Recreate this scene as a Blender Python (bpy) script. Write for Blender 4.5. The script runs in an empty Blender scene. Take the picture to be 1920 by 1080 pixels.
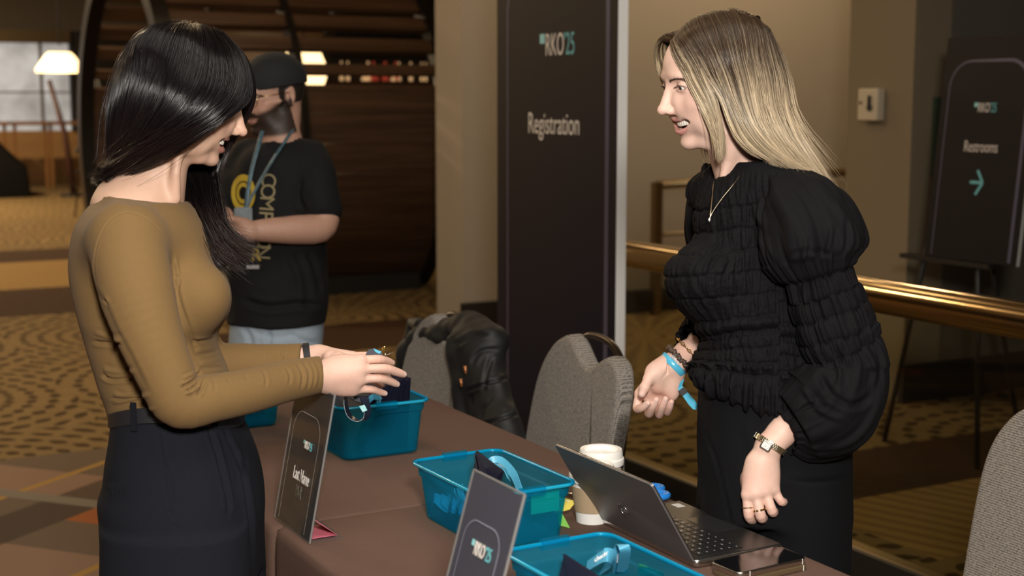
import bpy, bmesh, math, random
import numpy as np
from mathutils import Vector, Matrix
rnd = random.Random(7)
S = bpy.context.scene
C = S.collection

# ------------------------------------------------------------------ camera
F = 2666.7
PITCH = math.atan((540 - 188) / F)
YAW = math.atan(0.479 / 0.878)
_c, _s = math.cos(PITCH), math.sin(PITCH)
FH = np.array([math.sin(YAW), math.cos(YAW), 0.0])
RT = np.array([math.cos(YAW), -math.sin(YAW), 0.0])
ZUP = np.array([0, 0, 1.0])
FW = FH * _c - ZUP * _s
UP = FH * _s + ZUP * _c
CAM = np.array([0, 0, 1.5])
cam_d = bpy.data.cameras.new('camera')
cam = bpy.data.objects.new('camera', cam_d)
C.objects.link(cam)
cam_d.sensor_width = 36.0
cam_d.lens = F / 1920 * 36
cam_d.clip_end = 100
cam_d.dof.use_dof = True
cam_d.dof.focus_distance = 2.5
cam_d.dof.aperture_fstop = 4.6
cam.matrix_world = Matrix([[RT[0], UP[0], -FW[0], 0], [RT[1], UP[1], -FW[1], 0], [RT[2], UP[2], -FW[2], 1.5], [0, 0, 0, 1]])
S.camera = cam

# ------------------------------------------------------------------ look, world, light
S.view_settings.view_transform = 'Standard'
S.view_settings.look = 'None'
S.view_settings.exposure = 0.0
S.view_settings.gamma = 1.0
S.view_settings.use_curve_mapping = False
W = bpy.data.worlds.new('world')
S.world = W
W.use_nodes = True
W.node_tree.nodes['Background'].inputs[0].default_value = (1.0, 0.78, 0.52, 1)
W.node_tree.nodes['Background'].inputs[1].default_value = 0.02


def area(name, loc, target, size, power, col, size_y=None):
    d = bpy.data.lights.new(name, 'AREA')
    d.energy = power
    d.color = col
    d.size = size
    if size_y:
        d.shape = 'RECTANGLE'
        d.size_y = size_y
    o = bpy.data.objects.new(name, d)
    C.objects.link(o)
    o.location = loc
    o.rotation_euler = (Vector(target) - Vector(loc)).to_track_quat('-Z', 'Y').to_euler()
    return o


def V(p):
    return Vector((float(p[0]), float(p[1]), float(p[2])))


def ray(px, py):
    return FW + RT * (px - 960) / F + UP * (540 - py) / F


def P(px, py, d):
    return CAM + ray(px, py) * d


def PZ(px, py, z):
    r = ray(px, py)
    return CAM + r * (z - 1.5) / r[2]


def PX(px, py, x):
    r = ray(px, py)
    return CAM + r * x / r[0]


def PY(px, py, y):
    r = ray(px, py)
    return CAM + r * y / r[1]


def pix(q):
    q = np.asarray(q, float) - CAM
    d = q @ FW
    return 960 + F * (q @ RT) / d, 540 - F * (q @ UP) / d, d


# the photographer's flash, just right of and above the lens, and a softer bounce off the ceiling
area('flash', CAM + RT * 0.16 + ZUP * 0.50 - FH * 0.15, P(900, 500, 3.0), 0.25, 92, (1.0, 0.95, 0.88))
area('flash_bounce', (0.9, 1.2, 3.7), (1.1, 2.2, 0.9), 2.2, 55, (1.0, 0.93, 0.84))
# ceiling downlights of the hall
for i, (x, y, pw) in enumerate([(0.3, 7.5, 70), (-1.2, 11.0, 90), (1.8, 13.5, 90), (4.6, 7.4, 14), (6.4, 7.5, 75), (-4.0, 7.0, 80),
                                (3.2, 9.0, 8), (-2.0, 17.0, 300), (1.0, 21.0, 650), (2.6, 6.4, 14)]):
    area('downlight', (x, y, 4.2), (x, y, 0), 0.5, pw, (1.0, 0.74, 0.45))

# ------------------------------------------------------------------ materials
MATS = {}


def mat(name, col, rough=0.6, metal=0.0, spec=0.5, noise=0.0, nscale=40.0, bump=0.0, bscale=200.0, emit=None, estr=0.0, sheen=0.0,
        sss=0.0, coat=0.0, col2=None, aniso=0.0, alpha=1.0):
    m = bpy.data.materials.new(name)
    m.use_nodes = True
    nt = m.node_tree
    b = nt.nodes['Principled BSDF']
    b.inputs['Base Color'].default_value = (*col, 1)
    b.inputs['Roughness'].default_value = rough
    b.inputs['Metallic'].default_value = metal
    b.inputs['Specular IOR Level'].default_value = spec
    b.inputs['Sheen Weight'].default_value = sheen
    b.inputs['Coat Weight'].default_value = coat
    b.inputs['Anisotropic'].default_value = aniso
    if sss:
        b.inputs['Subsurface Weight'].default_value = sss
        b.inputs['Subsurface Radius'].default_value = (0.012, 0.005, 0.003)
        b.inputs['Subsurface Scale'].default_value = 0.5
    if emit:
        b.inputs['Emission Color'].default_value = (*emit, 1)
        b.inputs['Emission Strength'].default_value = estr
    tc = nt.nodes.new('ShaderNodeTexCoord')
    if noise or col2:
        n = nt.nodes.new('ShaderNodeTexNoise')
        n.inputs['Scale'].default_value = nscale
        n.inputs['Detail'].default_value = 4
        nt.links.new(tc.outputs['Object'], n.inputs['Vector'])
        r = nt.nodes.new('ShaderNodeMix')
        r.data_type = 'RGBA'
        c2 = col2 or tuple(max(0, x * (1 - noise)) for x in col)
        r.inputs[6].default_value = (*col, 1)
        r.inputs[7].default_value = (*c2, 1)
        nt.links.new(n.outputs['Fac'], r.inputs[0])
        nt.links.new(r.outputs[2], b.inputs['Base Color'])
    if bump:
        n2 = nt.nodes.new('ShaderNodeTexNoise')
        n2.inputs['Scale'].default_value = bscale
        n2.inputs['Detail'].default_value = 3
        nt.links.new(tc.outputs['Object'], n2.inputs['Vector'])
        bp = nt.nodes.new('ShaderNodeBump')
        bp.inputs['Strength'].default_value = bump
        bp.inputs['Distance'].default_value = 0.002
        nt.links.new(n2.outputs['Fac'], bp.inputs['Height'])
        nt.links.new(bp.outputs['Normal'], b.inputs['Normal'])
    MATS[name] = m
    return m


def N(nt, kind, **kw):
    n = nt.nodes.new(kind)
    for k, v in kw.items():
        if k.startswith('i_'):
            n.inputs[k[2:].replace('_', ' ')].default_value = v
        else:
            setattr(n, k, v)
    return n


# ------------------------------------------------------------------ mesh helpers
class MB:
    def __init__(s):
        s.v, s.f = [], []

    def add(s, vs, fs):
        o = len(s.v)
        s.v += [tuple(map(float, p)) for p in vs]
        s.f += [tuple(i + o for i in f) for f in fs]
        return s

    def box(s, a, b):
        x0, y0, z0 = a
        x1, y1, z1 = b
        return s.add([(x0, y0, z0), (x1, y0, z0), (x1, y1, z0), (x0, y1, z0), (x0, y0, z1), (x1, y0, z1), (x1, y1, z1), (x0, y1, z1)],
                     [(3, 2, 1, 0), (4, 5, 6, 7), (0, 1, 5, 4), (1, 2, 6, 5), (2, 3, 7, 6), (3, 0, 4, 7)])

    def loft(s, rings, cap0=True, cap1=True, closed=True):
        n = len(rings[0])
        vs = [p for r in rings for p in r]
        fs = []
        for i in range(len(rings) - 1):
            for j in range(n if closed else n - 1):
                k = (j + 1) % n
                fs.append((i * n + j, i * n + k, (i + 1) * n + k, (i + 1) * n + j))
        if cap0:
            fs.append(tuple(range(n - 1, -1, -1)))
        if cap1:
            fs.append(tuple((len(rings) - 1) * n + j for j in range(n)))
        return s.add(vs, fs)

    def tube(s, pts, r, n=12, closed=False, flat=1.0, up=None):
        pts = [np.asarray(p, float) for p in pts]
        m = len(pts)
        rs = r if hasattr(r, '__len__') else [r] * m
        rings = []
        prev = None
        for i, p in enumerate(pts):
            if closed:
                t = pts[(i + 1) % m] - pts[i - 1]
            else:
                t = pts[min(i + 1, m - 1)] - pts[max(i - 1, 0)]
            t = t / (np.linalg.norm(t) + 1e-12)
            if prev is None:
                a = np.asarray(up, float) if up is not None else (ZUP if abs(t[2]) < 0.9 else np.array([1.0, 0, 0]))
            else:
                a = prev
            a = a - t * (a @ t)
            a /= np.linalg.norm(a) + 1e-12
            prev = a
            b = np.cross(t, a)
            rings.append([p + rs[i] * (math.cos(q) * a * flat + math.sin(q) * b) for q in [2 * math.pi * j / n for j in range(n)]])
        if closed:
            rings.append(rings[0])
            return s.loft(rings, False, False)
        return s.loft(rings)

    def lathe(s, prof, c=(0, 0, 0), n=32, axis='z'):
        rings = []
        for r, h in prof:
            rr = max(r, 1e-5)
            ring = []
            for j in range(n):
                q = 2 * math.pi * j / n
                x, y = rr * math.cos(q), rr * math.sin(q)
                p = (x, y, h) if axis == 'z' else ((h, x, y) if axis == 'x' else (y, h, x))
                ring.append((p[0] + c[0], p[1] + c[1], p[2] + c[2]))
            rings.append(ring)
        return s.loft(rings)

    def xf(s, M):
        M = Matrix(M)
        s.v = [tuple(M @ Vector(p)) for p in s.v]
        return s

    def build(s, name, m=None, parent=None, smooth=False, origin=None, angle=None):
        me = bpy.data.meshes.new(name)
        o = bpy.data.objects.new(name, me)
        C.objects.link(o)
        off = (0, 0, 0)
        if parent is not None:
            off = ROOT.get(parent.name, (0, 0, 0)) if origin is None else origin
            o.parent = parent
        elif origin is not None:
            off = origin
            o.location = off
        ROOT[o.name] = off if parent is not None else (origin or (0, 0, 0))
        v = np.asarray(s.v, float) - np.asarray(off, float)
        me.from_pydata([tuple(p) for p in v], [], s.f)
        bm = bmesh.new()
        bm.from_mesh(me)
        bmesh.ops.recalc_face_normals(bm, faces=bm.faces)
        bm.to_mesh(me)
        bm.free()
        if m is not None:
            me.materials.append(m)
        if smooth:
            for p in me.polygons:
                p.use_smooth = len(p.vertices) <= 4
            if angle:
                me.set_sharp_from_angle(angle=math.radians(angle))
        return o


ROOT = {}


def tag(o, label=None, cat=None, group=None, kind=None):
    if label:
        o['label'] = label
    if cat:
        o['category'] = cat
    if group:
        o['group'] = group
    if kind:
        o['kind'] = kind
    return o


def thing(name, label, cat, loc=(0, 0, 0), group=None, local=False):
    o = bpy.data.objects.new(name, None)
    C.objects.link(o)
    o.location = V(loc)
    o.empty_display_size = 0.05
    ROOT[o.name] = (0, 0, 0) if local else tuple(map(float, loc))
    return tag(o, label, cat, group)


def struct(o):
    o['kind'] = 'structure'
    return o


def dup(root, loc, rotz=0, label=None):
    r = root.copy()
    C.objects.link(r)
    r.location = V(loc)
    r.rotation_euler = (0, 0, rotz)
    if label:
        r['label'] = label
    for ch in list(root.children):
        c = ch.copy()
        C.objects.link(c)
        c.parent = r
        for g in ch.children:
            d = g.copy()
            C.objects.link(d)
            d.parent = c
    return r


def rrect(cx, cy, hx, hy, r, z, n=8):
    """rounded rectangle ring, counter-clockwise"""
    out = []
    for qx, qy, a0 in ((1, 1, 0), (-1, 1, 90), (-1, -1, 180), (1, -1, 270)):
        for k in range(n + 1):
            a = math.radians(a0 + 90 * k / n)
            out.append((cx + qx * (hx - r) + r * math.cos(a), cy + qy * (hy - r) + r * math.sin(a), z))
    return out


def inset(poly, d):
    """inset a CCW 2D polygon (smooth outlines) by d"""
    p = np.asarray(poly, float)
    t = np.roll(p, -1, 0) - np.roll(p, 1, 0)
    t /= np.linalg.norm(t, axis=1)[:, None] + 1e-12
    nrm = np.stack([-t[:, 1], t[:, 0]], 1)
    return p + nrm * d


def slab(mb, poly, t, r, place, n=4):
    """thick rounded slab: 2D CCW outline -> 3D through place(u, v, w), w in [-t/2, t/2]"""
    rings = []
    r = min(r, t / 2 - 1e-5)
    seq = [(r * 1.12, -t / 2)] + [(r * (1 - math.sin(a)), -t / 2 + r * (1 - math.cos(a))) for a in [math.pi / 2 * k / n for k in range(n + 1)]]
    seq = seq + [(i, -w) for i, w in reversed(seq)]
    for i, w in seq:
        q = inset(poly, i)
        rings.append([place(u, v, w) for u, v in q])
    return mb.loft(rings)


def spline(pts, n):
    """Catmull-Rom through pts, n samples"""
    p = np.asarray(pts, float)
    if len(p) == 2:
        return p[0] + (p[1] - p[0]) * np.linspace(0, 1, n)[:, None]
    p = np.vstack([2 * p[0] - p[1], p, 2 * p[-1] - p[-2]])
    m = len(p) - 3
    t = np.linspace(0, m - 1e-9, n)
    i = t.astype(int)
    f = (t - i)[:, None]
    a, b, c, d = p[i], p[i + 1], p[i + 2], p[i + 3]
    return 0.5 * (2 * b + (c - a) * f + (2 * a - 5 * b + 4 * c - d) * f ** 2 + (3 * b - a - 3 * c + d) * f ** 3)


def text(body, size, place, m, name='lettering', parent=None, sx=1.0, align='CENTER', ext=0.0004, rot=None):
    """raised lettering, turned into a mesh; place = 4x4 matrix whose XY plane carries the text"""
    cu = bpy.data.curves.new(name, 'FONT')
    cu.body = body
    cu.size = size
    cu.align_x = align
    cu.extrude = ext
    tmp = bpy.data.objects.new('tmp_text', cu)
    C.objects.link(tmp)
    dg = bpy.context.evaluated_depsgraph_get()
    me = bpy.data.meshes.new_from_object(tmp.evaluated_get(dg))
    bpy.data.objects.remove(tmp)
    me.transform(Matrix(place) @ Matrix.Diagonal((sx, 1, 1, 1)))
    o = bpy.data.objects.new(name, me)
    me.name = name
    if parent is not None:
        off = ROOT.get(parent.name, (0, 0, 0))
        me.transform(Matrix.Translation(-Vector(off)))
        o.parent = parent
        ROOT[o.name] = off
    C.objects.link(o)
    me.materials.clear()
    me.materials.append(m)
    return o


def frame(o, x, y):
    """4x4 with given origin, x axis and y axis (z = x cross y)"""
    x = Vector(tuple(map(float, x))).normalized()
    y = Vector(tuple(map(float, y)))
    y = (y - x * y.dot(x)).normalized()
    z = x.cross(y)
    return Matrix([[x[0], y[0], z[0], o[0]], [x[1], y[1], z[1], o[1]], [x[2], y[2], z[2], o[2]], [0, 0, 0, 1]])
# ================================================================== THE ROOM
M_wall = mat('beige_paint', (0.36, 0.31, 0.245), 0.8, noise=0.06, nscale=6, bump=0.1, bscale=300)
M_wall2 = mat('olive_paint', (0.10, 0.085, 0.065), 0.8, noise=0.08, nscale=6)
M_dark = mat('black_base', (0.012, 0.010, 0.009), 0.5)
M_ceil = mat('ceiling_paint', (0.55, 0.48, 0.38), 0.9)
M_bronze = mat('polished_bronze', (0.40, 0.28, 0.14), 0.16, metal=1.0, noise=0.1, nscale=15)
M_bronze_dull = mat('satin_bronze', (0.30, 0.22, 0.12), 0.35, metal=1.0)


def carpet_material():
    m = bpy.data.materials.new('patterned_carpet')
    m.use_nodes = True
    nt = m.node_tree
    L = nt.links.new
    b = nt.nodes['Principled BSDF']
    b.inputs['Roughness'].default_value = 0.95
    b.inputs['Specular IOR Level'].default_value = 0.1
    tc = N(nt, 'ShaderNodeTexCoord')
    sep = N(nt, 'ShaderNodeSeparateXYZ')
    L(tc.outputs['Object'], sep.inputs[0])

    def math_(op, a, b_=None, c=None):
        n = N(nt, 'ShaderNodeMath', operation=op)
        for i, q in enumerate((a, b_, c)):
            if q is None:
                continue
            if isinstance(q, (int, float)):
                n.inputs[i].default_value = q
            else:
                L(q, n.inputs[i])
        return n.outputs[0]

    def mixc(f, a, b_):
        n = N(nt, 'ShaderNodeMix', data_type='RGBA')
        for s, q in ((n.inputs[0], f), (n.inputs[6], a), (n.inputs[7], b_)):
            if isinstance(q, tuple):
                s.default_value = (*q, 1)
            elif isinstance(q, (int, float)):
                s.default_value = q
            else:
                L(q, s)
        return n.outputs[2]
    X, Y = sep.outputs[0], sep.outputs[1]
    # woven rings: concentric ovals around a grid of centres, broken into dashes by radial spokes
    cell = 1.45
    fx = math_('SUBTRACT', math_('FRACT', math_('DIVIDE', X, cell)), 0.5)
    fy = math_('SUBTRACT', math_('FRACT', math_('DIVIDE', Y, cell * 1.15)), 0.5)
    r = math_('SQRT', math_('ADD', math_('MULTIPLY', fx, fx), math_('MULTIPLY', fy, fy)))
    nz = N(nt, 'ShaderNodeTexNoise', i_Scale=9.0, i_Detail=2.0)
    L(tc.outputs['Object'], nz.inputs['Vector'])
    rw = math_('ADD', r, math_('MULTIPLY', nz.outputs['Fac'], 0.03))
    ring = math_('SINE', math_('MULTIPLY', rw, 85.0))
    ang = math_('ARCTAN2', fy, fx)
    spoke = math_('SINE', math_('MULTIPLY', ang, 34.0))
    dash = math_('GREATER_THAN', math_('ADD', ring, math_('MULTIPLY', spoke, 0.55)), 0.55)
    base = mixc(nz.outputs['Fac'], (0.145, 0.097, 0.042), (0.205, 0.140, 0.062))
    gold = mixc(dash, base, (0.050, 0.030, 0.012))
    # fine lined band
    wv = math_('SINE', math_('MULTIPLY', math_('ADD', X, math_('MULTIPLY', Y, 0.35)), 70.0))
    lined = mixc(math_('GREATER_THAN', wv, 0.3), (0.27, 0.17, 0.06), (0.19, 0.115, 0.04))
    # where the woven bands lie
    def between(v, lo, hi):
        return math_('MULTIPLY', math_('GREATER_THAN', v, lo), math_('LESS_THAN', v, hi))
    east = math_('GREATER_THAN', X, 3.4)
    west = math_('SUBTRACT', 1.0, east)
    is_dark = math_('ADD', math_('MULTIPLY', west, math_('ADD', between(Y, 10.3, 11.8), between(Y, 13.8, 14.9))), math_('MULTIPLY', between(X, 2.3, 4.15), between(Y, 7.9, 8.9)))
    is_dark = math_('MAXIMUM', is_dark, math_('MULTIPLY', east, between(Y, 3.98, 4.55)))
    is_line = math_('MAXIMUM', math_('MULTIPLY', west, between(Y, 11.8, 13.8)), math_('MULTIPLY', east, between(Y, 3.3, 3.98)))
    col = mixc(is_line, gold, lined)
    col = mixc(is_dark, col, (0.045, 0.024, 0.012))
    # the nearer plaid: rose, grey, rust and yellow diagonals
    d1 = math_('ADD', X, math_('MULTIPLY', Y, 0.85))
    d2 = math_('SUBTRACT', X, math_('MULTIPLY', Y, 1.3))
    s1 = math_('FRACT', math_('MULTIPLY', d1, 0.9))
    s2 = math_('FRACT', math_('MULTIPLY', d2, 0.7))
    pl = mixc(math_('GREATER_THAN', s1, 0.45), (0.21, 0.135, 0.095), (0.12, 0.088, 0.062))
    pl = mixc(math_('MULTIPLY', math_('GREATER_THAN', s2, 0.72), 0.75), pl, (0.05, 0.036, 0.028))
    pl = mixc(math_('MULTIPLY', math_('GREATER_THAN', s2, 0.5), math_('LESS_THAN', s2, 0.54)), pl, (0.30, 0.18, 0.05))
    pl = mixc(math_('MULTIPLY', math_('GREATER_THAN', s1, 0.8), math_('LESS_THAN', s2, 0.2)), pl, (0.26, 0.09, 0.03))
    pl = mixc(math_('MULTIPLY', math_('LESS_THAN', s1, 0.1), math_('GREATER_THAN', s2, 0.3)), pl, (0.17, 0.145, 0.115))
    near = math_('MULTIPLY', math_('LESS_THAN', Y, 6.15), math_('LESS_THAN', X, 2.2))
    col = mixc(near, col, pl)
    L(col, b.inputs['Base Color'])
    fz = N(nt, 'ShaderNodeTexNoise', i_Scale=260.0, i_Detail=3.0)
    L(tc.outputs['Object'], fz.inputs['Vector'])
    bp = N(nt, 'ShaderNodeBump', i_Strength=0.5, i_Distance=0.004)
    L(fz.outputs['Fac'], bp.inputs['Height'])
    L(bp.outputs['Normal'], b.inputs['Normal'])
    return m


M_carpet = carpet_material()
struct(MB().box((-12, -2.5, -0.1), (14, 30, 0)).build('floor', M_carpet))
struct(MB().box((-12, -2.5, 4.6), (14, 30, 4.75)).build('ceiling', M_ceil))
struct(MB().box((-12.2, -2.7, 0), (-12, 30, 4.6)).build('wall_left', M_wall2))
struct(MB().box((-12, -2.7, 0), (14, -2.5, 4.6)).build('wall_front', M_wall2))
# beige wall beyond the banner with its black base, and the returning corner with the dark wall beside it
struct(MB().box((4.21, 8.4, 0), (9.0, 8.8, 4.6)).build('wall_back', M_wall))
struct(MB().box((4.19, 8.36, 0), (9.0, 8.4, 0.16)).build('baseboard_back', M_dark))
struct(MB().box((5.06, 5.2, 0), (5.30, 5.66, 4.6)).build('wall_right', mat('umber_paint', (.20, .155, .095), .8, noise=.06, nscale=6)))
struct(MB().box((5.30, 5.2, 0), (13, 5.66, 4.6)).build('wall_recess', M_wall2))
struct(MB().box((5.03, 5.165, 0), (13, 5.2, 0.19)).build('baseboard_right', M_dark))
struct(MB().box((8.8, 5.66, 0), (9.0, 8.4, 4.6)).build('wall_side', M_wall))
# far end of the hall: low wall added for the orange shine of the floor, bright window over it, soffit with a bronze strip
struct(MB().box((-12, 27.0, 0), (14, 27.3, 0.95)).build('wall_low', mat('orange_floor_shine', (0.42, 0.24, 0.10), 0.35, noise=0.2, nscale=3)))
struct(MB().box((-12, 27.0, 2.75), (14, 27.3, 4.6)).build('wall_far', M_wall2))
struct(MB().box((5.5, 26.9, 0.95), (14, 27.0, 2.75)).build('wall_far_side', M_dark))
struct(MB().box((-12, 26.8, 2.52), (5.5, 27.0, 2.75)).build('trim_1', M_bronze_dull))


def window_material():
    m = bpy.data.materials.new('daylight_window')
    m.use_nodes = True
    nt = m.node_tree
    L = nt.links.new
    b = nt.nodes['Principled BSDF']
    tc = N(nt, 'ShaderNodeTexCoord')
    n1 = N(nt, 'ShaderNodeTexNoise', i_Scale=1.1, i_Detail=5.0)
    L(tc.outputs['Object'], n1.inputs['Vector'])
    rp = N(nt, 'ShaderNodeValToRGB')
    e = rp.color_ramp.elements
    e[0].position, e[0].color = 0.36, (0.24, 0.22, 0.20, 1)
    e[1].position, e[1].color = 0.62, (0.62, 0.58, 0.53, 1)
    L(n1.outputs['Fac'], rp.inputs[0])
    L(rp.outputs[0], b.inputs['Emission Color'])
    b.inputs['Emission Strength'].default_value = 0.85
    b.inputs['Base Color'].default_value = (0.1, 0.1, 0.1, 1)
    b.inputs['Roughness'].default_value = 0.2
    return m


wb = MB()
wb.box((-6, 27.05, 0.95), (5.5, 27.1, 2.75))
w1 = struct(wb.build('window_1', window_material()))
fb = MB()
for x in (-4.5, -2.9, -1.3, 0.3, 1.9, 3.5, 5.0):
    fb.box((x - 0.025, 26.98, 0.95), (x + 0.025, 27.06, 2.6))
fb.box((-6, 26.98, 1.63), (5.5, 27.06, 1.66))
fb.build('window_frame', mat('grey_mullion', (0.16, 0.14, 0.12), 0.5), w1)

# ---- furniture silhouettes by the far window
M_orange = mat('orange_wood', (0.20, 0.095, 0.03), 0.4)
M_blackcloth = mat('black_cloth', (0.004, 0.0038, 0.0038), 0.9, spec=.1)
for i, px in enumerate((-25, 52, 118)):
    p = PY(px, 225, 25.5)
    t = thing('cafe_table', ['orange wood cafe table at the left end of the far window', 'orange wood cafe table under the far window below the lit pendant',
                             'orange wood cafe table by the far window beside the round timber pod'][i], 'table', (p[0], 25.5, 0), 'cafe tables by the far window')
    MB().box((p[0] - .30, 25.2, 1.08), (p[0] + .30, 25.9, 1.14)).build('tabletop', M_orange, t)
    for sx in (-.25, .25):
        MB().box((p[0] + sx - .025, 25.3, 0), (p[0] + sx + .025, 25.36, 1.08)).build('leg', M_orange, t)
# black cloth covered bar at the left
b0, b1 = PZ(-70, 372, 0), PZ(60, 372, 0)
BYF = (b0[1] + b1[1]) / 2
b0, b1 = PY(-70, 372, BYF), PY(60, 372, BYF)
bt = thing('bar_table', 'bar table under a black floor length cloth by the far left aisle', 'table', ((b0[0] + b1[0]) / 2, BYF + .5, 0))
mb = MB()
zt = PY(54, 312, BYF)[2]
zp = PY(0, 256, BYF + .4)[2]
hx = (b1[0] - b0[0]) / 2
cx = (b0[0] + b1[0]) / 2
mb.loft([rrect(cx, BYF + .5, hx, .52, .06, 0.0), rrect(cx, BYF + .5, hx - .05, .50, .06, zt), rrect(cx, BYF + .5, hx - .5, .30, .04, zp)])
mb.build('cloth_cover', M_blackcloth, bt, smooth=True, angle=40)
MB().box((cx - hx + .55, BYF + .25, zp), (cx + hx - .55, BYF + .75, zp + .03)).build('tabletop', M_dark, bt)


def easel(loc, rot, name_label, h=1.5, board=None, bw=.6, bh=.9, lean=0.12, bz=.75, mboard=None):
    """tripod easel; local +x is the way the board faces away from, board faces -x"""
    t = thing('easel', name_label[0], 'easel', loc, local=True)
    t.rotation_euler = (0, 0, rot)
    for sy in (-1, 1):
        MB().tube([(0, sy * .27, 0.0), (lean * h, sy * .06, h)], .011, 8).build('leg', M_dark, t, smooth=True)
    MB().tube([(.55, 0, 0), (lean * h, 0, h)], .011, 8).build('leg', M_dark, t, smooth=True)
    MB().box((lean * bz - .05, -bw * .42, bz - .02), (lean * bz + .02, bw * .42, bz)).build('ledge', M_dark, t)
    return t


# ---- dark board on a far easel in front of the window
p = PY(150, 255, 19.0)
et = easel((p[0], 19.0, 0), math.radians(-35), ['tripod easel holding a plain dark board before the far window'], h=2.0, bw=.7, bz=.6)
bo = thing('notice_board', 'plain dark board leaning on the easel near the far window', 'board', (p[0], 19.0, 0))
mb = MB()
za, zb = PY(150, 286, 18.9)[2], PY(150, 224, 18.9)[2]
mb.add([(p[0] - .10, 18.85, za), (p[0] + .3, 18.95, za), (p[0] + .3, 18.97, zb), (p[0] + .12, 18.87, zb), (p[0] - .10, 18.9, za), (p[0] + .3, 19.0, za), (p[0] + .3, 19.02, zb), (p[0] + .12, 18.92, zb)],
       [(0, 1, 2, 3), (7, 6, 5, 4), (0, 4, 5, 1), (1, 5, 6, 2), (2, 6, 7, 3), (3, 7, 4, 0)])
mb.build('board_panel', M_dark, bo)
# leaning easel stick left of it, built as a pole on a base
a0, a1 = PY(92, 150, 23), PY(122, 252, 23)
fl = thing('easel_stick', 'slim dark easel stick leaning beside the cafe tables', 'lamp', (a1[0], 23, 0))
MB().tube([(a1[0] + .1, 23, 0), a1, a0], [.05, .045, .035], 8).build('pole', mat('dark_red_metal', (.06, .025, .02), .5), fl, smooth=True)
MB().lathe([(0.001, 0), (.22, 0), (.22, .03), (.05, .05), (.001, .05)], (a1[0] + .1, 23, 0), 20).build('base', M_dark, fl, smooth=True, angle=40)

# ================================================================== ROUND TIMBER POD


def wood_mat(name, c1, c2, rough=0.42):
    m = bpy.data.materials.new(name)
    m.use_nodes = True
    nt = m.node_tree
    L = nt.links.new
    b = nt.nodes['Principled BSDF']
    b.inputs['Roughness'].default_value = rough
    tc = N(nt, 'ShaderNodeTexCoord')
    mp = N(nt, 'ShaderNodeMapping')
    mp.inputs['Scale'].default_value = (0.35, 9, 9)
    L(tc.outputs['Object'], mp.inputs[0])
    n = N(nt, 'ShaderNodeTexNoise', i_Scale=3.0, i_Detail=6.0, i_Roughness=0.65)
    L(mp.outputs[0], n.inputs['Vector'])
    r = N(nt, 'ShaderNodeValToRGB')
    r.color_ramp.elements[0].position, r.color_ramp.elements[0].color = .35, (*c1, 1)
    r.color_ramp.elements[1].position, r.color_ramp.elements[1].color = .68, (*c2, 1)
    L(n.outputs['Fac'], r.inputs[0])
    L(r.outputs[0], b.inputs['Base Color'])
    return m


M_pod = wood_mat('walnut_planks', (0.042, 0.020, 0.010), (0.105, 0.055, 0.028))
M_ring = mat('dark_steel', (0.02, 0.016, 0.013), 0.35, metal=0.6)
XL, XR, YC, ZC, RR = 2.74, 4.88, 11.42, 1.17, 1.47
pod = thing('timber_pod', 'large round walnut slatted pod lying like a barrel behind the man', 'pod', ((XL + XR) / 2, YC, 0))


def pod_plank(a0, a1, r0=RR - .05, r1=RR):
    mb = MB()
    n = max(2, int((a1 - a0) / math.radians(3)))
    rings = []
    for x in (XL, XR):
        ring = []
        for k in range(n + 1):
            a = a0 + (a1 - a0) * k / n
            ring.append((x, YC - r1 * math.cos(a), ZC + r1 * math.sin(a)))
        for k in range(n, -1, -1):
            a = a0 + (a1 - a0) * k / n
            ring.append((x, YC - r0 * math.cos(a), ZC + r0 * math.sin(a)))
        rings.append(ring)
    return mb.loft(rings)


D = math.radians
zs = lambda z: math.asin(max(-1, min(1, (z - ZC) / RR)))
pxz = lambda y: PY(600, y, YC - 1.35)[2]
solid_top = zs(pxz(158))
lows = np.linspace(D(-52), solid_top, 9)
for k in range(8):       # closed planks below, camera side and far side
    for mir in (0, 1):
        a0, a1 = lows[k] + D(.15), lows[k + 1] - D(.15)
        if mir:
            a0, a1 = math.pi - a1, math.pi - a0
        pod_plank(a0, a1).build('plank', M_pod, pod)
edges = [(138, 119), (92, 69), (48, 24), (8, -16), (-32, -60)]
for y0, y1 in edges:     # open slats above
    a0, a1 = zs(pxz(y0)), zs(pxz(y1))
    pod_plank(a0, a1).build('slat', M_pod, pod)
    if y0 < 140:
        pod_plank(math.pi - a1, math.pi - a0).build('slat', M_pod, pod)
for k in range(5):
    a = D(66 + 10 * k)
    pod_plank(a, a + D(5)).build('slat', M_pod, pod)
for x, w in ((XL, .12), (XR, .10), ((XL * .55 + XR * .45), .05)):
    mb = MB()
    rings = []
    for k in range(97):
        a = 2 * math.pi * k / 96
        ca, sa = -math.cos(a), math.sin(a)
        rings.append([(x - w / 2, YC + (RR - .10) * ca, max(0.03, ZC + (RR - .10) * sa)), (x - w / 2, YC + (RR + .03) * ca, max(0.0, ZC + (RR + .03) * sa)),
                      (x + w / 2, YC + (RR + .03) * ca, max(0.0, ZC + (RR + .03) * sa)), (x + w / 2, YC + (RR - .10) * ca, max(0.03, ZC + (RR - .10) * sa))])
    mb.loft(rings, False, False)
    mb.build('ring_frame', M_ring, pod, smooth=True, angle=40)
MB().box((XL + .1, YC - 1.12, 0), (XR - .1, YC + 1.0, .13)).build('plinth', M_dark, pod)
MB().box((XL + .05, YC - 1.0, .13), (XR - .05, YC + 1.0, .17)).build('pod_floor', M_pod, pod)

# ---- lit pendants


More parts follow.
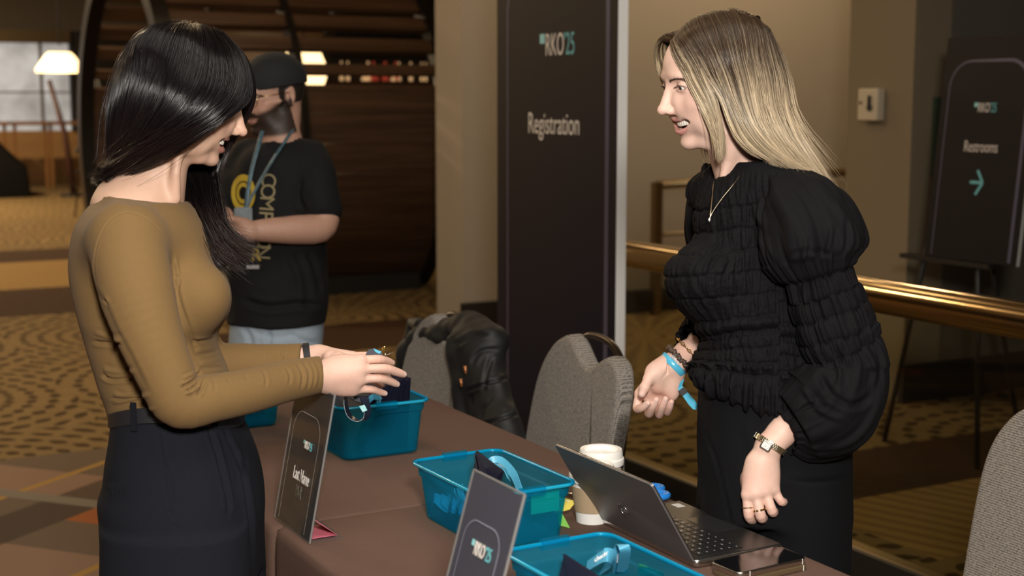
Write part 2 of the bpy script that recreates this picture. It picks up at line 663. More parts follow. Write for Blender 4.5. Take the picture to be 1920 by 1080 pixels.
def pendant(px, py, Y, w, label, prof=None):
    own = prof
    c = PY(px, py, Y)
    t = thing('pendant_lamp', label, 'lamp', c, 'lit pendants of the hall')
    s = w / 2
    prof = [(0.001, .36), (.62, .34), (.72, .30), (1.0, -.05), (.98, -.12), (.80, -.42), (.74, -.44), (.001, -.44)]
    prof = own or prof
    m = MATS.get('lamp_glow') or mat('lamp_glow', (1, .8, .5), .5, emit=(1.0, .70, .34), estr=2.6)
    MB().lathe([(r * s, z * w) for r, z in prof], c, 40).build('lamp_shade', m, t, smooth=True, angle=35)
    MB().tube([c + ZUP * .34 * w, c + ZUP * (4.6 - c[2])], .008, 8).build('cord', M_dark, t)
    d = bpy.data.lights.new('bulb', 'POINT')
    d.energy = 25
    d.color = (1, .72, .4)
    d.shadow_soft_size = .15
    o = bpy.data.objects.new('bulb', d)
    C.objects.link(o)
    o.location = V(c - ZUP * (.5 * w + .1))
    return t


pendant(570, 126, 12.0, .42, 'glowing pendant lamp seen between the upper slats of the timber pod')
pendant(112, 116, 16.0, .52, 'glowing pendant lamp hanging left of the timber pod before the far window',
        [(0.001, .20), (.45, .20), (.62, .12), (1.0, -.16), (.97, -.22), (.001, -.22)])
# small glints of the bar beyond the pod, put in as emission on bottles
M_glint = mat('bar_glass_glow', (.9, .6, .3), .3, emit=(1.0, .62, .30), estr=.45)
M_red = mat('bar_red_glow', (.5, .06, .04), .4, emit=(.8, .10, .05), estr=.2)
shelf = thing('back_bar', 'dark back bar shelf with glowing bottles behind the timber pod', 'shelf', (5.5, 18, 0))
MB().box((5.7, 18.2, 0), (9.5, 18.5, 3.4)).build('panel', M_dark, shelf)
MB().box((5.7, 17.9, 1.30), (9.5, 18.2, 1.36)).build('shelf_board', M_pod, shelf)
MB().box((5.7, 17.9, 1.70), (9.5, 18.2, 1.76)).build('shelf_board', M_pod, shelf)
bi = 0
for i, (px, py, kind, r) in enumerate([(640, 110, 0, .04), (652, 111, 0, .04), (690, 108, 0, .05), (700, 107, 1, .06), (722, 109, 1, .07), (742, 110, 1, .06), (748, 112, 0, .04), (770, 108, 0, .04),
                                     (682, 147, 0, .05), (705, 146, 1, .06), (725, 148, 1, .06), (738, 152, 0, .06), (790, 70, 0, .03), (798, 95, 0, .03), (838, 115, 0, .03), (846, 130, 0, .03),
                                     (838, 147, 0, .035), (854, 108, 0, .03), (850, 160, 0, .03), (832, 128, 0, .03)]):
    c = PY(px, py, 18.05)
    z0 = 1.36 if c[2] < 1.74 else 1.76
    r *= .62
    h = min(.26, max(.06, c[2] - z0 + r))
    b = thing('bottle', 'small bottle or glass with an added glow on the back bar shelf', 'bottle', (c[0], 18.05, z0), 'bottles on the back bar')
    MB().lathe([(0.001, z0), (r, z0), (r, z0 + h * .6), (r * .4, z0 + h * .8), (r * .4, z0 + h), (.001, z0 + h)], (c[0], 18.05, 0), 12).build('bottle_body', M_red if kind else M_glint, b, smooth=True, angle=40)

# ================================================================== GLASS BALUSTRADE
M_glass = bpy.data.materials.new('clear_glass')
M_glass.use_nodes = True
nt = M_glass.node_tree
nt.nodes.remove(nt.nodes['Principled BSDF'])
tr = N(nt, 'ShaderNodeBsdfTransparent')
tr.inputs[0].default_value = (.80, .80, .72, 1)
gl = N(nt, 'ShaderNodeBsdfGlossy')
gl.inputs['Roughness'].default_value = .02
mx = N(nt, 'ShaderNodeMixShader')
fr = N(nt, 'ShaderNodeFresnel', i_IOR=1.35)
gm = N(nt, 'ShaderNodeNewGeometry')
fm = N(nt, 'ShaderNodeMath', operation='SUBTRACT', use_clamp=True)
nt.links.new(fr.outputs[0], fm.inputs[0])
nt.links.new(gm.outputs['Backfacing'], fm.inputs[1])
nt.links.new(fm.outputs[0], mx.inputs[0])
nt.links.new(tr.outputs[0], mx.inputs[1])
nt.links.new(gl.outputs[0], mx.inputs[2])
nt.links.new(mx.outputs[0], nt.nodes['Material Output'].inputs[0])
bal = thing('glass_balustrade', 'glass balustrade with a polished bronze handrail behind the blonde woman', 'railing', (3.12, 4, 0))
MB().tube([(3.11, y, .895) for y in np.linspace(1.2, 5.25, 30)], .054, 24).build('handrail', M_bronze, bal, smooth=True)
for y0, y1 in ((1.2, 2.55), (2.57, 4.05), (4.07, 5.25)):
    MB().box((3.104, y0, .07), (3.116, y1, .87)).build('glass_pane', M_glass, bal)
MB().box((3.05, 1.2, 0), (3.17, 5.25, .06)).build('base_rail', M_bronze_dull, bal)
MB().box((3.03, 1.2, 0), (3.05, 5.25, .09)).build('kick_plate', M_dark, bal)
for y in (2.56, 4.06):
    MB().box((3.095, y - .012, .06), (3.125, y + .012, .16)).build('clamp', M_bronze_dull, bal)

# handrail with posts on the beige wall
a, b_ = PY(1232, 347, 8.22), PY(1600, 322, 8.22)
hr = thing('wall_handrail', 'sloping bronze handrail with a square post before the beige wall', 'railing', (a[0], 8.22, 0))
MB().tube([a, b_, b_ + (b_ - a) * .35], .03, 10).build('rail', M_bronze_dull, hr, smooth=True)
MB().box((a[0] - .03, 8.19, 0), (a[0] + .03, 8.25, a[2] + .02)).build('post', M_bronze_dull, hr)
MB().tube([a - ZUP * .35, b_ - ZUP * .35], .014, 8).build('lower_rail', M_bronze_dull, hr, smooth=True)

# fire alarm box on the corner wall
c = PX(1643, 195, 5.06)
M_cream = mat('cream_plastic', (.52, .44, .32), .4)
al = thing('alarm_box', 'cream wall box with a small dark key pull on the corner wall', 'wall box', c)
y0, y1 = PX(1622, 195, 5.06)[1], PX(1659, 195, 5.06)[1]
z0, z1 = PX(1640, 226, 5.06)[2], PX(1640, 166, 5.06)[2]
mb = MB()
ym, zm = (y0 + y1) / 2, (z0 + z1) / 2
slab(mb, [(u, v) for u, v, _ in rrect(0, 0, abs(y0 - y1) / 2, (z1 - z0) / 2, .008, 0, 4)], .05, .006, lambda u, v, w: (5.035 + w, ym + u, zm + v))
mb.build('housing', M_cream, al, smooth=True, angle=40)
mb = MB()
mb.lathe([(.001, -.004), (.014, -.004), (.018, 0), (.014, .012), (.001, .014)], (5.003, ym - .02, zm - .015), 16, 'x')
mb.box((4.996, ym - .026, zm - .005), (5.008, ym - .014, zm + .045))
mb.build('pull_key', M_dark, al, smooth=True, angle=40)
MB().lathe([(.001, 0), (.008, 0), (.008, .006), (.001, .006)], (5.002, ym + .045, zm + .01), 12, 'x').build('indicator', M_bronze_dull, al)
# exit-green frame strip half hidden behind the restroom sign
c0, c1 = PY(1752, 182, 5.19), PY(1764, 330, 5.19)
gs = thing('wall_plaque', 'dim narrow green edged plaque on the dark wall behind the restroom sign', 'plaque', (c0[0], 5.19, 1.2))
MB().box((c0[0], 5.175, c1[2]), (c0[0] + .25, 5.2, c0[2])).build('plaque_face', mat('green_glass', (.05, .075, .05), .3), gs)
# ================================================================== SIGNS
def sign_print(name, top, bot, rough=.35, axis_lo=0.0, axis_hi=1.0):
    """printed sheet: aubergine running into navy across its height"""
    m = bpy.data.materials.new(name)
    m.use_nodes = True
    nt = m.node_tree
    L = nt.links.new
    b = nt.nodes['Principled BSDF']
    b.inputs['Roughness'].default_value = rough
    b.inputs['Specular IOR Level'].default_value = .5 if rough < .2 else .22
    tc = N(nt, 'ShaderNodeTexCoord')
    sp = N(nt, 'ShaderNodeSeparateXYZ')
    L(tc.outputs['Generated'], sp.inputs[0])
    n = N(nt, 'ShaderNodeTexNoise', i_Scale=1.5, i_Detail=1.0)
    L(tc.outputs['Generated'], n.inputs['Vector'])
    ad = N(nt, 'ShaderNodeMath', operation='MULTIPLY_ADD')
    L(n.outputs['Fac'], ad.inputs[0])
    ad.inputs[1].default_value = .5
    L(sp.outputs[2], ad.inputs[2])
    r = N(nt, 'ShaderNodeValToRGB')
    r.color_ramp.elements[0].position, r.color_ramp.elements[0].color = .45, (*bot, 1)
    r.color_ramp.elements[1].position, r.color_ramp.elements[1].color = 1.0, (*top, 1)
    L(ad.outputs[0], r.inputs[0])
    L(r.outputs[0], b.inputs['Base Color'])
    return m


M_print = sign_print('banner_print', (.012, .0068, .0072), (.0030, .0032, .014), .55)
M_print2 = mat('placard_print', (.010, .0075, .009), .55, noise=.3, nscale=4, spec=.2)
M_navyprint = mat('navy_placard_print', (.045, .043, .075), .4, noise=.2, nscale=6)
M_line = mat('pale_violet_ink', (.075, .070, .115), .4)
M_ink = mat('white_ink', (.72, .66, .60), .5)
M_teal = mat('teal_ink', (.13, .42, .45), .5)
M_teal_lt = mat('light_teal_ink', (.30, .66, .68), .5)
M_foam = mat('white_foam_edge', (.93, .90, .86), .6)


def arch_line(o, w, h, r, wid_l, wid_r, top, m, parent, xdir, ydir, name='arch_line', bottom=0.0, lift=.0006):
    """flat printed arch: two uprights and a rounded top, on the plane o + u*xdir + v*ydir"""
    xd, yd = np.asarray(xdir, float), np.asarray(ydir, float)
    nrm = np.cross(xd, yd)
    pts = [(-w / 2, bottom)]
    for k in range(13):
        a = math.pi - math.pi / 2 * k / 12
        pts.append((-w / 2 + r + r * math.cos(a), top - r + r * math.sin(a)))
    for k in range(13):
        a = math.pi / 2 - math.pi / 2 * k / 12
        pts.append((w / 2 - r + r * math.cos(a), top - r + r * math.sin(a)))
    pts.append((w / 2, bottom))
    p = np.asarray(pts)
    t = np.gradient(p, axis=0)
    t /= np.linalg.norm(t, axis=1)[:, None] + 1e-9
    nn = np.stack([t[:, 1], -t[:, 0]], 1)
    f = np.clip((p[:, 0] + w / 2) / w, 0, 1)[:, None]
    wd = wid_l + (wid_r - wid_l) * f
    a, b = p - nn * wd / 2, p + nn * wd / 2
    vs = [np.asarray(o) + xd * u + yd * v + nrm * lift for u, v in a] + [np.asarray(o) + xd * u + yd * v + nrm * lift for u, v in b]
    n = len(p)
    fs = [(i, i + 1, n + i + 1, n + i) for i in range(n - 1)]
    mb = MB()
    mb.add(vs, fs)
    return mb.build(name, m, parent)


def logo(o, h, xd, yd, parent, sx=.62):
    """small teal square, white RKO, teal '25"""
    xd, yd = np.asarray(xd, float), np.asarray(yd, float)
    nrm = np.cross(xd, yd)
    q = np.asarray(o, float) + nrm * .0006
    s = h * .42
    mb = MB()
    c = q - xd * h * 1.42 + yd * h * .52
    mb.add([c, c + xd * s, c + xd * s + yd * s, c + yd * s], [(0, 1, 2, 3)])
    mb.build('logo_mark', M_teal_lt, parent)
    text('RKO', h * 1.36, frame(q - xd * h * .95, xd, yd), M_ink, 'lettering', parent, sx * .92, 'LEFT')
    text("\u201925", h * 1.36, frame(q + xd * h * .62, xd, yd), M_teal, 'lettering', parent, sx * .92, 'LEFT')


# ---- tall registration board standing beside the rail
BX, BY0, BY1 = 2.78, 4.31, 5.22
ban = thing('banner_board', 'tall dark Registration board with a white foam edge behind the chairs', 'sign', (BX, (BY0 + BY1) / 2, 0))
MB().box((BX, BY0, .02), (BX + .042, BY1, 2.42)).build('foam_core', M_foam, ban)
MB().box((BX - .002, BY0, .02), (BX, BY1, 2.42)).build('printed_face', M_print, ban)
MB().box((BX - .18, BY0 + .02, 0), (BX + .22, BY0 + .06, .02)).build('foot', M_dark, ban)
MB().box((BX - .18, BY1 - .06, 0), (BX + .22, BY1 - .02, .02)).build('foot', M_dark, ban)
xd, yd = np.array([0, -1.0, 0]), np.array([0, 0, 1.0])
fo = lambda px, py: PX(px, py, BX - .002)
yl, yr = fo(952, 200)[1], fo(1139, 200)[1]
arch_line((BX - .002, (yl + yr) / 2, 0), abs(yl - yr), 2, .18, .012, .026, 2.02, M_line, ban, xd, yd, bottom=.05)
a, b = fo(989, 249), fo(1088, 250)
text('Registration', .118, frame(((a + b) / 2) * [1, 1, 0] + [0, 0, a[2]], xd, yd), M_ink, 'lettering', ban, .69)
k = fo(1043, 103)
logo(k, .088, xd, yd, ban, .62)

# ---- restroom sign on an easel beyond the glass
t = easel((4.40, 4.35, 0), 0, ['black tripod easel holding the restroom sign beyond the glass'], h=1.45, bw=.6, bz=.84, lean=.10)
rs = thing('restroom_sign', 'dark Restrooms sign board with an arrow on the easel beyond the glass', 'sign', (4.44, 4.2, .85))
ZL, ZH, YA, YB = .845, 1.76, 4.46, 3.96
lean = .10
rp = lambda u, v, w: (4.44 + (v - ZL) * lean + w, u, v)
mb = MB()
ysh = .0
mb.add([rp(YA, ZL, 0), rp(YB, ZL, 0), rp(YB, ZH, 0), rp(YA, ZH, 0), rp(YA, ZL, .015), rp(YB, ZL, .015), rp(YB, ZH, .015), rp(YA, ZH, .015)],
       [(0, 1, 2, 3), (7, 6, 5, 4), (0, 4, 5, 1), (1, 5, 6, 2), (2, 6, 7, 3), (3, 7, 4, 0)])
mb.build('foam_core', mat('grey_foam_edge', (.45, .43, .40), .6), rs)
mb = MB()
mb.add([rp(YA, ZL, -.002), rp(YB, ZL, -.002), rp(YB, ZH, -.002), rp(YA, ZH, -.002)], [(0, 1, 2, 3)])
mb.build('printed_face', M_print2, rs)
yd2 = np.array([lean, 0, 1.0]) / math.sqrt(1 + lean * lean)
o = np.array(rp((YA + YB) / 2, ZL, -.002))
arch_line(o, .42, 2, .11, .006, .016, .82, M_line, rs, xd, yd2, bottom=.01, lift=.001)


def onrs(px, py):
    q = PX(px, py, 4.44)
    for _ in range(4):
        q = PX(px, py, 4.438 + (q[2] - ZL) * lean)
    return q


logo(onrs(1846, 210), .040, xd, yd2, rs, .62)
q = onrs(1838, 285)
text('Restrooms', .066, frame(q - [.001, 0, 0], xd, yd2), mat('warm_grey_ink', (.62, .54, .48), .5), 'lettering', rs, .62)
q = onrs(1831, 342)
mb = MB()
w_ = .006
for (u0, v0, u1, v1) in ((-.035, 0, .03, 0), (0.0, .05, .033, 0), (0.0, -.05, .033, 0)):
    d = np.array([u1 - u0, v1 - v0])
    d /= np.linalg.norm(d)
    nn = np.array([-d[1], d[0]]) * w_
    mb.add([q + xd * (u + s * nn[0]) + yd2 * (v + s * nn[1]) - np.array([.001, 0, 0]) for u, v, s in ((u0, v0, -1), (u1, v1, -1), (u1, v1, 1), (u0, v0, 1))], [(0, 1, 2, 3)])
mb.build('arrow', M_teal, rs)

# ================================================================== TABLES AND CLOTHS
M_cloth = mat('brown_table_linen', (.140, .082, .061), .9, noise=.12, nscale=30, bump=.35, bscale=900, sheen=.0, spec=.15)
TX0, TX1, SEAM = .800, 1.525, 2.352


def table(y0, y1, label):
    t = thing('folding_table', label, 'table', ((TX0 + TX1) / 2, (y0 + y1) / 2, 0), 'folding tables under the brown cloths')
    MB().box((TX0 + .012, y0 + .012, .715), (TX1 - .012, y1 - .012, .742)).build('tabletop', mat('tan_laminate', (.35, .28, .2), .5) if 'tan_laminate' not in MATS else MATS['tan_laminate'], t)
    for x in (TX0 + .10, TX1 - .40):
        for y in (y0 + .14, y1 - .14):
            MB().tube([(x, y, 0), (x, y, .715)], .014, 8).build('leg', M_dark, t, smooth=True)


table(.52, SEAM - .004, 'long folding table under the brown cloth nearest the laptop')
table(SEAM + .006, 3.42, 'long folding table under the brown cloth nearest the standing man')


def cloth(y0, y1, label, seed, zt, short_end=None):
    r = random.Random(seed)
    mb = MB()
    cx, cy, hx, hy = (TX0 + TX1) / 2, (y0 + y1) / 2, (TX1 - TX0) / 2, (y1 - y0) / 2
    n = 40

    def ring(z, off, amp):
        # dense rounded rectangle
        out = []
        base = rrect(cx, cy, hx + off, hy + off, .02 + max(0, off) * .9, z, 6)
        pts = np.asarray(base + [base[0]])
        seg = np.linalg.norm(np.diff(pts, axis=0), axis=1)
        cum = np.concatenate([[0], np.cumsum(seg)])
        s = np.linspace(0, cum[-1], 361)[:-1]
        xy = np.stack([np.interp(s, cum, pts[:, k]) for k in range(2)], 1)
        f = s / cum[-1]
        cxy = np.array([cx, cy])
        nr = xy - cxy
        nr = np.stack([np.sign(nr[:, 0]) * (np.abs(np.abs(xy[:, 0] - cx) - hx - off) < .03 + off), np.sign(nr[:, 1]) * (np.abs(np.abs(xy[:, 1] - cy) - hy - off) < .03 + off)], 1)
        w = np.sin(f * 2 * np.pi * 19 + seed) * .5 + np.sin(f * 2 * np.pi * 31 + 2 * seed) * .35 + np.sin(f * 2 * np.pi * 11) * .4
        xy = xy + nr * (w * amp)[:, None]
        xy[:, 1] = np.minimum(xy[:, 1], SEAM) if y0 < SEAM - .5 else np.maximum(xy[:, 1], SEAM + .006)
        for q in xy:
            zz = z
            if z < .5 and q[0] > TX1 - .02 + 0 and short_end:
                zz = z
            out.append((q[0], q[1], zz))
        return out
    rings = [ring(zt, -.012, 0), ring(zt - .0015, -.006, 0), ring(zt - .006, -.001, 0), ring(zt - .02, .001, .0)]
    for z in np.linspace(.70, .012, 12):
        k = 1 - z / .72
        rings.append(ring(z, .002 + .014 * k, .010 * k))
    mb.loft(rings[::-1], cap0=False, cap1=True)
    # shorten the attendants' side so the seats slide under
    out = []
    for x, y, z in mb.v:
        if x > TX1 - .004 and z < .70:
            z = .50 + (z / .70) * .20
            x = min(x, TX1 + .004)
        out.append((x, y, z))
    mb.v = out
    o = mb.build('tablecloth', M_cloth, None, smooth=True, angle=60)
    tag(o, label, 'tablecloth', 'brown tablecloths')
    return o


cloth(SEAM + .006, 3.42, 'brown cloth on the table with the bin of navy pouches, overlapped at its near end', 3, .7485)
cloth(.52, SEAM, 'brown cloth on the table with the laptop, its creased end at the Last Name sign', 5, .751)
TZ = .7512

# ================================================================== CHAIRS
def weave_mat():
    m = bpy.data.materials.new('taupe_weave')
    m.use_nodes = True
    nt = m.node_tree
    L = nt.links.new
    b = nt.nodes['Principled BSDF']
    b.inputs['Roughness'].default_value = .9
    tc = N(nt, 'ShaderNodeTexCoord')
    mp = N(nt, 'ShaderNodeMapping')
    L(tc.outputs['Object'], mp.inputs[0])
    sp = N(nt, 'ShaderNodeSeparateXYZ')
    L(mp.outputs[0], sp.inputs[0])
    outs = []
    for ax in (1, 2):
        a = N(nt, 'ShaderNodeMath', operation='MULTIPLY')
        L(sp.outputs[ax], a.inputs[0])
        a.inputs[1].default_value = 1900 if ax == 1 else 1300
        c = N(nt, 'ShaderNodeMath', operation='SINE')
        L(a.outputs[0], c.inputs[0])
        outs.append(c.outputs[0])
    pr = N(nt, 'ShaderNodeMath', operation='ADD')
    L(outs[0], pr.inputs[0])
    L(outs[1], pr.inputs[1])
    n = N(nt, 'ShaderNodeTexNoise', i_Scale=220.0, i_Detail=2.0)
    L(tc.outputs['Object'], n.inputs['Vector'])
    ad = N(nt, 'ShaderNodeMath', operation='MULTIPLY_ADD')
    L(pr.outputs[0], ad.inputs[0])
    ad.inputs[1].default_value = .22
    L(n.outputs['Fac'], ad.inputs[2])
    r = N(nt, 'ShaderNodeValToRGB')
    r.color_ramp.elements[0].position, r.color_ramp.elements[0].color = .22, (.055, .048, .042, 1)
    r.color_ramp.elements[1].position, r.color_ramp.elements[1].color = .62, (.31, .275, .235, 1)
    L(ad.outputs[0], r.inputs[0])
    L(r.outputs[0], b.inputs['Base Color'])
    bp = N(nt, 'ShaderNodeBump', i_Strength=.6, i_Distance=.001)
    L(ad.outputs[0], bp.inputs['Height'])
    L(bp.outputs['Normal'], b.inputs['Normal'])
    return m


M_weave = weave_mat()
M_chairframe = mat('dark_bronze_tube', (.045, .030, .018), .3, metal=.8)


def make_chair(label):
    """banquet chair; local origin on the floor, sitter faces -x, the back rises at +x"""
    t = thing('banquet_chair', label, 'chair', (0, 0, 0), 'woven banquet chairs behind the tables', local=True)
    lean = .22
    bx = lambda z: .20 + lean * (z - .46)
    zb, zt = .47, .905
    pts = [(-.150, zb), (.150, zb), (.185, zb + .02), (.196, .60), (.199, .74), (.190, .815), (.165, .862), (.125, .880), (.100, .874)]
    pts += [(.078, .862), (.060, .848), (.040, .842), (.018, .848), (-.012, .868), (-.042, .890), (-.075, zt), (-.110, .897), (-.150, .870), (-.185, .815), (-.199, .74), (-.196, .60), (-.185, zb + .02)]
    p = spline(pts + [pts[0]], 132)[:-1]
    th = .052
    mb = MB()
    slab(mb, p, th, .014, lambda u, v, w: (bx(v) + w, -u, v), 5)
    mb.build('backrest', M_weave, t, smooth=True, angle=70)
    # hand bar bridging the notch in the crown
    hb = spline([(.045, .095, .868), (.040, .06, .902), (.036, 0, .908), (.034, -.07, .898), (.030, -.125, .868), (.022, -.150, .828)], 24)
    MB().tube([(bx(z) + x - .018, -(-y) * 1.0, z) for x, y, z in hb], .0095, 12).build('hand_bar', M_chairframe, t, smooth=True)
    # seat
    mb = MB()
    sq = [(u, v) for u, v, _ in rrect(-.02, 0, .21, .205, .06, 0, 8)]
    slab(mb, sq, .075, .028, lambda u, v, w: (u, v, .445 + w), 5)
    mb.build('seat', M_weave, t, smooth=True, angle=70)
    for sy in (-1, 1):
        MB().tube(spline([(-.20, sy * .19, 0), (-.19, sy * .18, .25), (-.185, sy * .175, .41)], 10), .013, 10).build('leg', M_chairframe, t, smooth=True)
        MB().tube(spline([(.30, sy * .20, 0), (.235, sy * .185, .25), (.205, sy * .178, .44), (bx(.6) + .03, sy * .172, .60), (bx(.72) + .03, sy * .165, .74)], 18), .013, 10).build('leg', M_chairframe, t, smooth=True)
        MB().tube([(-.19, sy * .178, .30), (.225, sy * .183, .30)], .009, 8).build('stretcher', M_chairframe, t, smooth=True)
    return t


ch = make_chair('taupe woven banquet chair with its notched back bare, between the jacket and the blonde woman')
ch.location = (1.57, 3.00, 0)
dup(ch, (1.42, 3.47, 0), math.radians(3), 'taupe woven banquet chair with a black jacket hung over its back')
dup(ch, (1.95, 1.845, 0), math.radians(-3), 'taupe woven banquet chair at the edge of the picture beyond the phone')

# ================================================================== BLUE BINS
M_bin = bpy.data.materials.new('blue_tinted_plastic')
M_bin.use_nodes = True
nt = M_bin.node_tree
L = nt.links.new
pb = nt.nodes['Principled BSDF']
pb.inputs['Base Color'].default_value = (.006, .30, .48, 1)
pb.inputs['Roughness'].default_value = .18
tr = N(nt, 'ShaderNodeBsdfTransparent')
tr.inputs[0].default_value = (.42, .86, .95, 1)
tl = N(nt, 'ShaderNodeBsdfTranslucent')
tl.inputs[0].default_value = (.02, .52, .76, 1)
m1 = N(nt, 'ShaderNodeMixShader')
m1.inputs[0].default_value = .35
L(pb.outputs[0], m1.inputs[1])
L(tl.outputs[0], m1.inputs[2])
m2 = N(nt, 'ShaderNodeMixShader')
m2.inputs[0].default_value = .76
L(m1.outputs[0], m2.inputs[1])
L(tr.outputs[0], m2.inputs[2])
L(m2.outputs[0], nt.nodes['Material Output'].inputs[0])


M_rim_highlight = mat('rim_highlight_blue', (.012, .34, .52), .16, spec=.7)  # lighter opaque blue that paints in the highlights along the rims


def make_bin(cx, cy, hx, hy, h, label, rot=0.0):
    """open tapered storage bin: thin walls, stepped shoulder, rolled rim with moulded latch lips"""
    t = thing('storage_bin', label, 'bin', (cx, cy, TZ), 'open blue storage bins on the tables', local=True)
    t.rotation_euler = (0, 0, rot)
    mb = MB()
    w = .0016
    R_ = .022
    lv = [(0.0, -.018), (.004, -.0135), (h * .35, -.010), (h - .026, -.0055), (h - .024, -.0025), (h - .008, -.001), (h - .007, .004), (h - .003, .006), (h, .005), (h + .0005, .001)]
    rings = [rrect(0, 0, hx + o, hy + o, R_, z) for z, o in lv]
    lin = [(h - .001, -.001), (h - .010, -.0012 - w), (h - .024, -.0025 - w), (h - .027, -.0055 - w), (h * .35, -.010 - w), (.006, -.0135 - w), (.003, -.022)]
    rings += [rrect(0, 0, hx + o, hy + o, R_ - w, z) for z, o in lin]
    mb.loft(rings)
    mb.build('bin_body', M_bin, t, smooth=True, angle=35)
    MB().tube(rrect(0, 0, hx + .0040, hy + .0040, R_ + .004, h - .0032, 6), .0034, 8, closed=True).build('rim', M_rim_highlight, t, smooth=True)
    for sx, sy in ((0, -1), (0, 1)):
        l = MB()
        l.box((-.024, sy * (hy + .0045) - .004, h - .012), (.024, sy * (hy + .0045) + .004, h + .0035))
        l.build('latch_lip', M_bin, t)
    return t


BINS = {}
BINS['mid'] = make_bin(1.135, 2.155, .088, .135, .104, 'open blue bin beside the paper cups with two navy pouches sticking up', math.radians(1.5))
BINS['far'] = make_bin(1.17, 2.835, .100, .135, .118, 'open blue bin under the hands, packed with navy pouches', math.radians(0))
BINS['near'] = make_bin(1.035, 1.62, .088, .135, .104, 'open blue bin nearest the phone with blue ribbons and a green card', math.radians(1.5))
BINS['end'] = make_bin(.99, 3.23, .100, .135, .112, 'open blue bin at the far end of the tables behind the forearm', 0)

M_pouch = mat('navy_pouch', (.014, .015, .040), .55, bump=.15, bscale=700, noise=.25, nscale=60)
M_ribbon = mat('blue_satin_ribbon', (.10, .42, .62), .28, spec=.7, aniso=.6, noise=.12, nscale=50)
M_green = mat('green_card', (.06, .60, .30), .6)
M_yellow = mat('yellow_sticky_note', (.86, .68, .12), .6)
M_lime = mat('lime_sticky_note', (.30, .66, .12), .6)
M_white = mat('white_print', (.85, .88, .9), .5)
RX = Matrix.Rotation


def pouch(c, w, h, tilt, yaw, label, group, roll=0.0):
    """flat envelope standing on its bottom edge: local x = width, z = height, slightly pillowed, with an open flap"""
    t = thing('badge_pouch', label, 'pouch', (0, 0, 0), group, local=True)
    t.matrix_world = Matrix.Translation(V(c)) @ RX(yaw, 4, 'Z') @ RX(tilt, 4, 'X') @ RX(roll, 4, 'Y')
    mb = MB()
    nu, nv = 9, 7
    for sgn in (1, -1):
        vs = []
        for j in range(nv):
            for i in range(nu):
                u, v = i / (nu - 1), j / (nv - 1)
                bul = .0022 * (1 - (2 * u - 1) ** 4) * (1 - (2 * v - 1) ** 4) + .0004
                vs.append(((u - .5) * w, sgn * bul, v * h))
        fs = [(j * nu + i, j * nu + i + 1, (j + 1) * nu + i + 1, (j + 1) * nu + i) for j in range(nv - 1) for i in range(nu - 1)]
        mb.add(vs, fs)
    # closing edge strip
    mb.box((-w / 2, -.0006, 0), (w / 2, .0006, .003))
    mb.build('sleeve', M_pouch, t, smooth=True, angle=50)
    fl = MB()
    fl.add([(-w / 2, .0028, h), (w / 2, .0028, h), (w * .34, .0034, h * .74), (-w * .34, .0034, h * .74), (-w / 2, .0034, h), (w / 2, .0034, h), (w * .34, .0042, h * .74), (-w * .34, .0042, h * .74)],
           [(0, 1, 2, 3), (7, 6, 5, 4), (0, 4, 5, 1), (1, 5, 6, 2), (2, 6, 7, 3), (3, 7, 4, 0)])
    fl.build('flap', M_pouch, t)
    return t


# packed row in the far bin: leaning back, seen edge on above the rim
for k in range(11):
    pouch((1.098 + .0138 * k, 2.832 + .003 * ((k * 5) % 3), TZ + .006), .205, .150 + .003 * ((k * 7) % 3), math.radians(25 - 2.1 * k), math.radians(90 + rnd.uniform(-1, 1)),
          'navy badge pouch standing in the packed row in the bin under the hands', 'navy pouches packed in the far bin')
pouch((1.00, 3.20, TZ + .006), .15, .132, math.radians(-12), 0, 'navy badge pouch standing in the bin at the far end of the tables', None)
# middle bin
pouch((1.107, 2.165, TZ + .006), .150, .118, math.radians(14), math.radians(80), 'navy badge pouch along the near side of the bin beside the cups', None)
pouch((1.150, 2.118, TZ + .018), .106, .126, math.radians(-26), math.radians(62), 'black navy badge pouch leaning up with a raised corner in the bin beside the cups', None, roll=math.radians(-12))
pouch((1.098, 2.092, TZ + .006), .076, .088, math.radians(-20), math.radians(60), 'navy badge pouch slumped at the near end of the bin beside the cups', None)
# near bin
pouch((.985, 1.610, TZ + .006), .190, .098, math.radians(14), math.radians(86), 'navy badge pouch lying along the bin nearest the phone', None)


def ribbon(pts, w, label, up, name='lanyard_ribbon', m=None, cat='lanyard', group=None, body=None, at=.4, flip=False, tw=.0007):
    t = thing(name, label, cat, pts[0], group)
    p = spline(pts, 40)
    mb = MB()
    u = np.asarray(up, float)
    rings = []
    for i in range(len(p)):
        tg = p[min(i + 1, 39)] - p[max(i - 1, 0)]
        tg /= np.linalg.norm(tg) + 1e-9
        uu = u if u.ndim == 1 else u[0] + (u[1] - u[0]) * i / 39
        a = uu - tg * (uu @ tg)
        a /= np.linalg.norm(a) + 1e-9
        b = np.cross(tg, a) * tw
        a = a * w / 2
        rings.append([p[i] - a - b, p[i] + a - b, p[i] + a + b, p[i] - a + b])
    mb.loft(rings)
    mb.build('ribbon', m or M_ribbon, t, smooth=True, angle=40)
    if body:
        i = int(at * 39)
        tg = p[i + 2] - p[i - 2]
        tg /= np.linalg.norm(tg)
        uu = u if u.ndim == 1 else u[0] + (u[1] - u[0]) * i / 39
        a = uu - tg * (uu @ tg)
        a /= np.linalg.norm(a)
        nn = np.cross(tg, a)
        if nn @ (CAM - p[i]) < 0:
            tg = -tg
            nn = np.cross(tg, a)
        if flip:
            tg, a = -tg, -a
        text(body, w * .62, frame(p[i] + nn * .0012 - a * w * .17, tg, a), M_white, 'lettering', t)
    return t


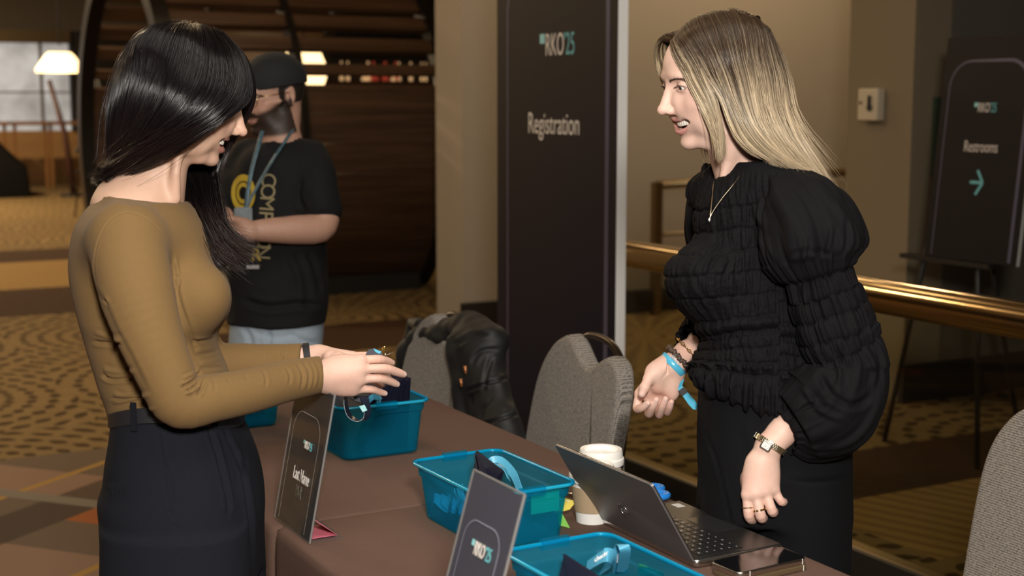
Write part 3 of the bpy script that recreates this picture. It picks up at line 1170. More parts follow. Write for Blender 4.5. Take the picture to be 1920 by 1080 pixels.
z = TZ
ribbon([PZ(1100, 1063, z + .07), PZ(1122, 1048, z + .09), PZ(1140, 1040, z + .10), PZ(1152, 1050, z + .085), PZ(1128, 1068, z + .05)], .020,
       'glossy blue ribbon looped lowest in the bin nearest the phone', UP + RT * .5, body='checkr', at=.35)
ribbon([PZ(1158, 1075, z + .05), PZ(1160, 1050, z + .085), PZ(1163, 1022, z + .115), PZ(1172, 1032, z + .112), PZ(1166, 1072, z + .06)], .016,
       'blue ribbon folded upright in the bin nearest the phone', RT, body='checkr', at=.3)
gc = thing('green_note', 'bright green card standing in the bin nearest the phone', 'card', (1.08, 1.55, z))
q = [PZ(1196, 1078, z + .055), PZ(1246, 1086, z + .055), PZ(1244, 1074, z + .078), PZ(1197, 1057, z + .085)]
mb = MB()
mb.add(q + [p_ + np.array([.0006, .0008, 0]) for p_ in q], [(0, 1, 2, 3), (7, 6, 5, 4), (0, 4, 5, 1), (1, 5, 6, 2), (2, 6, 7, 3), (3, 7, 4, 0)])
mb.build('card', M_green, gc)
gc = thing('green_note', 'green card showing through the wall of the bin beside the cups', 'card', (1.2, 2.05, z))
a = np.array([1.196, 2.075, z + .02])
mb = MB().box((1.150, 2.040, z + .052), (1.205, 2.0412, z + .094))
mb.build('card', M_green, gc)
# ribbons and crumpled lanyards inside the middle bin
ribbon([PZ(915, 905, z + .085), PZ(920, 880, z + .10), PZ(930, 870, z + .105), PZ(945, 880, z + .10), PZ(955, 900, z + .085)], .016,
       'blue ribbon curling up behind the black pouch in the bin beside the cups', FH)
ribbon([(1.165, 2.225, z + .085), (1.178, 2.235, z + .097), (1.192, 2.225, z + .097), (1.200, 2.195, z + .080), (1.198, 2.165, z + .055)], .016,
       'blue ribbon arching towards the far corner of the bin beside the cups', UP + FH * .3)
for i in range(5):
    x0, y0 = 1.066 + .008 * i, 2.235 - .012 * i
    ribbon([(x0, y0 + .02, z + .02 + .012 * i), (x0 - .004, y0, z + .045), (x0 + .01, y0 - .025, z + .03), (x0 + .004, y0 - .05, z + .055 - .008 * i), (x0 + .02, y0 - .02, z + .02)], .017,
           'crumpled blue ribbon pressed against the wall inside the bin beside the cups', np.array([.3, .2, 1.0]), group='crumpled ribbons in the middle bin')
for i in range(2):
    x0, y0 = .985 + .03 * i, 1.715 - .02 * i
    ribbon([(x0, y0, z + .02), (x0 + .01, y0 - .03, z + .045), (x0 + .03, y0 - .05, z + .03), (x0 + .02, y0 - .02, z + .012)], .017,
           'crumpled blue ribbon at the bottom of the bin nearest the phone', np.array([.3, .2, 1.0]), group='crumpled ribbons in the near bin')
ribbon([PZ(690, 752, z + .12), PZ(700, 744, z + .128), PZ(712, 748, z + .128), PZ(708, 758, z + .115)], .012, 'blue ribbon tucked among the navy pouches under the hands', UP)

# ================================================================== ACRYLIC TABLE SIGNS
M_acr = bpy.data.materials.new('clear_acrylic')
M_acr.use_nodes = True
nt = M_acr.node_tree
nt.nodes.remove(nt.nodes['Principled BSDF'])
tr = N(nt, 'ShaderNodeBsdfTransparent')
tr.inputs[0].default_value = (.93, .93, .93, 1)
gl = N(nt, 'ShaderNodeBsdfGlossy')
gl.inputs['Roughness'].default_value = .04
df = N(nt, 'ShaderNodeBsdfDiffuse')
df.inputs[0].default_value = (.7, .7, .72, 1)
mx0 = N(nt, 'ShaderNodeMixShader')
mx0.inputs[0].default_value = .03
mx = N(nt, 'ShaderNodeMixShader')
fr = N(nt, 'ShaderNodeFresnel', i_IOR=1.49)
nt.links.new(tr.outputs[0], mx0.inputs[1])
nt.links.new(df.outputs[0], mx0.inputs[2])
gm = N(nt, 'ShaderNodeNewGeometry')
fm = N(nt, 'ShaderNodeMath', operation='SUBTRACT', use_clamp=True)
nt.links.new(fr.outputs[0], fm.inputs[0])
nt.links.new(gm.outputs['Backfacing'], fm.inputs[1])
nt.links.new(fm.outputs[0], mx.inputs[0])
nt.links.new(mx0.outputs[0], mx.inputs[1])
nt.links.new(gl.outputs[0], mx.inputs[2])
nt.links.new(mx.outputs[0], nt.nodes['Material Output'].inputs[0])
M_acr_edge = mat('bright_acrylic_edge', (.20, .19, .18), .15, spec=.8)


def acrylic_sign(B0, B1, T0, T1, label, sheet, foot=.055):
    """slanted L-shaped holder. B0/B1 far and near bottom corners, T0/T1 far and near top corners"""
    B0, B1, T0, T1 = [np.asarray(q, float) for q in (B0, B1, T0, T1)]
    t = thing('acrylic_sign', label, 'sign', (B0 + B1) / 2, 'slanted acrylic table signs')
    xd = (B1 - B0) / np.linalg.norm(B1 - B0)
    yd = (T0 - B0) / np.linalg.norm(T0 - B0)
    nr = np.cross(xd, yd)
    nr /= np.linalg.norm(nr)
    if nr @ (CAM - B0) < 0:
        nr = -nr
    th = .0022

    def plate(f, b, m, nm, e=0.0):
        c = [B0 + xd * e + yd * e, B1 - xd * e + yd * e, T1 - xd * e - yd * e, T0 + xd * e - yd * e]
        mb = MB()
        mb.add([q + nr * f for q in c] + [q + nr * b for q in c], [(0, 1, 2, 3), (7, 6, 5, 4), (0, 4, 5, 1), (1, 5, 6, 2), (2, 6, 7, 3), (3, 7, 4, 0)])
        return mb.build(nm, m, t)
    plate(.0030, .0012, M_acr, 'front_pane')
    plate(.0006, -.0006, sheet, 'printed_sheet', .003)
    plate(-.0012, -.0030, M_acr, 'back_pane')
    # bright edges
    mb = MB()
    for a, b in ((B1, T1), (T1, T0), (T0, B0)):
        mb.tube([a, b], .0017, 6)
    mb.build('polished_edge', M_acr_edge, t)
    fx = np.array([1.0, 0, 0])
    up = np.array([0, 0, .0022])
    mb = MB()
    c = [B0, B1, B1 + fx * foot, B0 + fx * foot]
    mb.add(c + [q + up for q in c], [(3, 2, 1, 0), (4, 5, 6, 7), (0, 1, 5, 4), (1, 2, 6, 5), (2, 3, 7, 6), (3, 0, 4, 7)])
    mb.build('foot', M_acr, t)
    return t, xd, yd, nr


# "Last Name" sign standing over the seam of the cloths
zb = TZ + .001
B0, B1 = PZ(526, 968, zb), PZ(570, 1021, zb)
B0[0] = B1[0] = (B0[0] + B1[0]) / 2
T1 = PY(628, 741, B1[1] + .0)
T0 = PY(592, 712, B0[1] + .0)
T0[0] = T1[0]
T0[2] = T1[2]
M_sheetA = sign_print('placard_painted_reflection', (.010, .008, .008), (.020, .014, .010), .12)  # gold reflection of the carpet painted into the lower part of the sheet
sa, xd, yd, nr = acrylic_sign(B0, B1, T0, T1, 'dark acrylic Last Name sign leaning beside the forearm at the seam of the cloths', M_sheetA, .062)


def onplane(px, py, o, n):
    r = ray(px, py)
    return CAM + r * (((o - CAM) @ n) / (r @ n))


wA = np.linalg.norm(B1 - B0)
hA = np.linalg.norm(T0 - B0)
f_ = B0 * .5 + B1 * .5
lift = nr * .0032
if np.cross(xd, yd) @ nr < 0:
    xd = -xd
arch_line(f_ + lift, wA * .72, 2, wA * .2, .0008, .0008, hA * .80, M_ink, sa, xd, yd, bottom=.008, lift=.0004)
q = onplane(579, 843, f_, nr) + lift
logo(q, .0145, xd, yd, sa, .58)
q = onplane(566, 904, f_, nr) + lift
text('Last Name', .032, frame(q, xd, yd), M_ink, 'lettering', sa, .55)
q = onplane(561, 934, f_, nr) + lift
text('M-R', .032, frame(q, xd, yd), mat('faded_ink', (.13, .11, .08), .5), 'lettering', sa, .55)
# pink folded card tucked behind it
pk = thing('pink_card', 'folded pink card tucked behind the Last Name sign', 'card', (B1[0] + .03, B1[1] + .05, TZ))
mb = MB()
fx0, fx1 = B1[0] + .006, B1[0] + .055
ya, yb = B1[1] + .012, B1[1] + .085
mb.add([(fx0, ya, TZ + .0045), (fx1, ya, TZ + .0045), (fx1, yb, TZ + .0045), (fx0, yb, TZ + .0045), (fx0 + .012, ya, TZ + .034), (fx0 + .012, yb, TZ + .034)],
       [(0, 1, 2, 3), (1, 2, 5, 4)])
o = mb.build('card', mat('pink_paper', (.62, .16, .22), .6), pk)
so = o.modifiers.new('thickness', 'SOLIDIFY')
so.thickness = .0008

# second sign, nearer, cut by the frame
T0, T1 = None, None
zt2 = TZ + .272
T0 = PZ(889, 879, zt2)
T1 = PZ(984, 930, zt2)
xm = (T0[0] + T1[0]) / 2
T0 = PX(889, 879, xm)
T1 = PX(984, 930, xm)
T0[2] = T1[2] = (T0[2] + T1[2]) / 2
lean_x = .078
hz = .272
B0 = np.array([xm - lean_x, T0[1], T0[2] - hz])
B1 = np.array([xm - lean_x, T1[1], T1[2] - hz])
dz = TZ + .001 - B0[2]
B0[2] += dz
B1[2] += dz
sb, xd, yd, nr = acrylic_sign(B0, B1, T0, T1, 'navy acrylic sign standing before the bin beside the cups', M_navyprint, .06)
if np.cross(xd, yd) @ nr < 0:
    xd = -xd
f_ = (B0 + B1) / 2
wB = np.linalg.norm(B1 - B0)
hB = np.linalg.norm(T0 - B0)
lift = nr * .0032
arch_line(f_ + lift, wB * .70, 2, wB * .2, .0012, .0022, hB * .80, mat('pale_outline', (.26, .26, .33), .4), sb, xd, yd, bottom=.008, lift=.0004)
q = onplane(903, 1046, f_, nr) + lift
logo(q, .0185, xd, yd, sb, .58)

# ================================================================== LAPTOP
M_alu = mat('brushed_grey_metal', (.19, .185, .19), .42, metal=.55, noise=.12, nscale=8, aniso=.5)
M_alu_edge = mat('bright_machined_edge', (.62, .60, .58), .25, metal=1.0)
M_deck = mat('black_carbon_deck', (.012, .012, .012), .35)
M_key = mat('black_keys', (.015, .015, .016), .28)
lap = thing('laptop', 'open grey laptop with its lid towards the picture on the brown cloth', 'laptop', (1.40, 1.94, TZ))
HX, LY0, LY1, UX = 1.318, 1.800, 2.100, 1.500
mb = MB()
slab(mb, [(u, v) for u, v, _ in rrect((HX + UX) / 2, (LY0 + LY1) / 2, (UX - HX) / 2, (LY1 - LY0) / 2, .010, 0, 5)], .013, .004, lambda u, v, w: (u, v, TZ + .0072 + w), 3)
mb.build('base', M_alu_edge, lap, smooth=True, angle=40)
MB().box((HX + .006, LY0 + .004, TZ + .0135), (UX - .004, LY1 - .004, TZ + .0146)).build('deck', M_deck, lap)
mb = MB()
for r_ in range(6):
    for k in range(14):
        kx = HX + .020 + r_ * .0152
        ky = LY0 + .018 + k * .0190
        mb.box((kx, ky, TZ + .0146), (kx + .0130, ky + .0165, TZ + .0158))
mb.build('keyboard', M_key, lap)
mb = MB()
for r_ in range(6):      # pale key legends
    for k in range(14):
        kx = HX + .020 + r_ * .0152 + .0045
        ky = LY0 + .018 + k * .0190 + .006
        mb.box((kx, ky, TZ + .0158), (kx + .0026, ky + .0020 + .002 * ((k * 5 + r_) % 3 == 0), TZ + .01590))
mb.build('key_legends', mat('grey_key_legend', (.38, .37, .36), .4), lap)
MB().box((HX + .120, LY0 + .105, TZ + .0146), (UX - .012, LY0 + .195, TZ + .0149)).build('touchpad', mat('touchpad_glass', (.02, .02, .021), .2), lap)
MB().box((UX - .032, LY1 - .040, TZ + .0146), (UX - .016, LY1 - .018, TZ + .0150)).build('sticker', mat('silver_sticker', (.55, .55, .55), .4), lap)
tA, tB = PY(1207, 893, LY0), PY(1057, 845, LY1)
tx, tz = (tA[0] + tB[0]) / 2, (tA[2] + tB[2]) / 2
ld = np.array([tx - HX, 0, tz - (TZ + .012)])
lh = np.linalg.norm(ld)
ld /= lh
lo = np.array([HX, (LY0 + LY1) / 2, TZ + .012])
ln = np.array([-ld[2], 0, ld[0]])
ydir = np.array([0, -1.0, 0])
if ln @ (CAM - lo) < 0:
    ln = -ln
hw = (LY1 - LY0) / 2
pl = [(u, v + lh / 2) for u, v, _ in rrect(0, 0, hw, lh / 2, .006, 0, 5)]
for nm, m, wz, t_ in (('lid', M_alu, .0016, .0032), ('lid_edge', M_alu_edge, -.0006, .0014), ('screen_bezel', M_deck, -.0018, .0010)):
    mb = MB()
    slab(mb, pl, t_, .0008, lambda u, v, w: lo + ydir * u + ld * v + ln * (w + wz), 2)
    mb.build(nm, m, lap, smooth=True, angle=40)
mb = MB()
sc = [(u, v + lh / 2) for u, v, _ in rrect(0, 0, hw - .006, lh / 2 - .008, .002, 0, 2)]
slab(mb, sc, .0004, .0001, lambda u, v, w: lo + ydir * u + ld * v + ln * (w - .0026), 1)
mb.build('screen', mat('dark_screen', (.01, .012, .016), .1, emit=(.35, .45, .6), estr=.15), lap)
# ring badge on the lid
bc = onplane(1170, 957, lo + ln * .0033, ln)
M_badge = mat('dark_chrome_badge', (.42, .42, .43), .25, metal=1.0)
MB().tube([bc + (ydir * math.cos(a) + ld * math.sin(a)) * .0135 + ln * .0002 for a in np.linspace(0, 2 * math.pi, 41)[:-1]], .0009, 8, closed=True).build('lid_badge', M_badge, lap, smooth=True)
text('DELL', .0095, frame(bc - ld * .0033 + ln * .0002, ydir, ld), M_badge, 'badge_lettering', lap, .95, ext=.0005)

# ================================================================== CUPS, PHONES, SMALL THINGS
M_paper = mat('white_paper_cup', (.80, .78, .74), .5)
M_lid = mat('white_cup_lid', (.86, .83, .77), .35)
M_kraft = mat('kraft_sleeve', (.42, .30, .18), .8, noise=.12, nscale=80)


def cup(cx, cy, h, r, label, sleeve=True):
    t = thing('paper_cup', label, 'cup', (cx, cy, TZ), 'lidded paper cups behind the laptop')
    r0 = r * .70
    rz = lambda z: r0 + (r * .96 - r0) * z / h
    MB().lathe([(.001, 0.001), (r0 - .002, 0.001), (r0, 0), (rz(h), h), (rz(h) - .001, h), (.001, h)], (cx, cy, TZ), 48).build('cup_body', M_paper, t, smooth=True, angle=40)
    if sleeve:
        MB().lathe([(rz(h * .24), h * .24), (rz(h * .24) + .0014, h * .24), (rz(h * .76) + .0014, h * .76), (rz(h * .76), h * .76)], (cx, cy, TZ), 48).build('sleeve', M_kraft, t, smooth=True, angle=40)
    MB().lathe([(r * .95, h - .010), (r * 1.03, h - .012), (r * 1.05, h - .006), (r * 1.04, h - .001), (r * .985, h + .002), (r * .965, h + .012), (r * .93, h + .016), (r * .80, h + .015), (r * .76, h + .007), (.001, h + .007)],
               (cx, cy, TZ), 48).build('lid', M_lid, t, smooth=True, angle=30)
    return t


cc1, cc2 = PZ(1110, 976, TZ), PZ(1119, 948, TZ)
c1 = cup(cc1[0], cc1[1], .088, .0405, 'white paper cup with blue words on its kraft sleeve, left of the laptop lid')
c2 = cup(cc2[0] + .012, cc2[1] + .006, .090, .0415, 'white lidded paper cup farther back, its lid showing over the laptop lid')
M_blueink = mat('blue_ink', (.10, .20, .50), .5)
for body, zz, s in (('Wel', .056, .008), ('Through', .046, .0052), ('Join at', .036, .0064)):
    d = -(FH * .93 - RT * .35)
    d /= np.linalg.norm(d)
    rr = .0405 * (.70 + .26 * zz / .088) + .0022
    q = np.array([cc1[0], cc1[1], TZ + zz]) + d * rr
    text(body, s, frame(q, np.cross(ZUP, d), ZUP), M_blueink, 'lettering', c1)

# two phones stacked at the table edge
M_steel = mat('brushed_steel_band', (.62, .58, .52), .25, metal=1.0)
M_blackglass = mat('black_glass', (.004, .004, .005), .06, spec=.6)
M_smoke = mat('smoky_clear_case', (.11, .075, .04), .15, spec=.8)


def phone(cx, cy, z0, rot, label, band, scr, th):
    t = thing('phone', label, 'phone', (cx, cy, z0), 'stacked phones', local=True)
    t.rotation_euler = (0, 0, rot)
    mb = MB()
    pl = [(u, v) for u, v, _ in rrect(0, 0, .0735, .0358, .0125, 0, 8)]
    slab(mb, pl, th, .0018, lambda u, v, w: (u, v, th / 2 + w), 3)
    mb.build('body_band', band, t, smooth=True, angle=35)
    mb = MB()
    slab(mb, [(u, v) for u, v, _ in rrect(0, 0, .0715, .0338, .0110, 0, 8)], .0007, .0002, lambda u, v, w: (u, v, th + .0002 + w), 1)
    mb.build('screen', scr, t)
    mb = MB()
    mb.box((-.030, -.0366, th * .35), (-.008, -.0356, th * .68))
    mb.build('side_button', band, t)
    MB().box((-.046, -.0366, th * .35), (-.040, -.0356, th * .68)).build('side_button', band, t)
    for x in (-.052, .060):
        MB().box((x, -.0360, .0004), (x + .0014, .0360, th - .0004)).build('antenna_line', M_lid, t)
    return t


pc = sum(PZ(*q, TZ + .02) for q in ((1342, 1048), (1480, 1028), (1503, 1048), (1365, 1072))) / 4
phone(pc[0] + .001, pc[1] - .001, TZ + .0003, math.radians(3), 'smoky cased phone underneath the steel edged phone', M_smoke, M_smoke, .0095)
phone(pc[0], pc[1], TZ + .0105, math.radians(4), 'steel edged phone with a dark screen on top of the other phone', M_steel, M_blackglass, .0095)

# blue scissors handle peeking past the laptop
sc_ = thing('scissors', 'blue handled scissors lying past the laptop lid', 'scissors', PZ(1215, 925, TZ + .01))
M_blueplastic = mat('bright_blue_plastic', (.02, .22, .68), .35)
for (px, py, ra, rb) in ((1224, 928, .028, .014), (1218, 915, .024, .012)):
    c = PZ(px, py, TZ + .012)
    MB().tube([c + np.array([0, -1, 0]) * 0 + RT * math.cos(a) * ra + FH * math.sin(a) * rb * 1.4 + ZUP * 0 for a in np.linspace(0, 2 * math.pi, 37)[:-1]], .0062, 10, closed=True).build('handle', M_blueplastic, sc_, smooth=True)
c = PZ(1215, 925, TZ + .008)
MB().add([c + np.array(q) for q in ((-.02, .0, 0), (-.02, .012, 0), (-.14, .03, 0), (-.02, .0, .003), (-.02, .012, .003), (-.14, .03, .003))],
         [(0, 1, 2), (5, 4, 3), (0, 3, 4, 1), (1, 4, 5, 2), (2, 5, 3, 0)]).build('blade', M_steel, sc_)
# sticky notes between bin and cup
n1 = thing('sticky_note', 'yellow striped sticky note sticking out behind the bin beside the cups', 'note', (1.25, 2.12, TZ))
q = [PZ(1040, 962, TZ + .010), PZ(1068, 955, TZ + .022), PZ(1077, 944, TZ + .034), PZ(1074, 938, TZ + .038), PZ(1040, 928, TZ + .034)]
MB().add(q + [p_ - ZUP * .0006 for p_ in q], [(0, 1, 2, 3, 4), (9, 8, 7, 6, 5)]).build('note', M_yellow, n1)
mb = MB()
for k in range(4):
    a = q[0] + (q[4] - q[0]) * (.2 + .2 * k)
    b = q[1] + (q[3] - q[1]) * (.15 + .2 * k)
    b = a + (b - a) * .92
    d = np.array([0, 0, .0012])
    up_ = (q[4] - q[0]) / np.linalg.norm(q[4] - q[0]) * .0009
    mb.add([a + d - up_, b + d - up_, b + d + up_, a + d + up_], [(0, 1, 2, 3)])
mb.build('stripe', mat('pale_stripe', (.90, .86, .60), .6), n1)
n2 = thing('sticky_note', 'lime green sticky note leaning behind the bin beside the cups', 'note', (1.23, 2.09, TZ))
q = [PZ(1048, 985, TZ + .002), PZ(1068, 990, TZ + .001), PZ(1053, 962, TZ + .026), PZ(1044, 960, TZ + .03)]
MB().add(q + [p_ + np.array([.0008, 0, 0]) for p_ in q], [(0, 1, 2, 3), (7, 6, 5, 4)]).build('note', M_lime, n2)
pn = thing('pen', 'slim grey pen lying behind the nearer cup', 'pen', PZ(1070, 926, TZ + .004))
a, b = PZ(1064, 926, TZ + .005), PZ(1100, 929, TZ + .005)
MB().tube([a, b], .0034, 10).build('barrel', M_steel, pn, smooth=True)
MB().tube([a + (a - b) * .12, a], [.0012, .003], 10).build('tip', M_dark, pn, smooth=True)
# ================================================================== IMPLICIT SURFACES -> MESH
def hnoise(p, seed=0):
    """smooth value noise in [-1, 1] at points p (n, 3)"""
    p = np.asarray(p, float)
    i = np.floor(p).astype(np.int64)
    f = p - i
    f = f * f * (3 - 2 * f)
    out = np.zeros(len(p))
    for dx in (0, 1):
        for dy in (0, 1):
            for dz in (0, 1):
                h = ((i[:, 0] + dx) * 374761393 + (i[:, 1] + dy) * 668265263 + (i[:, 2] + dz) * 2147483647 + seed * 974711) & 0xFFFFFFFF
                h = ((h ^ (h >> 13)) * 1274126177) & 0xFFFFFFFF
                h = (h ^ (h >> 16)) & 0xFFFF
                w = (f[:, 0] if dx else 1 - f[:, 0]) * (f[:, 1] if dy else 1 - f[:, 1]) * (f[:, 2] if dz else 1 - f[:, 2])
                out += w * (h / 32767.5 - 1)
    return out


class Field:
    def __init__(s, lo, hi, h):
        s.lo = np.asarray(lo, float)
        s.h = h
        s.n = np.ceil((np.asarray(hi, float) - s.lo) / h).astype(int) + 1
        s.D = np.full(tuple(s.n), .5, np.float32)
        s.ax = [(s.lo[k] + h * np.arange(s.n[k])).astype(np.float32) for k in range(3)]
        s.M = None          # optional local frame (R 3x3 columns = local axes, origin, scale)

    def local(s, Rm, o, sc=1.0):
        s.M = (np.asarray(Rm, float), np.asarray(o, float), sc) if Rm is not None else None

    def W(s, p):
        if s.M is None:
            return np.asarray(p, float)
        return s.M[1] + s.M[0] @ (np.asarray(p, float) * s.M[2])

    def sub(s, lo, hi):
        a = np.clip(np.floor((np.asarray(lo) - s.lo) / s.h).astype(int), 0, s.n)
        b = np.clip(np.ceil((np.asarray(hi) - s.lo) / s.h).astype(int) + 1, 0, s.n)
        if np.any(b <= a):
            return None
        sl = tuple(slice(a[k], b[k]) for k in range(3))
        g = [s.ax[k][sl[k]] for k in range(3)]
        return sl, g[0][:, None, None], g[1][None, :, None], g[2][None, None, :]

    def comb(s, sl, d, k, op):
        D = s.D[sl]
        if op == 'u':
            if k <= 0:
                s.D[sl] = np.minimum(D, d)
            else:
                h = np.clip(.5 + .5 * (D - d) / k, 0, 1)
                s.D[sl] = D + (d - D) * h - k * h * (1 - h)
        elif op == 's':      # subtract
            d = -d
            if k <= 0:
                s.D[sl] = np.maximum(D, d)
            else:
                h = np.clip(.5 - .5 * (D - d) / k, 0, 1)
                s.D[sl] = D + (d - D) * h + k * h * (1 - h)
        elif op == 'add':
            s.D[sl] = D + d

    def cap(s, p0, p1, r0, r1=None, k=.01, op='u'):
        r1 = r0 if r1 is None else r1
        if s.M is not None:
            r0, r1, k = r0 * s.M[2], r1 * s.M[2], k * s.M[2]
        a, b = s.W(p0), s.W(p1)
        m = max(r0, r1) + k * 1.3 + 3 * s.h
        q = s.sub(np.minimum(a, b) - m, np.maximum(a, b) + m)
        if q is None:
            return s
        sl, X, Y, Z = q
        ab = b - a
        L2 = float(ab @ ab) + 1e-12
        t = np.clip(((X - a[0]) * ab[0] + (Y - a[1]) * ab[1] + (Z - a[2]) * ab[2]) / L2, 0, 1).astype(np.float32)
        d = np.sqrt((X - a[0] - t * ab[0]) ** 2 + (Y - a[1] - t * ab[1]) ** 2 + (Z - a[2] - t * ab[2]) ** 2) - (r0 + (r1 - r0) * t)
        s.comb(sl, d.astype(np.float32), k, op)
        return s

    def chain(s, pts, rs, k=.006, kin=None, op='u'):
        """round chain; the segments are merged hard with each other and softly with the rest"""
        P_ = [s.W(p) for p in pts]
        sc = s.M[2] if s.M is not None else 1.0
        rs = [r * sc for r in (rs if hasattr(rs, '__len__') else [rs] * len(pts))]
        k *= sc
        m = max(rs) + k * 1.3 + 3 * s.h
        q = s.sub(np.min(P_, 0) - m, np.max(P_, 0) + m)
        if q is None:
            return s
        sl, X, Y, Z = q
        dd = None
        for i in range(len(P_) - 1):
            a, b = P_[i], P_[i + 1]
            ab = b - a
            L2 = float(ab @ ab) + 1e-12
            t = np.clip(((X - a[0]) * ab[0] + (Y - a[1]) * ab[1] + (Z - a[2]) * ab[2]) / L2, 0, 1).astype(np.float32)
            d = np.sqrt((X - a[0] - t * ab[0]) ** 2 + (Y - a[1] - t * ab[1]) ** 2 + (Z - a[2] - t * ab[2]) ** 2) - (rs[i] + (rs[i + 1] - rs[i]) * t)
            if dd is None:
                dd = d
            elif kin:
                h = np.clip(.5 + .5 * (dd - d) / kin, 0, 1)
                dd = dd + (d - dd) * h - kin * h * (1 - h)
            else:
                dd = np.minimum(dd, d)
        s.comb(sl, dd.astype(np.float32), k, op)
        return s

    def ell(s, c, r, k=.01, op='u', R=None):
        r = np.asarray(r, float)
        sc = 1.0
        A = np.eye(3)
        if s.M is not None:
            A = s.M[0]
            sc = s.M[2]
        if R is not None:
            A = A @ np.asarray(R)
        c = s.W(c)
        r = r * sc
        k *= sc
        m = np.abs(A) @ r + k * 1.3 + 3 * s.h
        q = s.sub(c - m, c + m)
        if q is None:
            return s
        sl, X, Y, Z = q
        X, Y, Z = X - c[0], Y - c[1], Z - c[2]
        u = [(A[0, j] * X + A[1, j] * Y + A[2, j] * Z) / r[j] for j in range(3)]
        k0 = np.sqrt(u[0] ** 2 + u[1] ** 2 + u[2] ** 2) + 1e-9
        k1 = np.sqrt((u[0] / r[0]) ** 2 + (u[1] / r[1]) ** 2 + (u[2] / r[2]) ** 2) + 1e-9
        s.comb(sl, (k0 * (k0 - 1) / k1).astype(np.float32), k, op)
        return s

    def zloft(s, lv, k=.01, op='u', ax=None, power=2.0):
        """stack of elliptical sections: rows (z, cx, cy, ra, rb); ra along ax, rb across it"""
        lv = sorted(lv, key=lambda q: q[0])
        A = np.asarray(lv, float)
        ax = RT if ax is None else np.asarray(ax, float)
        bx = np.cross(ZUP, ax)
        z0, z1 = A[0, 0], A[-1, 0]
        m = max(A[:, 3].max(), A[:, 4].max()) + k * 1.3 + 3 * s.h
        lo = np.array([A[:, 1].min() - m, A[:, 2].min() - m, z0 - m])
        hi = np.array([A[:, 1].max() + m, A[:, 2].max() + m, z1 + m])
        q = s.sub(lo, hi)
        if q is None:
            return s
        sl, X, Y, Z = q
        zz = np.clip(Z.ravel(), z0, z1)
        zs_ = np.linspace(z0, z1, 200)
        # smooth interpolation through the rows
        tt = np.interp(zs_, A[:, 0], np.arange(len(A)))
        sm = spline(A, 4000)
        order = np.argsort(sm[:, 0])
        cols = [np.interp(zz, sm[order, 0], sm[order, c]).astype(np.float32)[None, None, :] for c in range(1, 5)]
        dx, dy = X - cols[0], Y - cols[1]
        u = (dx * ax[0] + dy * ax[1])
        v = (dx * bx[0] + dy * bx[1])
        ra, rb = np.maximum(cols[2], 1e-3), np.maximum(cols[3], 1e-3)
        if power == 2.0:
            k0 = np.sqrt((u / ra) ** 2 + (v / rb) ** 2) + 1e-6
            k1 = np.sqrt((u / ra ** 2) ** 2 + (v / rb ** 2) ** 2) + 1e-6
            d = k0 * (k0 - 1) / k1
        else:
            k0 = (np.abs(u / ra) ** power + np.abs(v / rb) ** power) ** (1 / power) + 1e-6
            d = (k0 - 1) * np.minimum(ra, rb)
        d = np.maximum(d, np.maximum(z0 - Z, Z - z1))
        s.comb(sl, d.astype(np.float32), k, op)
        return s

    def cut(s, o, n, k=.002):
        """keep the side the normal points away from"""
        n = np.asarray(n, float) / np.linalg.norm(n)
        o = np.asarray(o, float)
        X, Y, Z = s.ax[0][:, None, None], s.ax[1][None, :, None], s.ax[2][None, None, :]
        d = (X - o[0]) * n[0] + (Y - o[1]) * n[1] + (Z - o[2]) * n[2]
        s.D = np.maximum(s.D, d.astype(np.float32))
        return s

    def mesh(s):
        """surface nets"""
        D, h = s.D, s.h
        D[0], D[-1], D[:, 0], D[:, -1], D[:, :, 0], D[:, :, -1] = [np.float32(.01)] * 6
        ins = D < 0
        c = ins[:-1, :-1, :-1].astype(np.int8)
        tot = np.zeros_like(c)
        for dx in (0, 1):
            for dy in (0, 1):
                for dz in (0, 1):
                    tot += ins[dx:dx + c.shape[0], dy:dy + c.shape[1], dz:dz + c.shape[2]]
        act = np.argwhere((tot > 0) & (tot < 8))
        if len(act) == 0:
            return np.zeros((0, 3)), np.zeros((0, 4), int)
        idx = np.full(c.shape, -1, np.int32)
        idx[tuple(act.T)] = np.arange(len(act))
        cor = {}
        for dx in (0, 1):
            for dy in (0, 1):
                for dz in (0, 1):
                    cor[dx, dy, dz] = D[act[:, 0] + dx, act[:, 1] + dy, act[:, 2] + dz].astype(float)
        acc = np.zeros((len(act), 3))
        cnt = np.zeros(len(act))
        for a in cor:
            for ax in range(3):
                if a[ax] == 0:
                    b = list(a)
                    b[ax] = 1
                    va, vb = cor[a], cor[tuple(b)]
                    m = (va < 0) != (vb < 0)
                    t = np.where(m, va / np.where(m, va - vb, 1), 0)
                    p = np.tile(np.asarray(a, float), (len(act), 1))
                    p[:, ax] += t
                    acc += p * m[:, None]
                    cnt += m
        v = s.lo + h * (act + acc / cnt[:, None])
        F_ = []
        for ax in range(3):
            o1, o2 = (ax + 1) % 3, (ax + 2) % 3
            sa = [slice(None)] * 3
            sb = [slice(None)] * 3
            sa[ax], sb[ax] = slice(0, -1), slice(1, None)
            ch = ins[tuple(sa)] != ins[tuple(sb)]
            e = np.argwhere(ch)
            e = e[(e[:, o1] > 0) & (e[:, o2] > 0) & (e[:, o1] < s.n[o1] - 1) & (e[:, o2] < s.n[o2] - 1)]
            neg = ins[tuple(e.T)]
            q = []
            for d1, d2 in ((-1, -1), (0, -1), (0, 0), (-1, 0)):
                g = e.copy()
                g[:, o1] += d1
                g[:, o2] += d2
                q.append(idx[tuple(g.T)])
            q = np.stack(q, 1)
            q[~neg] = q[~neg][:, ::-1]
            F_.append(q)
        f = np.vstack(F_)
        return v, f[(f >= 0).all(1)]


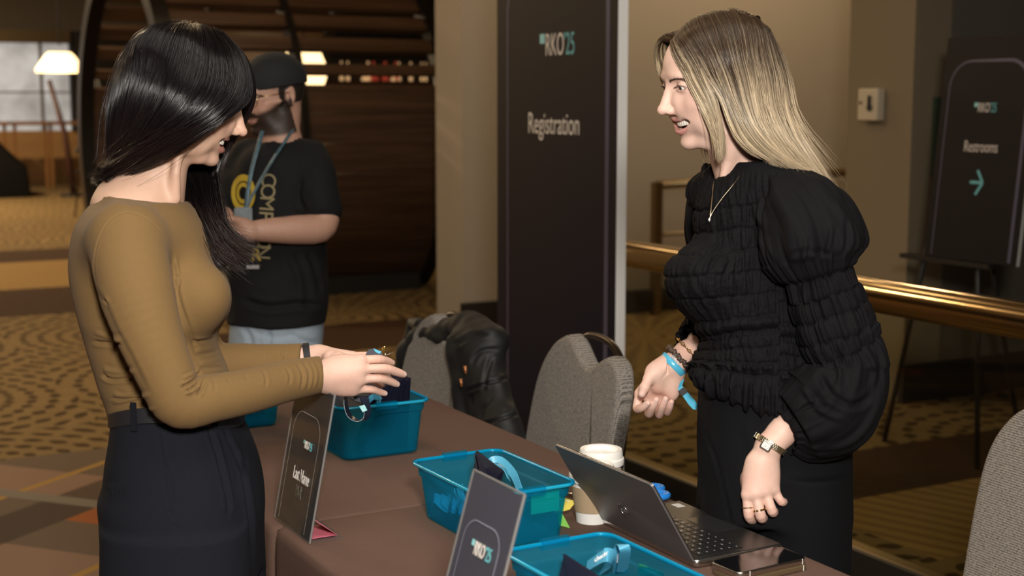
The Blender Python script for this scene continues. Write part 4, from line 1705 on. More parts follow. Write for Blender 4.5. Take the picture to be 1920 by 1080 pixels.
def vnormals(v, f):
    n = np.zeros_like(v)
    a = np.cross(v[f[:, 2]] - v[f[:, 0]], v[f[:, 3]] - v[f[:, 1]])
    for k in range(4):
        np.add.at(n, f[:, k], a)
    return n / (np.linalg.norm(n, axis=1)[:, None] + 1e-12)


def relax(v, f, it=2, w=.5):
    nb = np.zeros((len(v), 3))
    for _ in range(it):
        nb[:] = 0
        ct = np.zeros(len(v))
        for a, b in ((0, 1), (1, 2), (2, 3), (3, 0)):
            np.add.at(nb, f[:, a], v[f[:, b]])
            np.add.at(nb, f[:, b], v[f[:, a]])
            np.add.at(ct, f[:, a], 1)
            np.add.at(ct, f[:, b], 1)
        v = v + w * (nb / ct[:, None] - v)
    return v


def npmesh(name, v, f, m, parent=None, tint=None, smooth=True):
    """fast mesh from arrays; f (n,4) or (n,3); tint (nv,3) own colour per vertex"""
    off = np.asarray(ROOT.get(parent.name, (0, 0, 0)) if parent is not None else (0, 0, 0), float)
    me = bpy.data.meshes.new(name)
    k = f.shape[1]
    me.vertices.add(len(v))
    me.vertices.foreach_set('co', (v - off).astype(np.float32).ravel())
    me.loops.add(f.size)
    me.loops.foreach_set('vertex_index', f.astype(np.int32).ravel())
    me.polygons.add(len(f))
    me.polygons.foreach_set('loop_start', (np.arange(len(f)) * k).astype(np.int32))
    me.polygons.foreach_set('use_smooth', np.full(len(f), smooth))
    me.update(calc_edges=True)
    if tint is not None:
        a = me.color_attributes.new('tint', 'FLOAT_COLOR', 'POINT')
        a.data.foreach_set('color', np.hstack([tint, np.ones((len(v), 1))]).astype(np.float32).ravel())
    me.materials.append(m)
    o = bpy.data.objects.new(name, me)
    C.objects.link(o)
    if parent is not None:
        o.parent = parent
    ROOT[o.name] = tuple(off)
    return o


def pixv(v):
    q = v - CAM
    d = q @ FW
    return 960 + F * (q @ RT) / d, 540 - F * (q @ UP) / d, d


def creases(v, f, lines, side=None):
    """fold lines seen from the front: (polyline px, width px, depth m [+ridge/-groove]); moves the surface along its normal"""
    n = vnormals(v, f)
    x, y, d = pixv(v)
    facing = np.clip(-(n @ FW) * 1.6 + .1, 0, 1)
    out = np.zeros(len(v))
    for ln in lines:
        pl, w, dep = ln[:3]
        p = spline(pl, max(12, len(pl) * 6)) if len(pl) > 2 else np.asarray(pl, float)
        best = np.full(len(v), 1e9)
        tb = np.zeros(len(v))
        lo, hi = p.min(0) - 3 * w, p.max(0) + 3 * w
        sel = np.where((x > lo[0]) & (x < hi[0]) & (y > lo[1]) & (y < hi[1]) & (facing > 0))[0]
        if len(sel) == 0:
            continue
        bx = np.full(len(sel), 1e9)
        tx = np.zeros(len(sel))
        for i in range(len(p) - 1):
            a, b = p[i], p[i + 1]
            ab = b - a
            t = np.clip(((x[sel] - a[0]) * ab[0] + (y[sel] - a[1]) * ab[1]) / (ab @ ab + 1e-9), 0, 1)
            q = np.hypot(x[sel] - a[0] - t * ab[0], y[sel] - a[1] - t * ab[1])
            m = q < bx
            bx[m] = q[m]
            tx[m] = (i + t[m]) / (len(p) - 1)
        fade = np.clip(np.minimum(tx, 1 - tx) * 5, 0, 1)
        fade = fade * fade * (3 - 2 * fade)
        prof = np.exp(-(bx / w) ** 2) - .45 * np.exp(-((bx - 1.9 * w) / w) ** 2)
        out[sel] += dep * prof * fade * facing[sel]
    return v + n * out[:, None]


def lofted(px_rows, dc, rb):
    """rows (py, px_left, px_right[, dc, rb]) -> zloft rows"""
    out = []
    for r in px_rows:
        y, l, rr = r[:3]
        d = r[3] if len(r) > 3 and r[3] else dc
        b = r[4] if len(r) > 4 else rb
        c = P((l + rr) / 2, y, d)
        ra = np.linalg.norm(P(rr, y, d) - P(l, y, d)) / 2
        out.append((c[2], c[0], c[1], ra, b))
    return out


# ---- materials that carry each surface's own colour
def tint_mat(name, rough=.5, sss=0.0, spec=.5, bump=0.0, bscale=400, sheen=0.0, aniso=0.0, mottling=.06):
    m = bpy.data.materials.new(name)
    m.use_nodes = True
    nt = m.node_tree
    L = nt.links.new
    b = nt.nodes['Principled BSDF']
    b.inputs['Roughness'].default_value = rough
    b.inputs['Specular IOR Level'].default_value = spec
    b.inputs['Sheen Weight'].default_value = sheen
    if sss:
        b.inputs['Subsurface Weight'].default_value = sss
        b.inputs['Subsurface Radius'].default_value = (.010, .004, .002)
        b.inputs['Subsurface Scale'].default_value = .6
    at = N(nt, 'ShaderNodeAttribute', attribute_name='tint')
    tc = N(nt, 'ShaderNodeTexCoord')
    n = N(nt, 'ShaderNodeTexNoise', i_Scale=90.0, i_Detail=4.0)
    L(tc.outputs['Object'], n.inputs['Vector'])
    mr = N(nt, 'ShaderNodeMapRange')
    mr.inputs['To Min'].default_value = 1 - mottling
    mr.inputs['To Max'].default_value = 1 + mottling
    L(n.outputs['Fac'], mr.inputs[0])
    mx = N(nt, 'ShaderNodeVectorMath', operation='SCALE')
    L(at.outputs['Color'], mx.inputs[0])
    L(mr.outputs[0], mx.inputs['Scale'])
    L(mx.outputs[0], b.inputs['Base Color'])
    if bump:
        n2 = N(nt, 'ShaderNodeTexNoise', i_Scale=float(bscale), i_Detail=3.0)
        L(tc.outputs['Object'], n2.inputs['Vector'])
        bp = N(nt, 'ShaderNodeBump', i_Strength=bump, i_Distance=.001)
        L(n2.outputs['Fac'], bp.inputs['Height'])
        L(bp.outputs['Normal'], b.inputs['Normal'])
    return m


M_skin = tint_mat('skin', .48, sss=.12, spec=.4, bump=.25, bscale=900)
M_hair = tint_mat('hair_fibre', .30, spec=.45, mottling=.1)
M_teeth = mat('teeth', (.82, .77, .68), .22, spec=.6)
M_eye = mat('eye_white', (.78, .74, .70), .12)
M_iris = mat('dark_iris', (.03, .022, .016), .1, spec=.7)
M_lash = mat('dark_lash', (.018, .012, .009), .6)


# ================================================================== HEAD
MZ = -.0555          # height of the parting of the lips
UPLIP = [(.0660, -.0370, MZ + .0062), (.0795, -.0235, MZ + .0024), (.0875, -.0090, MZ + .0014), (.0888, 0, MZ + .0006), (.0875, .0090, MZ + .0014), (.0795, .0235, MZ + .0024), (.0660, .0370, MZ + .0062)]


def lowlip(g):
    return [(.0660, -.0360, MZ + .0046), (.0772, -.0250, MZ - .0050 - .0070 * g), (.0846, -.0110, MZ - .0112 - .0080 * g), (.0862, 0, MZ - .0122 - .0084 * g),
            (.0846, .0110, MZ - .0112 - .0080 * g), (.0772, .0250, MZ - .0050 - .0070 * g), (.0660, .0360, MZ + .0046)]


def head(Fd, Rm, o, sc, smile=1.0, open_=1.0, ears=True, male=False):
    """sculpts a face into field Fd; local axes: x front, y left, z up, eye level at z=0"""
    Fd.local(Rm, o, sc)
    Fd.ell((-.012, 0, .024), (.091, .0715, .075), .02)
    Fd.ell((-.030, 0, .012), (.064, .066, .062), .02)
    Fd.ell((.030, 0, .018), (.0605, .059, .060), .02)           # forehead
    Fd.ell((.030, 0, -.040), (.056, .055, .062), .025)         # mid face
    for s in (1, -1):
        Fd.cap((.005, s * .049, -.058), (.056, s * .022, -.095), .0125 if not male else .016, .013, .022)   # jaw
        Fd.ell((.057, s * .039, -.034 + .004 * smile), (.026, .022, .0215), .018)    # cheek
        Fd.ell((.066, s * .026, -.050), (.018, .016, .022), .018)                   # fullness beside the mouth
        Fd.ell((.045, s * .043, -.068), (.022, .015, .022), .02)
        Fd.ell((.0795, s * .019, .016), (.010, .018, .007), .012)                   # brow
        Fd.cap((.060, s * .055, -.018), (.020, s * .068, -.018), .007, .006, .015)  # cheekbone
    Fd.ell((.0725, 0, -.0965), (.014, .018, .0125), .014)        # chin
    Fd.ell((.073, 0, -.064), (.0165, .026, .019), .012)          # muzzle
    for s in (1, -1):                                          # eyes
        Fd.ell((.091, s * .031, -.001), (.012, .016, .0095), .010, 's')
        Fd.ell((.0745, s * .031, -.002), (.0130, .0150, .0130), .003)
        Fd.ell((.088, s * .0320, -.0032), (.011, .0130, .0030 if not male else .0042), .0012, 's')
    # nose
    Fd.cap((.085, 0, .007), (.1060, 0, -.031), .0062, .0080, .008)
    Fd.ell((.1085, 0, -.0345), (.0094, .0080, .0080), .005)
    for s in (1, -1):
        Fd.ell((.0825, s * .0165, -.0295), (.0125, .0110, .0190), .014)                # beside the nose
        Fd.ell((.0970, s * .0094, -.0385), (.0098, .0056, .0060), .0055)
        Fd.ell((.1020, s * .0062, -.0452), (.0055, .0032, .0038), .0022, 's')
    for s in (1, -1):                                          # crease round the nostril wing
        Fd.chain([(.0985, s * .0150, -.0300), (.0905, s * .0165, -.0355), (.0880, s * .0158, -.0430)], [.0005, .0010, .0008], .004, op='s')
    # mouth
    g = open_
    Fd.ell((.086, 0, MZ - .0085 - .0010 * g), (.0180, .0265, .0018 + .0076 * g), .003, 's')
    for s in (1, -1):
        Fd.ell((.075, s * .0245, MZ - .0030), (.016, .0110, .0012 + .0050 * g), .003, 's')
    for pts, rr in ((UPLIP, [.0014, .0023, .0029, .0029, .0029, .0023, .0014]), (lowlip(g), [.0014, .0028, .0038, .0042, .0038, .0028, .0014])):
        Fd.chain(list(spline(pts, 25)), list(np.interp(np.linspace(0, 6, 25), range(7), rr)), .0035, kin=.001)
    for s in (1, -1):                                          # smile fold
        Fd.chain(list(spline([(.0880, s * .0200, -.0370), (.0830, s * .0300, -.0415), (.0760, s * .0385, -.0490), (.0690, s * .0430, -.0590), (.0640, s * .0440, -.0700)], 13)), list(np.interp(np.linspace(0, 4, 13), range(5), [.0003, .0014, .0017, .0013, .0003])), .005, op='s')
    if ears:
        for s in (1, -1):
            Fd.ell((-.012, s * .0745, -.010), (.016, .0065, .029), .004, R=[[math.cos(.25), 0, -math.sin(.25)], [0, 1, 0], [math.sin(.25), 0, math.cos(.25)]])
            Fd.ell((-.008, s * .0805, -.006), (.009, .005, .017), .003, 's')
            Fd.ell((-.004, s * .076, -.012), (.004, .004, .008), .004)
    Fd.local(None, None)


def head_tint(v, Rm, o, sc, base, lip, blush, lash=.0, beard=None, g=1.0):
    q = ((v - o) @ Rm) / sc
    t = np.tile(np.asarray(base, float), (len(v), 1))

    def mix(w, c):
        w = np.clip(w, 0, 1)[:, None]
        return t * (1 - w) + np.asarray(c, float) * w
    # lips: near the two lip chains
    dl = np.full(len(v), 9.0)
    for cc in (UPLIP, lowlip(g)):
        cc = spline(cc, 24)
        for p in cc:
            dl = np.minimum(dl, np.linalg.norm(q - p, axis=1))
    face = q[:, 0] > .03
    t = mix((np.abs(q[:, 1]) < .07) * face * np.exp(-(((q[:, 0] - .06) / .03) ** 2 + ((np.abs(q[:, 1]) - .038) / .02) ** 2 + ((q[:, 2] + .035) / .02) ** 2)) * .55, blush)
    t = mix(np.exp(-np.linalg.norm(q - np.array([.112, 0, -.036]), axis=1) ** 2 / .012 ** 2) * .35, blush)
    t = mix(np.clip((.0058 - dl) / .0014, 0, 1) * .8, lip)
    inside = (np.abs(q[:, 2] - MZ + .009) < .011) & (np.abs(q[:, 1]) < .033) & (q[:, 0] < .0800 - .35 * np.abs(q[:, 1])) & (dl > .0045) & (q[:, 0] > .055)
    t[inside] = (.10, .022, .020)
    if lash:
        dz = np.hypot((np.abs(q[:, 1]) - .0315) / 1.0, (q[:, 2] + .003) * 2.6)
        t = mix(np.clip(1 - np.abs(dz - .0125) / .0022, 0, 1) * (q[:, 0] > .07) * lash, (.05, .025, .018))
    if beard is not None:
        z, x, y = q[:, 2], q[:, 0], np.abs(q[:, 1])
        w = np.clip((-.034 - z - .35 * (x - .07)) / .012, 0, 1) * (x > -.012)
        w *= 1 - np.clip((.0085 - dl) / .003, 0, 1)
        w = np.maximum(w, np.clip((.016 - np.hypot((z - MZ - .007) * 1.4, (y - .012) * .55)) / .006, 0, 1) * (x > .07))
        w *= 1 - np.clip((-.108 - z) / .01, 0, 1)
        t = mix(w * .93, beard)
    return t


def face_extras(Rm, o, sc, parent, brow_col, teeth=True, iris=(.0, -.1), lashes=True, brow_th=.0011, nb=70, skin=None):
    from mathutils import kdtree
    kd = None
    if skin is not None:
        loc = ((skin - np.asarray(o)) @ np.asarray(Rm)) / sc
        sel = np.where((loc[:, 0] > .05) & (loc[:, 2] > -.01) & (loc[:, 2] < .05))[0]
        kd = kdtree.KDTree(len(sel))
        for i_, p_ in enumerate(loc[sel]):
            kd.insert(p_, i_)
        kd.balance()

    def on_skin(p, lift):
        if kd is None:
            return p
        c_ = np.array(kd.find(p)[0])
        n_ = c_ - np.array([.01, 0, .01])
        return c_ + n_ / np.linalg.norm(n_) * lift
    Wp = lambda p: np.asarray(o) + np.asarray(Rm) @ (np.asarray(p, float) * sc)
    r = random.Random(3)
    for s in (1, -1):
        mb = MB()
        c = np.array([.0740, s * .031, -.002])
        rings = []
        for i in range(17):
            a = math.pi * i / 16
            rings.append([Wp(c + .0114 * np.array([math.cos(a), math.sin(a) * math.cos(b), math.sin(a) * math.sin(b)])) for b in np.linspace(0, 2 * math.pi, 25)[:-1]])
        mb.loft(rings)
        e = mb.build('eyeball', M_eye, parent, smooth=True)
        mb = MB()
        gx = np.array([1.0, iris[0] * 1.0, iris[1]])
        gx /= np.linalg.norm(gx)
        u = np.cross(gx, [0, 0, 1.0])
        u /= np.linalg.norm(u)
        w = np.cross(u, gx)
        rings = [[Wp(c + gx * math.cos(a) * .0118 + (u * math.cos(b) + w * math.sin(b)) * math.sin(a) * .0118) for b in np.linspace(0, 2 * math.pi, 21)[:-1]] for a in (.02, .2, .36, .52)]
        mb.loft(rings)
        mb.build('iris', M_iris, e, smooth=True)
        if lashes:
            mb = MB()
            for i in range(26):
                f_ = i / 25
                yy = s * (.0195 + .0245 * f_)
                zz = -.0015 + .0032 * math.sin(math.pi * f_) - .0015 * f_
                xx = .0872 - .0105 * max(0, f_ - .25) ** 1.5 / .65
                a = np.array([xx, yy, zz])
                d = np.array([.55, s * (.35 + .9 * f_), -.05 + .35 * r.random()])
                d /= np.linalg.norm(d)
                mb.tube([Wp(a), Wp(a + d * .003), Wp(a + d * .0055 + np.array([0, 0, .0010]))], [.00045, .00035, .0001], 4)
            mb.build('eyelashes', M_lash, parent)
        mb = MB()
        for i in range(nb):
            f_ = r.random()
            yy = s * (.011 + .040 * f_)
            arch = .0085 + .005 * math.sin(math.pi * min(1, f_ * 1.1)) - .004 * f_ + r.uniform(-.0019, .0019) * (1 - .6 * f_)
            xx = .0925 - .026 * f_ ** 2.0 - .25 * max(0, arch - .018)
            a = np.array([xx, yy, arch])
            d = np.array([-.15 - .3 * f_, s * (.6 + .4 * f_), .55 * (1 - f_) - .15])
            d /= np.linalg.norm(d)
            mb.tube([Wp(on_skin(a, .0002)), Wp(on_skin(a + d * .004, .0007)), Wp(on_skin(a + d * .0078, .0009))], [brow_th * .6, brow_th * .55, .0001], 4)
        mb.build('eyebrow', brow_col, parent)
    if teeth:
        mb = MB()
        for k in range(-8, 9):
            a = k * .158
            cx_, cy_ = .0545 + .0285 * math.cos(a) - .004 * max(0, abs(a) - .5), .0285 * math.sin(a) * 1.02
            wd = .0023 if abs(k) > 0 else .0026
            hgt = .0056 - .0002 * abs(k)
            zc = MZ - .0060 + .0014 * a * a
            tx = np.array([-math.sin(a), math.cos(a), 0])
            nx = np.array([math.cos(a), math.sin(a), 0])
            rings = []
            for zz, ww, dd in ((hgt, .72, .7), (hgt * .6, .92, 1), (0, 1.0, 1.1), (-hgt * .7, .98, 1.0), (-hgt * .95, .85, .75), (-hgt, .6, .4)):
                ring = []
                for b in np.linspace(0, 2 * math.pi, 13)[:-1]:
                    cb, sb = math.cos(b), math.sin(b)
                    ring.append(Wp(np.array([cx_, cy_, zc + zz]) + tx * wd * ww * 1.04 * np.sign(cb) * abs(cb) ** .6 + nx * .0022 * dd * np.sign(sb) * abs(sb) ** .7))
                rings.append(ring)
            mb.loft(rings)
        mb.build('teeth', M_teeth, parent, smooth=True)


# ================================================================== HAND
def hand(Fd, wrist, fingers, thumb=None, r=.0078, palm_r=.0115, k=.009, extra=None):
    """wrist: list of (point, radius) leading out of the sleeve; fingers: four lists [mcp, pip, dip, tip] (index to little)"""
    wp = [np.asarray(p, float) for p, _ in wrist]
    wr = [q for _, q in wrist]
    Fd.chain(wp, wr, .004, kin=.005)
    w = wp[-1]
    sc = (1.02, 1.06, 1.0, .86)
    prev = None
    for i, f in enumerate(fingers):
        f = [np.asarray(p, float) for p in f]
        rr = r * sc[i]
        base = w + (f[0] - np.mean([np.asarray(q[0]) for q in fingers], 0)) * .45
        Fd.cap(base, f[0], palm_r * 1.12, rr * 1.22, .016)
        if prev is not None:
            Fd.cap((base + prev[0]) / 2, (f[0] * .80 + base * .20 + prev[1] * .80 + prev[0] * .20) / 2, palm_r * 1.05, rr * .95, .012)
        prev = (base, f[0])
    for i, f in enumerate(fingers):
        f = [np.asarray(p, float) for p in f]
        rr = r * sc[i]
        Fd.chain(list(spline(f, 13)), [rr * q_ for q_ in np.interp(np.linspace(0, 3, 13), [0, .5, 1, 1.5, 2, 2.6, 3], [1.02, .97, 1.0, .93, .92, .84, .72])], .0030)
    if thumb:
        t = [np.asarray(p, float) for p in thumb]
        Fd.cap(w, t[0], palm_r * 1.0, r * 1.5, .016)
        Fd.chain([t[0], t[1]], [r * 1.65, r * 1.25], .014)
        Fd.chain([t[1], t[2], t[3]], [r * 1.2, r * 1.12, r * .88], .004, kin=.004)


def nails(v, tint, tips, col, R_=.0062):
    """tips: (tip, dip, outward direction) -> nail tint on the outward side of each fingertip"""
    for tip, dip, out in tips:
        tip, dip, out = [np.asarray(q, float) for q in (tip, dip, out)]
        ax = (tip - dip) / (np.linalg.norm(tip - dip) + 1e-9)
        out = out - ax * (out @ ax)
        out /= np.linalg.norm(out) + 1e-9
        sd = np.cross(ax, out)
        q = v - (tip + ax * .0005)
        a, b, c = q @ ax, q @ sd, q @ out
        w = np.clip(1.35 - ((a / .0058) ** 4 + (b / .0046) ** 4), 0, 1) * (c > .002)
        w = np.clip(w * 2.5, 0, 1)[:, None]
        tint[:] = tint * (1 - w) + np.asarray(col) * w
    return tint


# ================================================================== HAIR
def strands(guides, n, seed, rad, col_root, col_tip, jitter=.004, layer=.010, frizz=.0015, npts=22, out=None, split=1.6, tintvar=.25, lenvar=.15, sheet=True, dark=None, nrm=None, push=None, inset_=0.0):
    """hair locks interpolated between guide curves (each a list of 3-D points); returns arrays v, f, tint"""
    g = np.stack([spline(q, npts) for q in guides])
    if push is not None:
        g = push(g)
    K = len(g)
    r = np.random.RandomState(seed)
    u = np.sort(r.rand(n)) * (K - 1)
    i = np.minimum(u.astype(int), K - 2)
    fr = (u - i)[:, None, None]
    # smooth blend across guides
    im, ip = np.maximum(i - 1, 0), np.minimum(i + 2, K - 1)
    a, b, c, d = g[im], g[i], g[i + 1], g[ip]
    p = .5 * (2 * b + (c - a) * fr + (2 * a - 5 * b + 4 * c - d) * fr ** 2 + (3 * b - a - 3 * c + d) * fr ** 3)
    t = np.linspace(0, 1, npts)[None, :]
    # surface normal of the sheet: across x along, pointed by nrm (n,3) or away from centroid
    al = np.gradient(p, axis=1)
    ac = (g[i + 1] - g[i])
    nn = np.cross(al, ac)
    nn /= np.linalg.norm(nn, axis=2)[:, :, None] + 1e-12
    ref = (np.asarray(nrm, float)[None, None, :] - p) if nrm is not None else -FW[None, None, :] * np.ones_like(p)
    if nrm is not None:
        ref = -ref
    sg = np.sign((nn * ref).sum(2))
    sg[sg == 0] = 1
    nn *= sg[:, :, None]
    lay = r.rand(n)[:, None]
    p = p + nn * ((lay * layer - layer - inset_)[:, :, None])
    ph = r.rand(n, 1) * 6.28
    cl = np.floor(u * split * 6).astype(int)           # locks share a drift
    rc = np.random.RandomState(seed + 1)
    drift = rc.randn(cl.max() + 2, 3)
    dv = (drift[cl] * jitter)[:, None, :] * (t[:, :, None] ** 1.3)
    own = (r.randn(n, 3) * jitter * .5)[:, None, :] * (.15 + t[:, :, None] ** 1.5)
    wav = np.sin(ph + t * (4 + 3 * r.rand(n, 1)))[:, :, None] * r.randn(n, 1, 3) * frizz * t[:, :, None]
    p = p + dv + own + wav
    ln = 1 - lenvar * r.rand(n) ** 2
    # shorten
    s = t * ln[:, None] * (npts - 1)
    j = np.minimum(s.astype(int), npts - 2)
    fj = (s - j)[:, :, None]
    rows = np.arange(n)[:, None]
    p = p[rows, j] * (1 - fj) + p[rows, j + 1] * fj
    # tubes, 4 sided
    tg = np.gradient(p, axis=1)
    tg /= np.linalg.norm(tg, axis=2)[:, :, None] + 1e-12
    ax = np.cross(tg, nn)
    ax /= np.linalg.norm(ax, axis=2)[:, :, None] + 1e-12
    bx = np.cross(tg, ax)
    R_ = rad * (.6 + .8 * r.rand(n))[:, None] * np.clip(1.15 - t ** 3, .12, 1)
    R_ = R_[:, :, None]
    ring = np.stack([p + ax * R_, p + bx * R_ * .6, p - ax * R_, p - bx * R_ * .6], 2)    # n, npts, 4, 3
    v = ring.reshape(-1, 3)
    base = (np.arange(n) * npts * 4)[:, None, None]
    k = (np.arange(npts - 1) * 4)[None, :, None]
    jj = np.arange(4)[None, None, :]
    j2 = (jj + 1) % 4
    f = np.stack([base + k + jj, base + k + j2, base + k + 4 + j2, base + k + 4 + jj], 3).reshape(-1, 4)
    cr, ct = np.asarray(col_root, float), np.asarray(col_tip, float)
    tt = t[:, :, None]
    if callable(dark):
        mixf = dark(tt, r.rand(n, 1, 1))
    else:
        mixf = tt
    col = cr * (1 - mixf) + ct * mixf
    lockv = np.random.RandomState(seed + 2).rand(cl.max() + 2)[cl]
    col = col * (1 + tintvar * (lockv - .5)[:, None, None] * 1.6 + tintvar * (r.rand(n) - .5)[:, None, None])
    tint = np.repeat(np.clip(col, 0, 1), 4, axis=1).reshape(-1, 3)
    return v, f, tint


def join(parts):
    vs, fs, ts, o = [], [], [], 0
    for v, f, t in parts:
        vs.append(v)
        fs.append(f + o)
        ts.append(t)
        o += len(v)
    return np.vstack(vs), np.vstack(fs), np.vstack(ts)
# ================================================================== PEOPLE
def head_frame(front, pitch, roll=0.0):
    f = np.asarray(front, float) / np.linalg.norm(front)
    left = np.cross(ZUP, f)
    f2 = f * math.cos(pitch) - ZUP * math.sin(pitch)
    u2 = ZUP * math.cos(pitch) + f * math.sin(pitch)
    l2 = left * math.cos(roll) + u2 * math.sin(roll)
    u3 = u2 * math.cos(roll) - left * math.sin(roll)
    return np.stack([f2, l2, u3], 1)


def bounds(pts, m):
    p = np.asarray(pts, float)
    return p.min(0) - m, p.max(0) + m


LIGHT_SKIN = (.76, .51, .41)
# ------------------------------------------------------------------ the blonde woman
DR = 2.58
R_root = thing('person', 'smiling blonde woman in a black ruched puff sleeved blouse and black trousers', 'person', (P(1450, 900, DR)[0], P(1450, 900, DR)[1], 0))
yaw = math.radians(17)
R_hd = head_frame(-RT * math.cos(yaw) - FH * math.sin(yaw), math.radians(12.5))
R_sc = 1.076
R_do = 2.55
R_o = P(1346, 142, R_do)
lo, hi = bounds([R_o], .17)
lo[2] = P(1400, 420, DR)[2]
Fd = Field(lo - [.06, .06, 0], hi + [.08, .08, 0], .0019)
# neck and upper chest: from the skull base back and down into the shoulders
nb = P(1412, 352, DR + .005)
Fd.chain([R_o + R_hd @ np.array([-.022, 0, -.045]), P(1374, 262, R_do + .01), P(1388, 300, DR), nb], [.052, .049, .050, .058], .022, kin=.01)
Fd.ell(P(1425, 375, DR + .01), (.085, .085, .035), .04, R=np.stack([RT, FH, ZUP], 1))
head(Fd, R_hd, R_o, R_sc, smile=1.0, open_=1.0, ears=True)
# neck cords
Fd.chain([P(1376, 255, R_do - .045), P(1366, 300, DR - .050), P(1356, 330, DR - .045)], [.008, .007, .006], .02)
hv, hf = Fd.mesh()
hv = relax(hv, hf, 1, .4)
ht = head_tint(hv, R_hd, R_o, R_sc, LIGHT_SKIN, (.64, .26, .24), (.76, .40, .33), lash=.75)

RHAND = []

# the scalp takes the colour of the hair roots
_q = ((hv - R_o) @ R_hd) / R_sc
_in = lambda c, r: (((_q - np.asarray(c)) / np.asarray(r)) ** 2).sum(1) < 1
_sc = ~_in((.085, 0, .0), (.062, .09, .082)) & ~_in((.06, 0, -.09), (.08, .10, .075)) & (_q[:, 2] > -.055) & (_q[:, 0] < .075)
ht[_sc] = (.10, .062, .034)
def C6(x, y):      # crop helper for tracing the right woman's far hand
    return 1160 + x / 6, 620 + y / 6


# far (right) hand, palm turned up, fingers curling back
dh = 2.67
h6 = lambda x, y, dd=0.0: P(*C6(x, y), dh + dd)
wr = [(h6(1000, 130, .05), .027), (h6(760, 250, .02), .0228), (h6(600, 395, .0), .0225)]
fing = [[h6(235, 705, .018), h6(205, 868, .012), h6(258, 868, -.012), h6(330, 815, -.026)],
        [h6(345, 765, .026), h6(340, 930, .016), h6(378, 862, -.014), h6(424, 778, -.026)],
        [h6(480, 765, .026), h6(455, 943, .016), h6(488, 862, -.014), h6(528, 768, -.026)],
        [h6(592, 745, .022), h6(548, 915, .014), h6(572, 868, -.010), h6(594, 800, -.022)]]
th = [h6(395, 470, -.010), h6(335, 545, -.020), h6(292, 640, -.028), h6(262, 712, -.030)]
pts = [p for f_ in fing for p in f_] + [p for p, _ in wr] + th
lo, hi = bounds(pts, .03)
Fh_ = Field(lo, hi, .0012)
hand(Fh_, wr, fing, th, r=.0080, palm_r=.0120)
Fh_.ell(h6(450, 520, -.002), (.020, .016, .030), .014)       # ball of the thumb
Fh_.ell(h6(610, 620, .004), (.014, .014, .028), .014)
Fh_.chain([h6(560, 330, -.020), h6(548, 470, -.022), h6(470, 590, -.026), h6(390, 640, -.024)], [.0012, .0018, .0018, .001], .004, op='s')
av, af = Fh_.mesh()
av = relax(av, af, 1, .4)
at_ = np.tile(np.asarray(LIGHT_SKIN), (len(av), 1)) * (1 + .0 * av[:, :1])
rose = np.clip(hnoise(av * 45, 4) * .5 + .35, 0, 1)[:, None] * .5
at_ = at_ * (1 - rose) + np.array((.70, .34, .27)) * rose
NAIL = (.74, .50, .43)
at_ = nails(av, at_, [(f_[3], f_[2], -FW) for f_ in fing] + [(th[3], th[2], -FW - RT * .5)], NAIL)

# near (left) hand, hanging loosely closed
C7 = lambda x, y: (1340 + x / 4.5, 760 + y / 4.5)
dn = 2.465
h7 = lambda x, y, dd=0.0: P(*C7(x, y), dn + dd)
wr2 = [(P(1500, 770, dn + .01), .0265), (h7(560, 240, .004), .0250), (h7(455, 350, .0), .0236), (h7(400, 480, .002), .0225)]
fing2 = [[h7(275, 755, -.004), h7(288, 925, -.006), h7(320, 965, .018), h7(360, 900, .028)],
         [h7(345, 742, -.010), h7(388, 930, -.012), h7(408, 950, .014), h7(420, 880, .026)],
         [h7(425, 722, -.010), h7(484, 890, -.012), h7(500, 890, .014), h7(490, 820, .024)],
         [h7(498, 705, -.004), h7(562, 812, -.004), h7(588, 800, .014), h7(560, 760, .026)]]
th2 = [h7(300, 620, .022), h7(262, 740, .034), h7(280, 850, .036), h7(320, 910, .036)]
pts = [p for f_ in fing2 for p in f_] + [p for p, _ in wr2] + th2
lo, hi = bounds(pts, .04)
Fh_ = Field(lo, hi, .0012)
hand(Fh_, wr2, fing2, th2, r=.0088, palm_r=.0125)
Fh_.ell(h7(395, 610, .004), (.028, .016, .040), .016, R=np.stack([RT, FH, ZUP], 1))
for f_ in fing2:
    Fh_.ell(f_[0] - FW * .003, (.0075, .0060, .0075), .006)
bv, bf = Fh_.mesh()
bv = relax(bv, bf, 1, .4)
bt = np.tile(np.asarray(LIGHT_SKIN), (len(bv), 1))
rose = np.clip(hnoise(bv * 40, 9) * .5 + .2, 0, 1)[:, None] * .4
kn = np.zeros(len(bv))
for f_ in fing2:
    for q in (f_[0], f_[1]):
        kn = np.maximum(kn, np.exp(-np.linalg.norm(bv - q, axis=1) ** 2 / .011 ** 2))
rose = np.maximum(rose, kn[:, None] * .45)
bt = bt * (1 - rose) + np.array((.66, .31, .25)) * rose
bt = nails(bv, bt, [(f_[3], f_[2], FW) for f_ in fing2], NAIL)

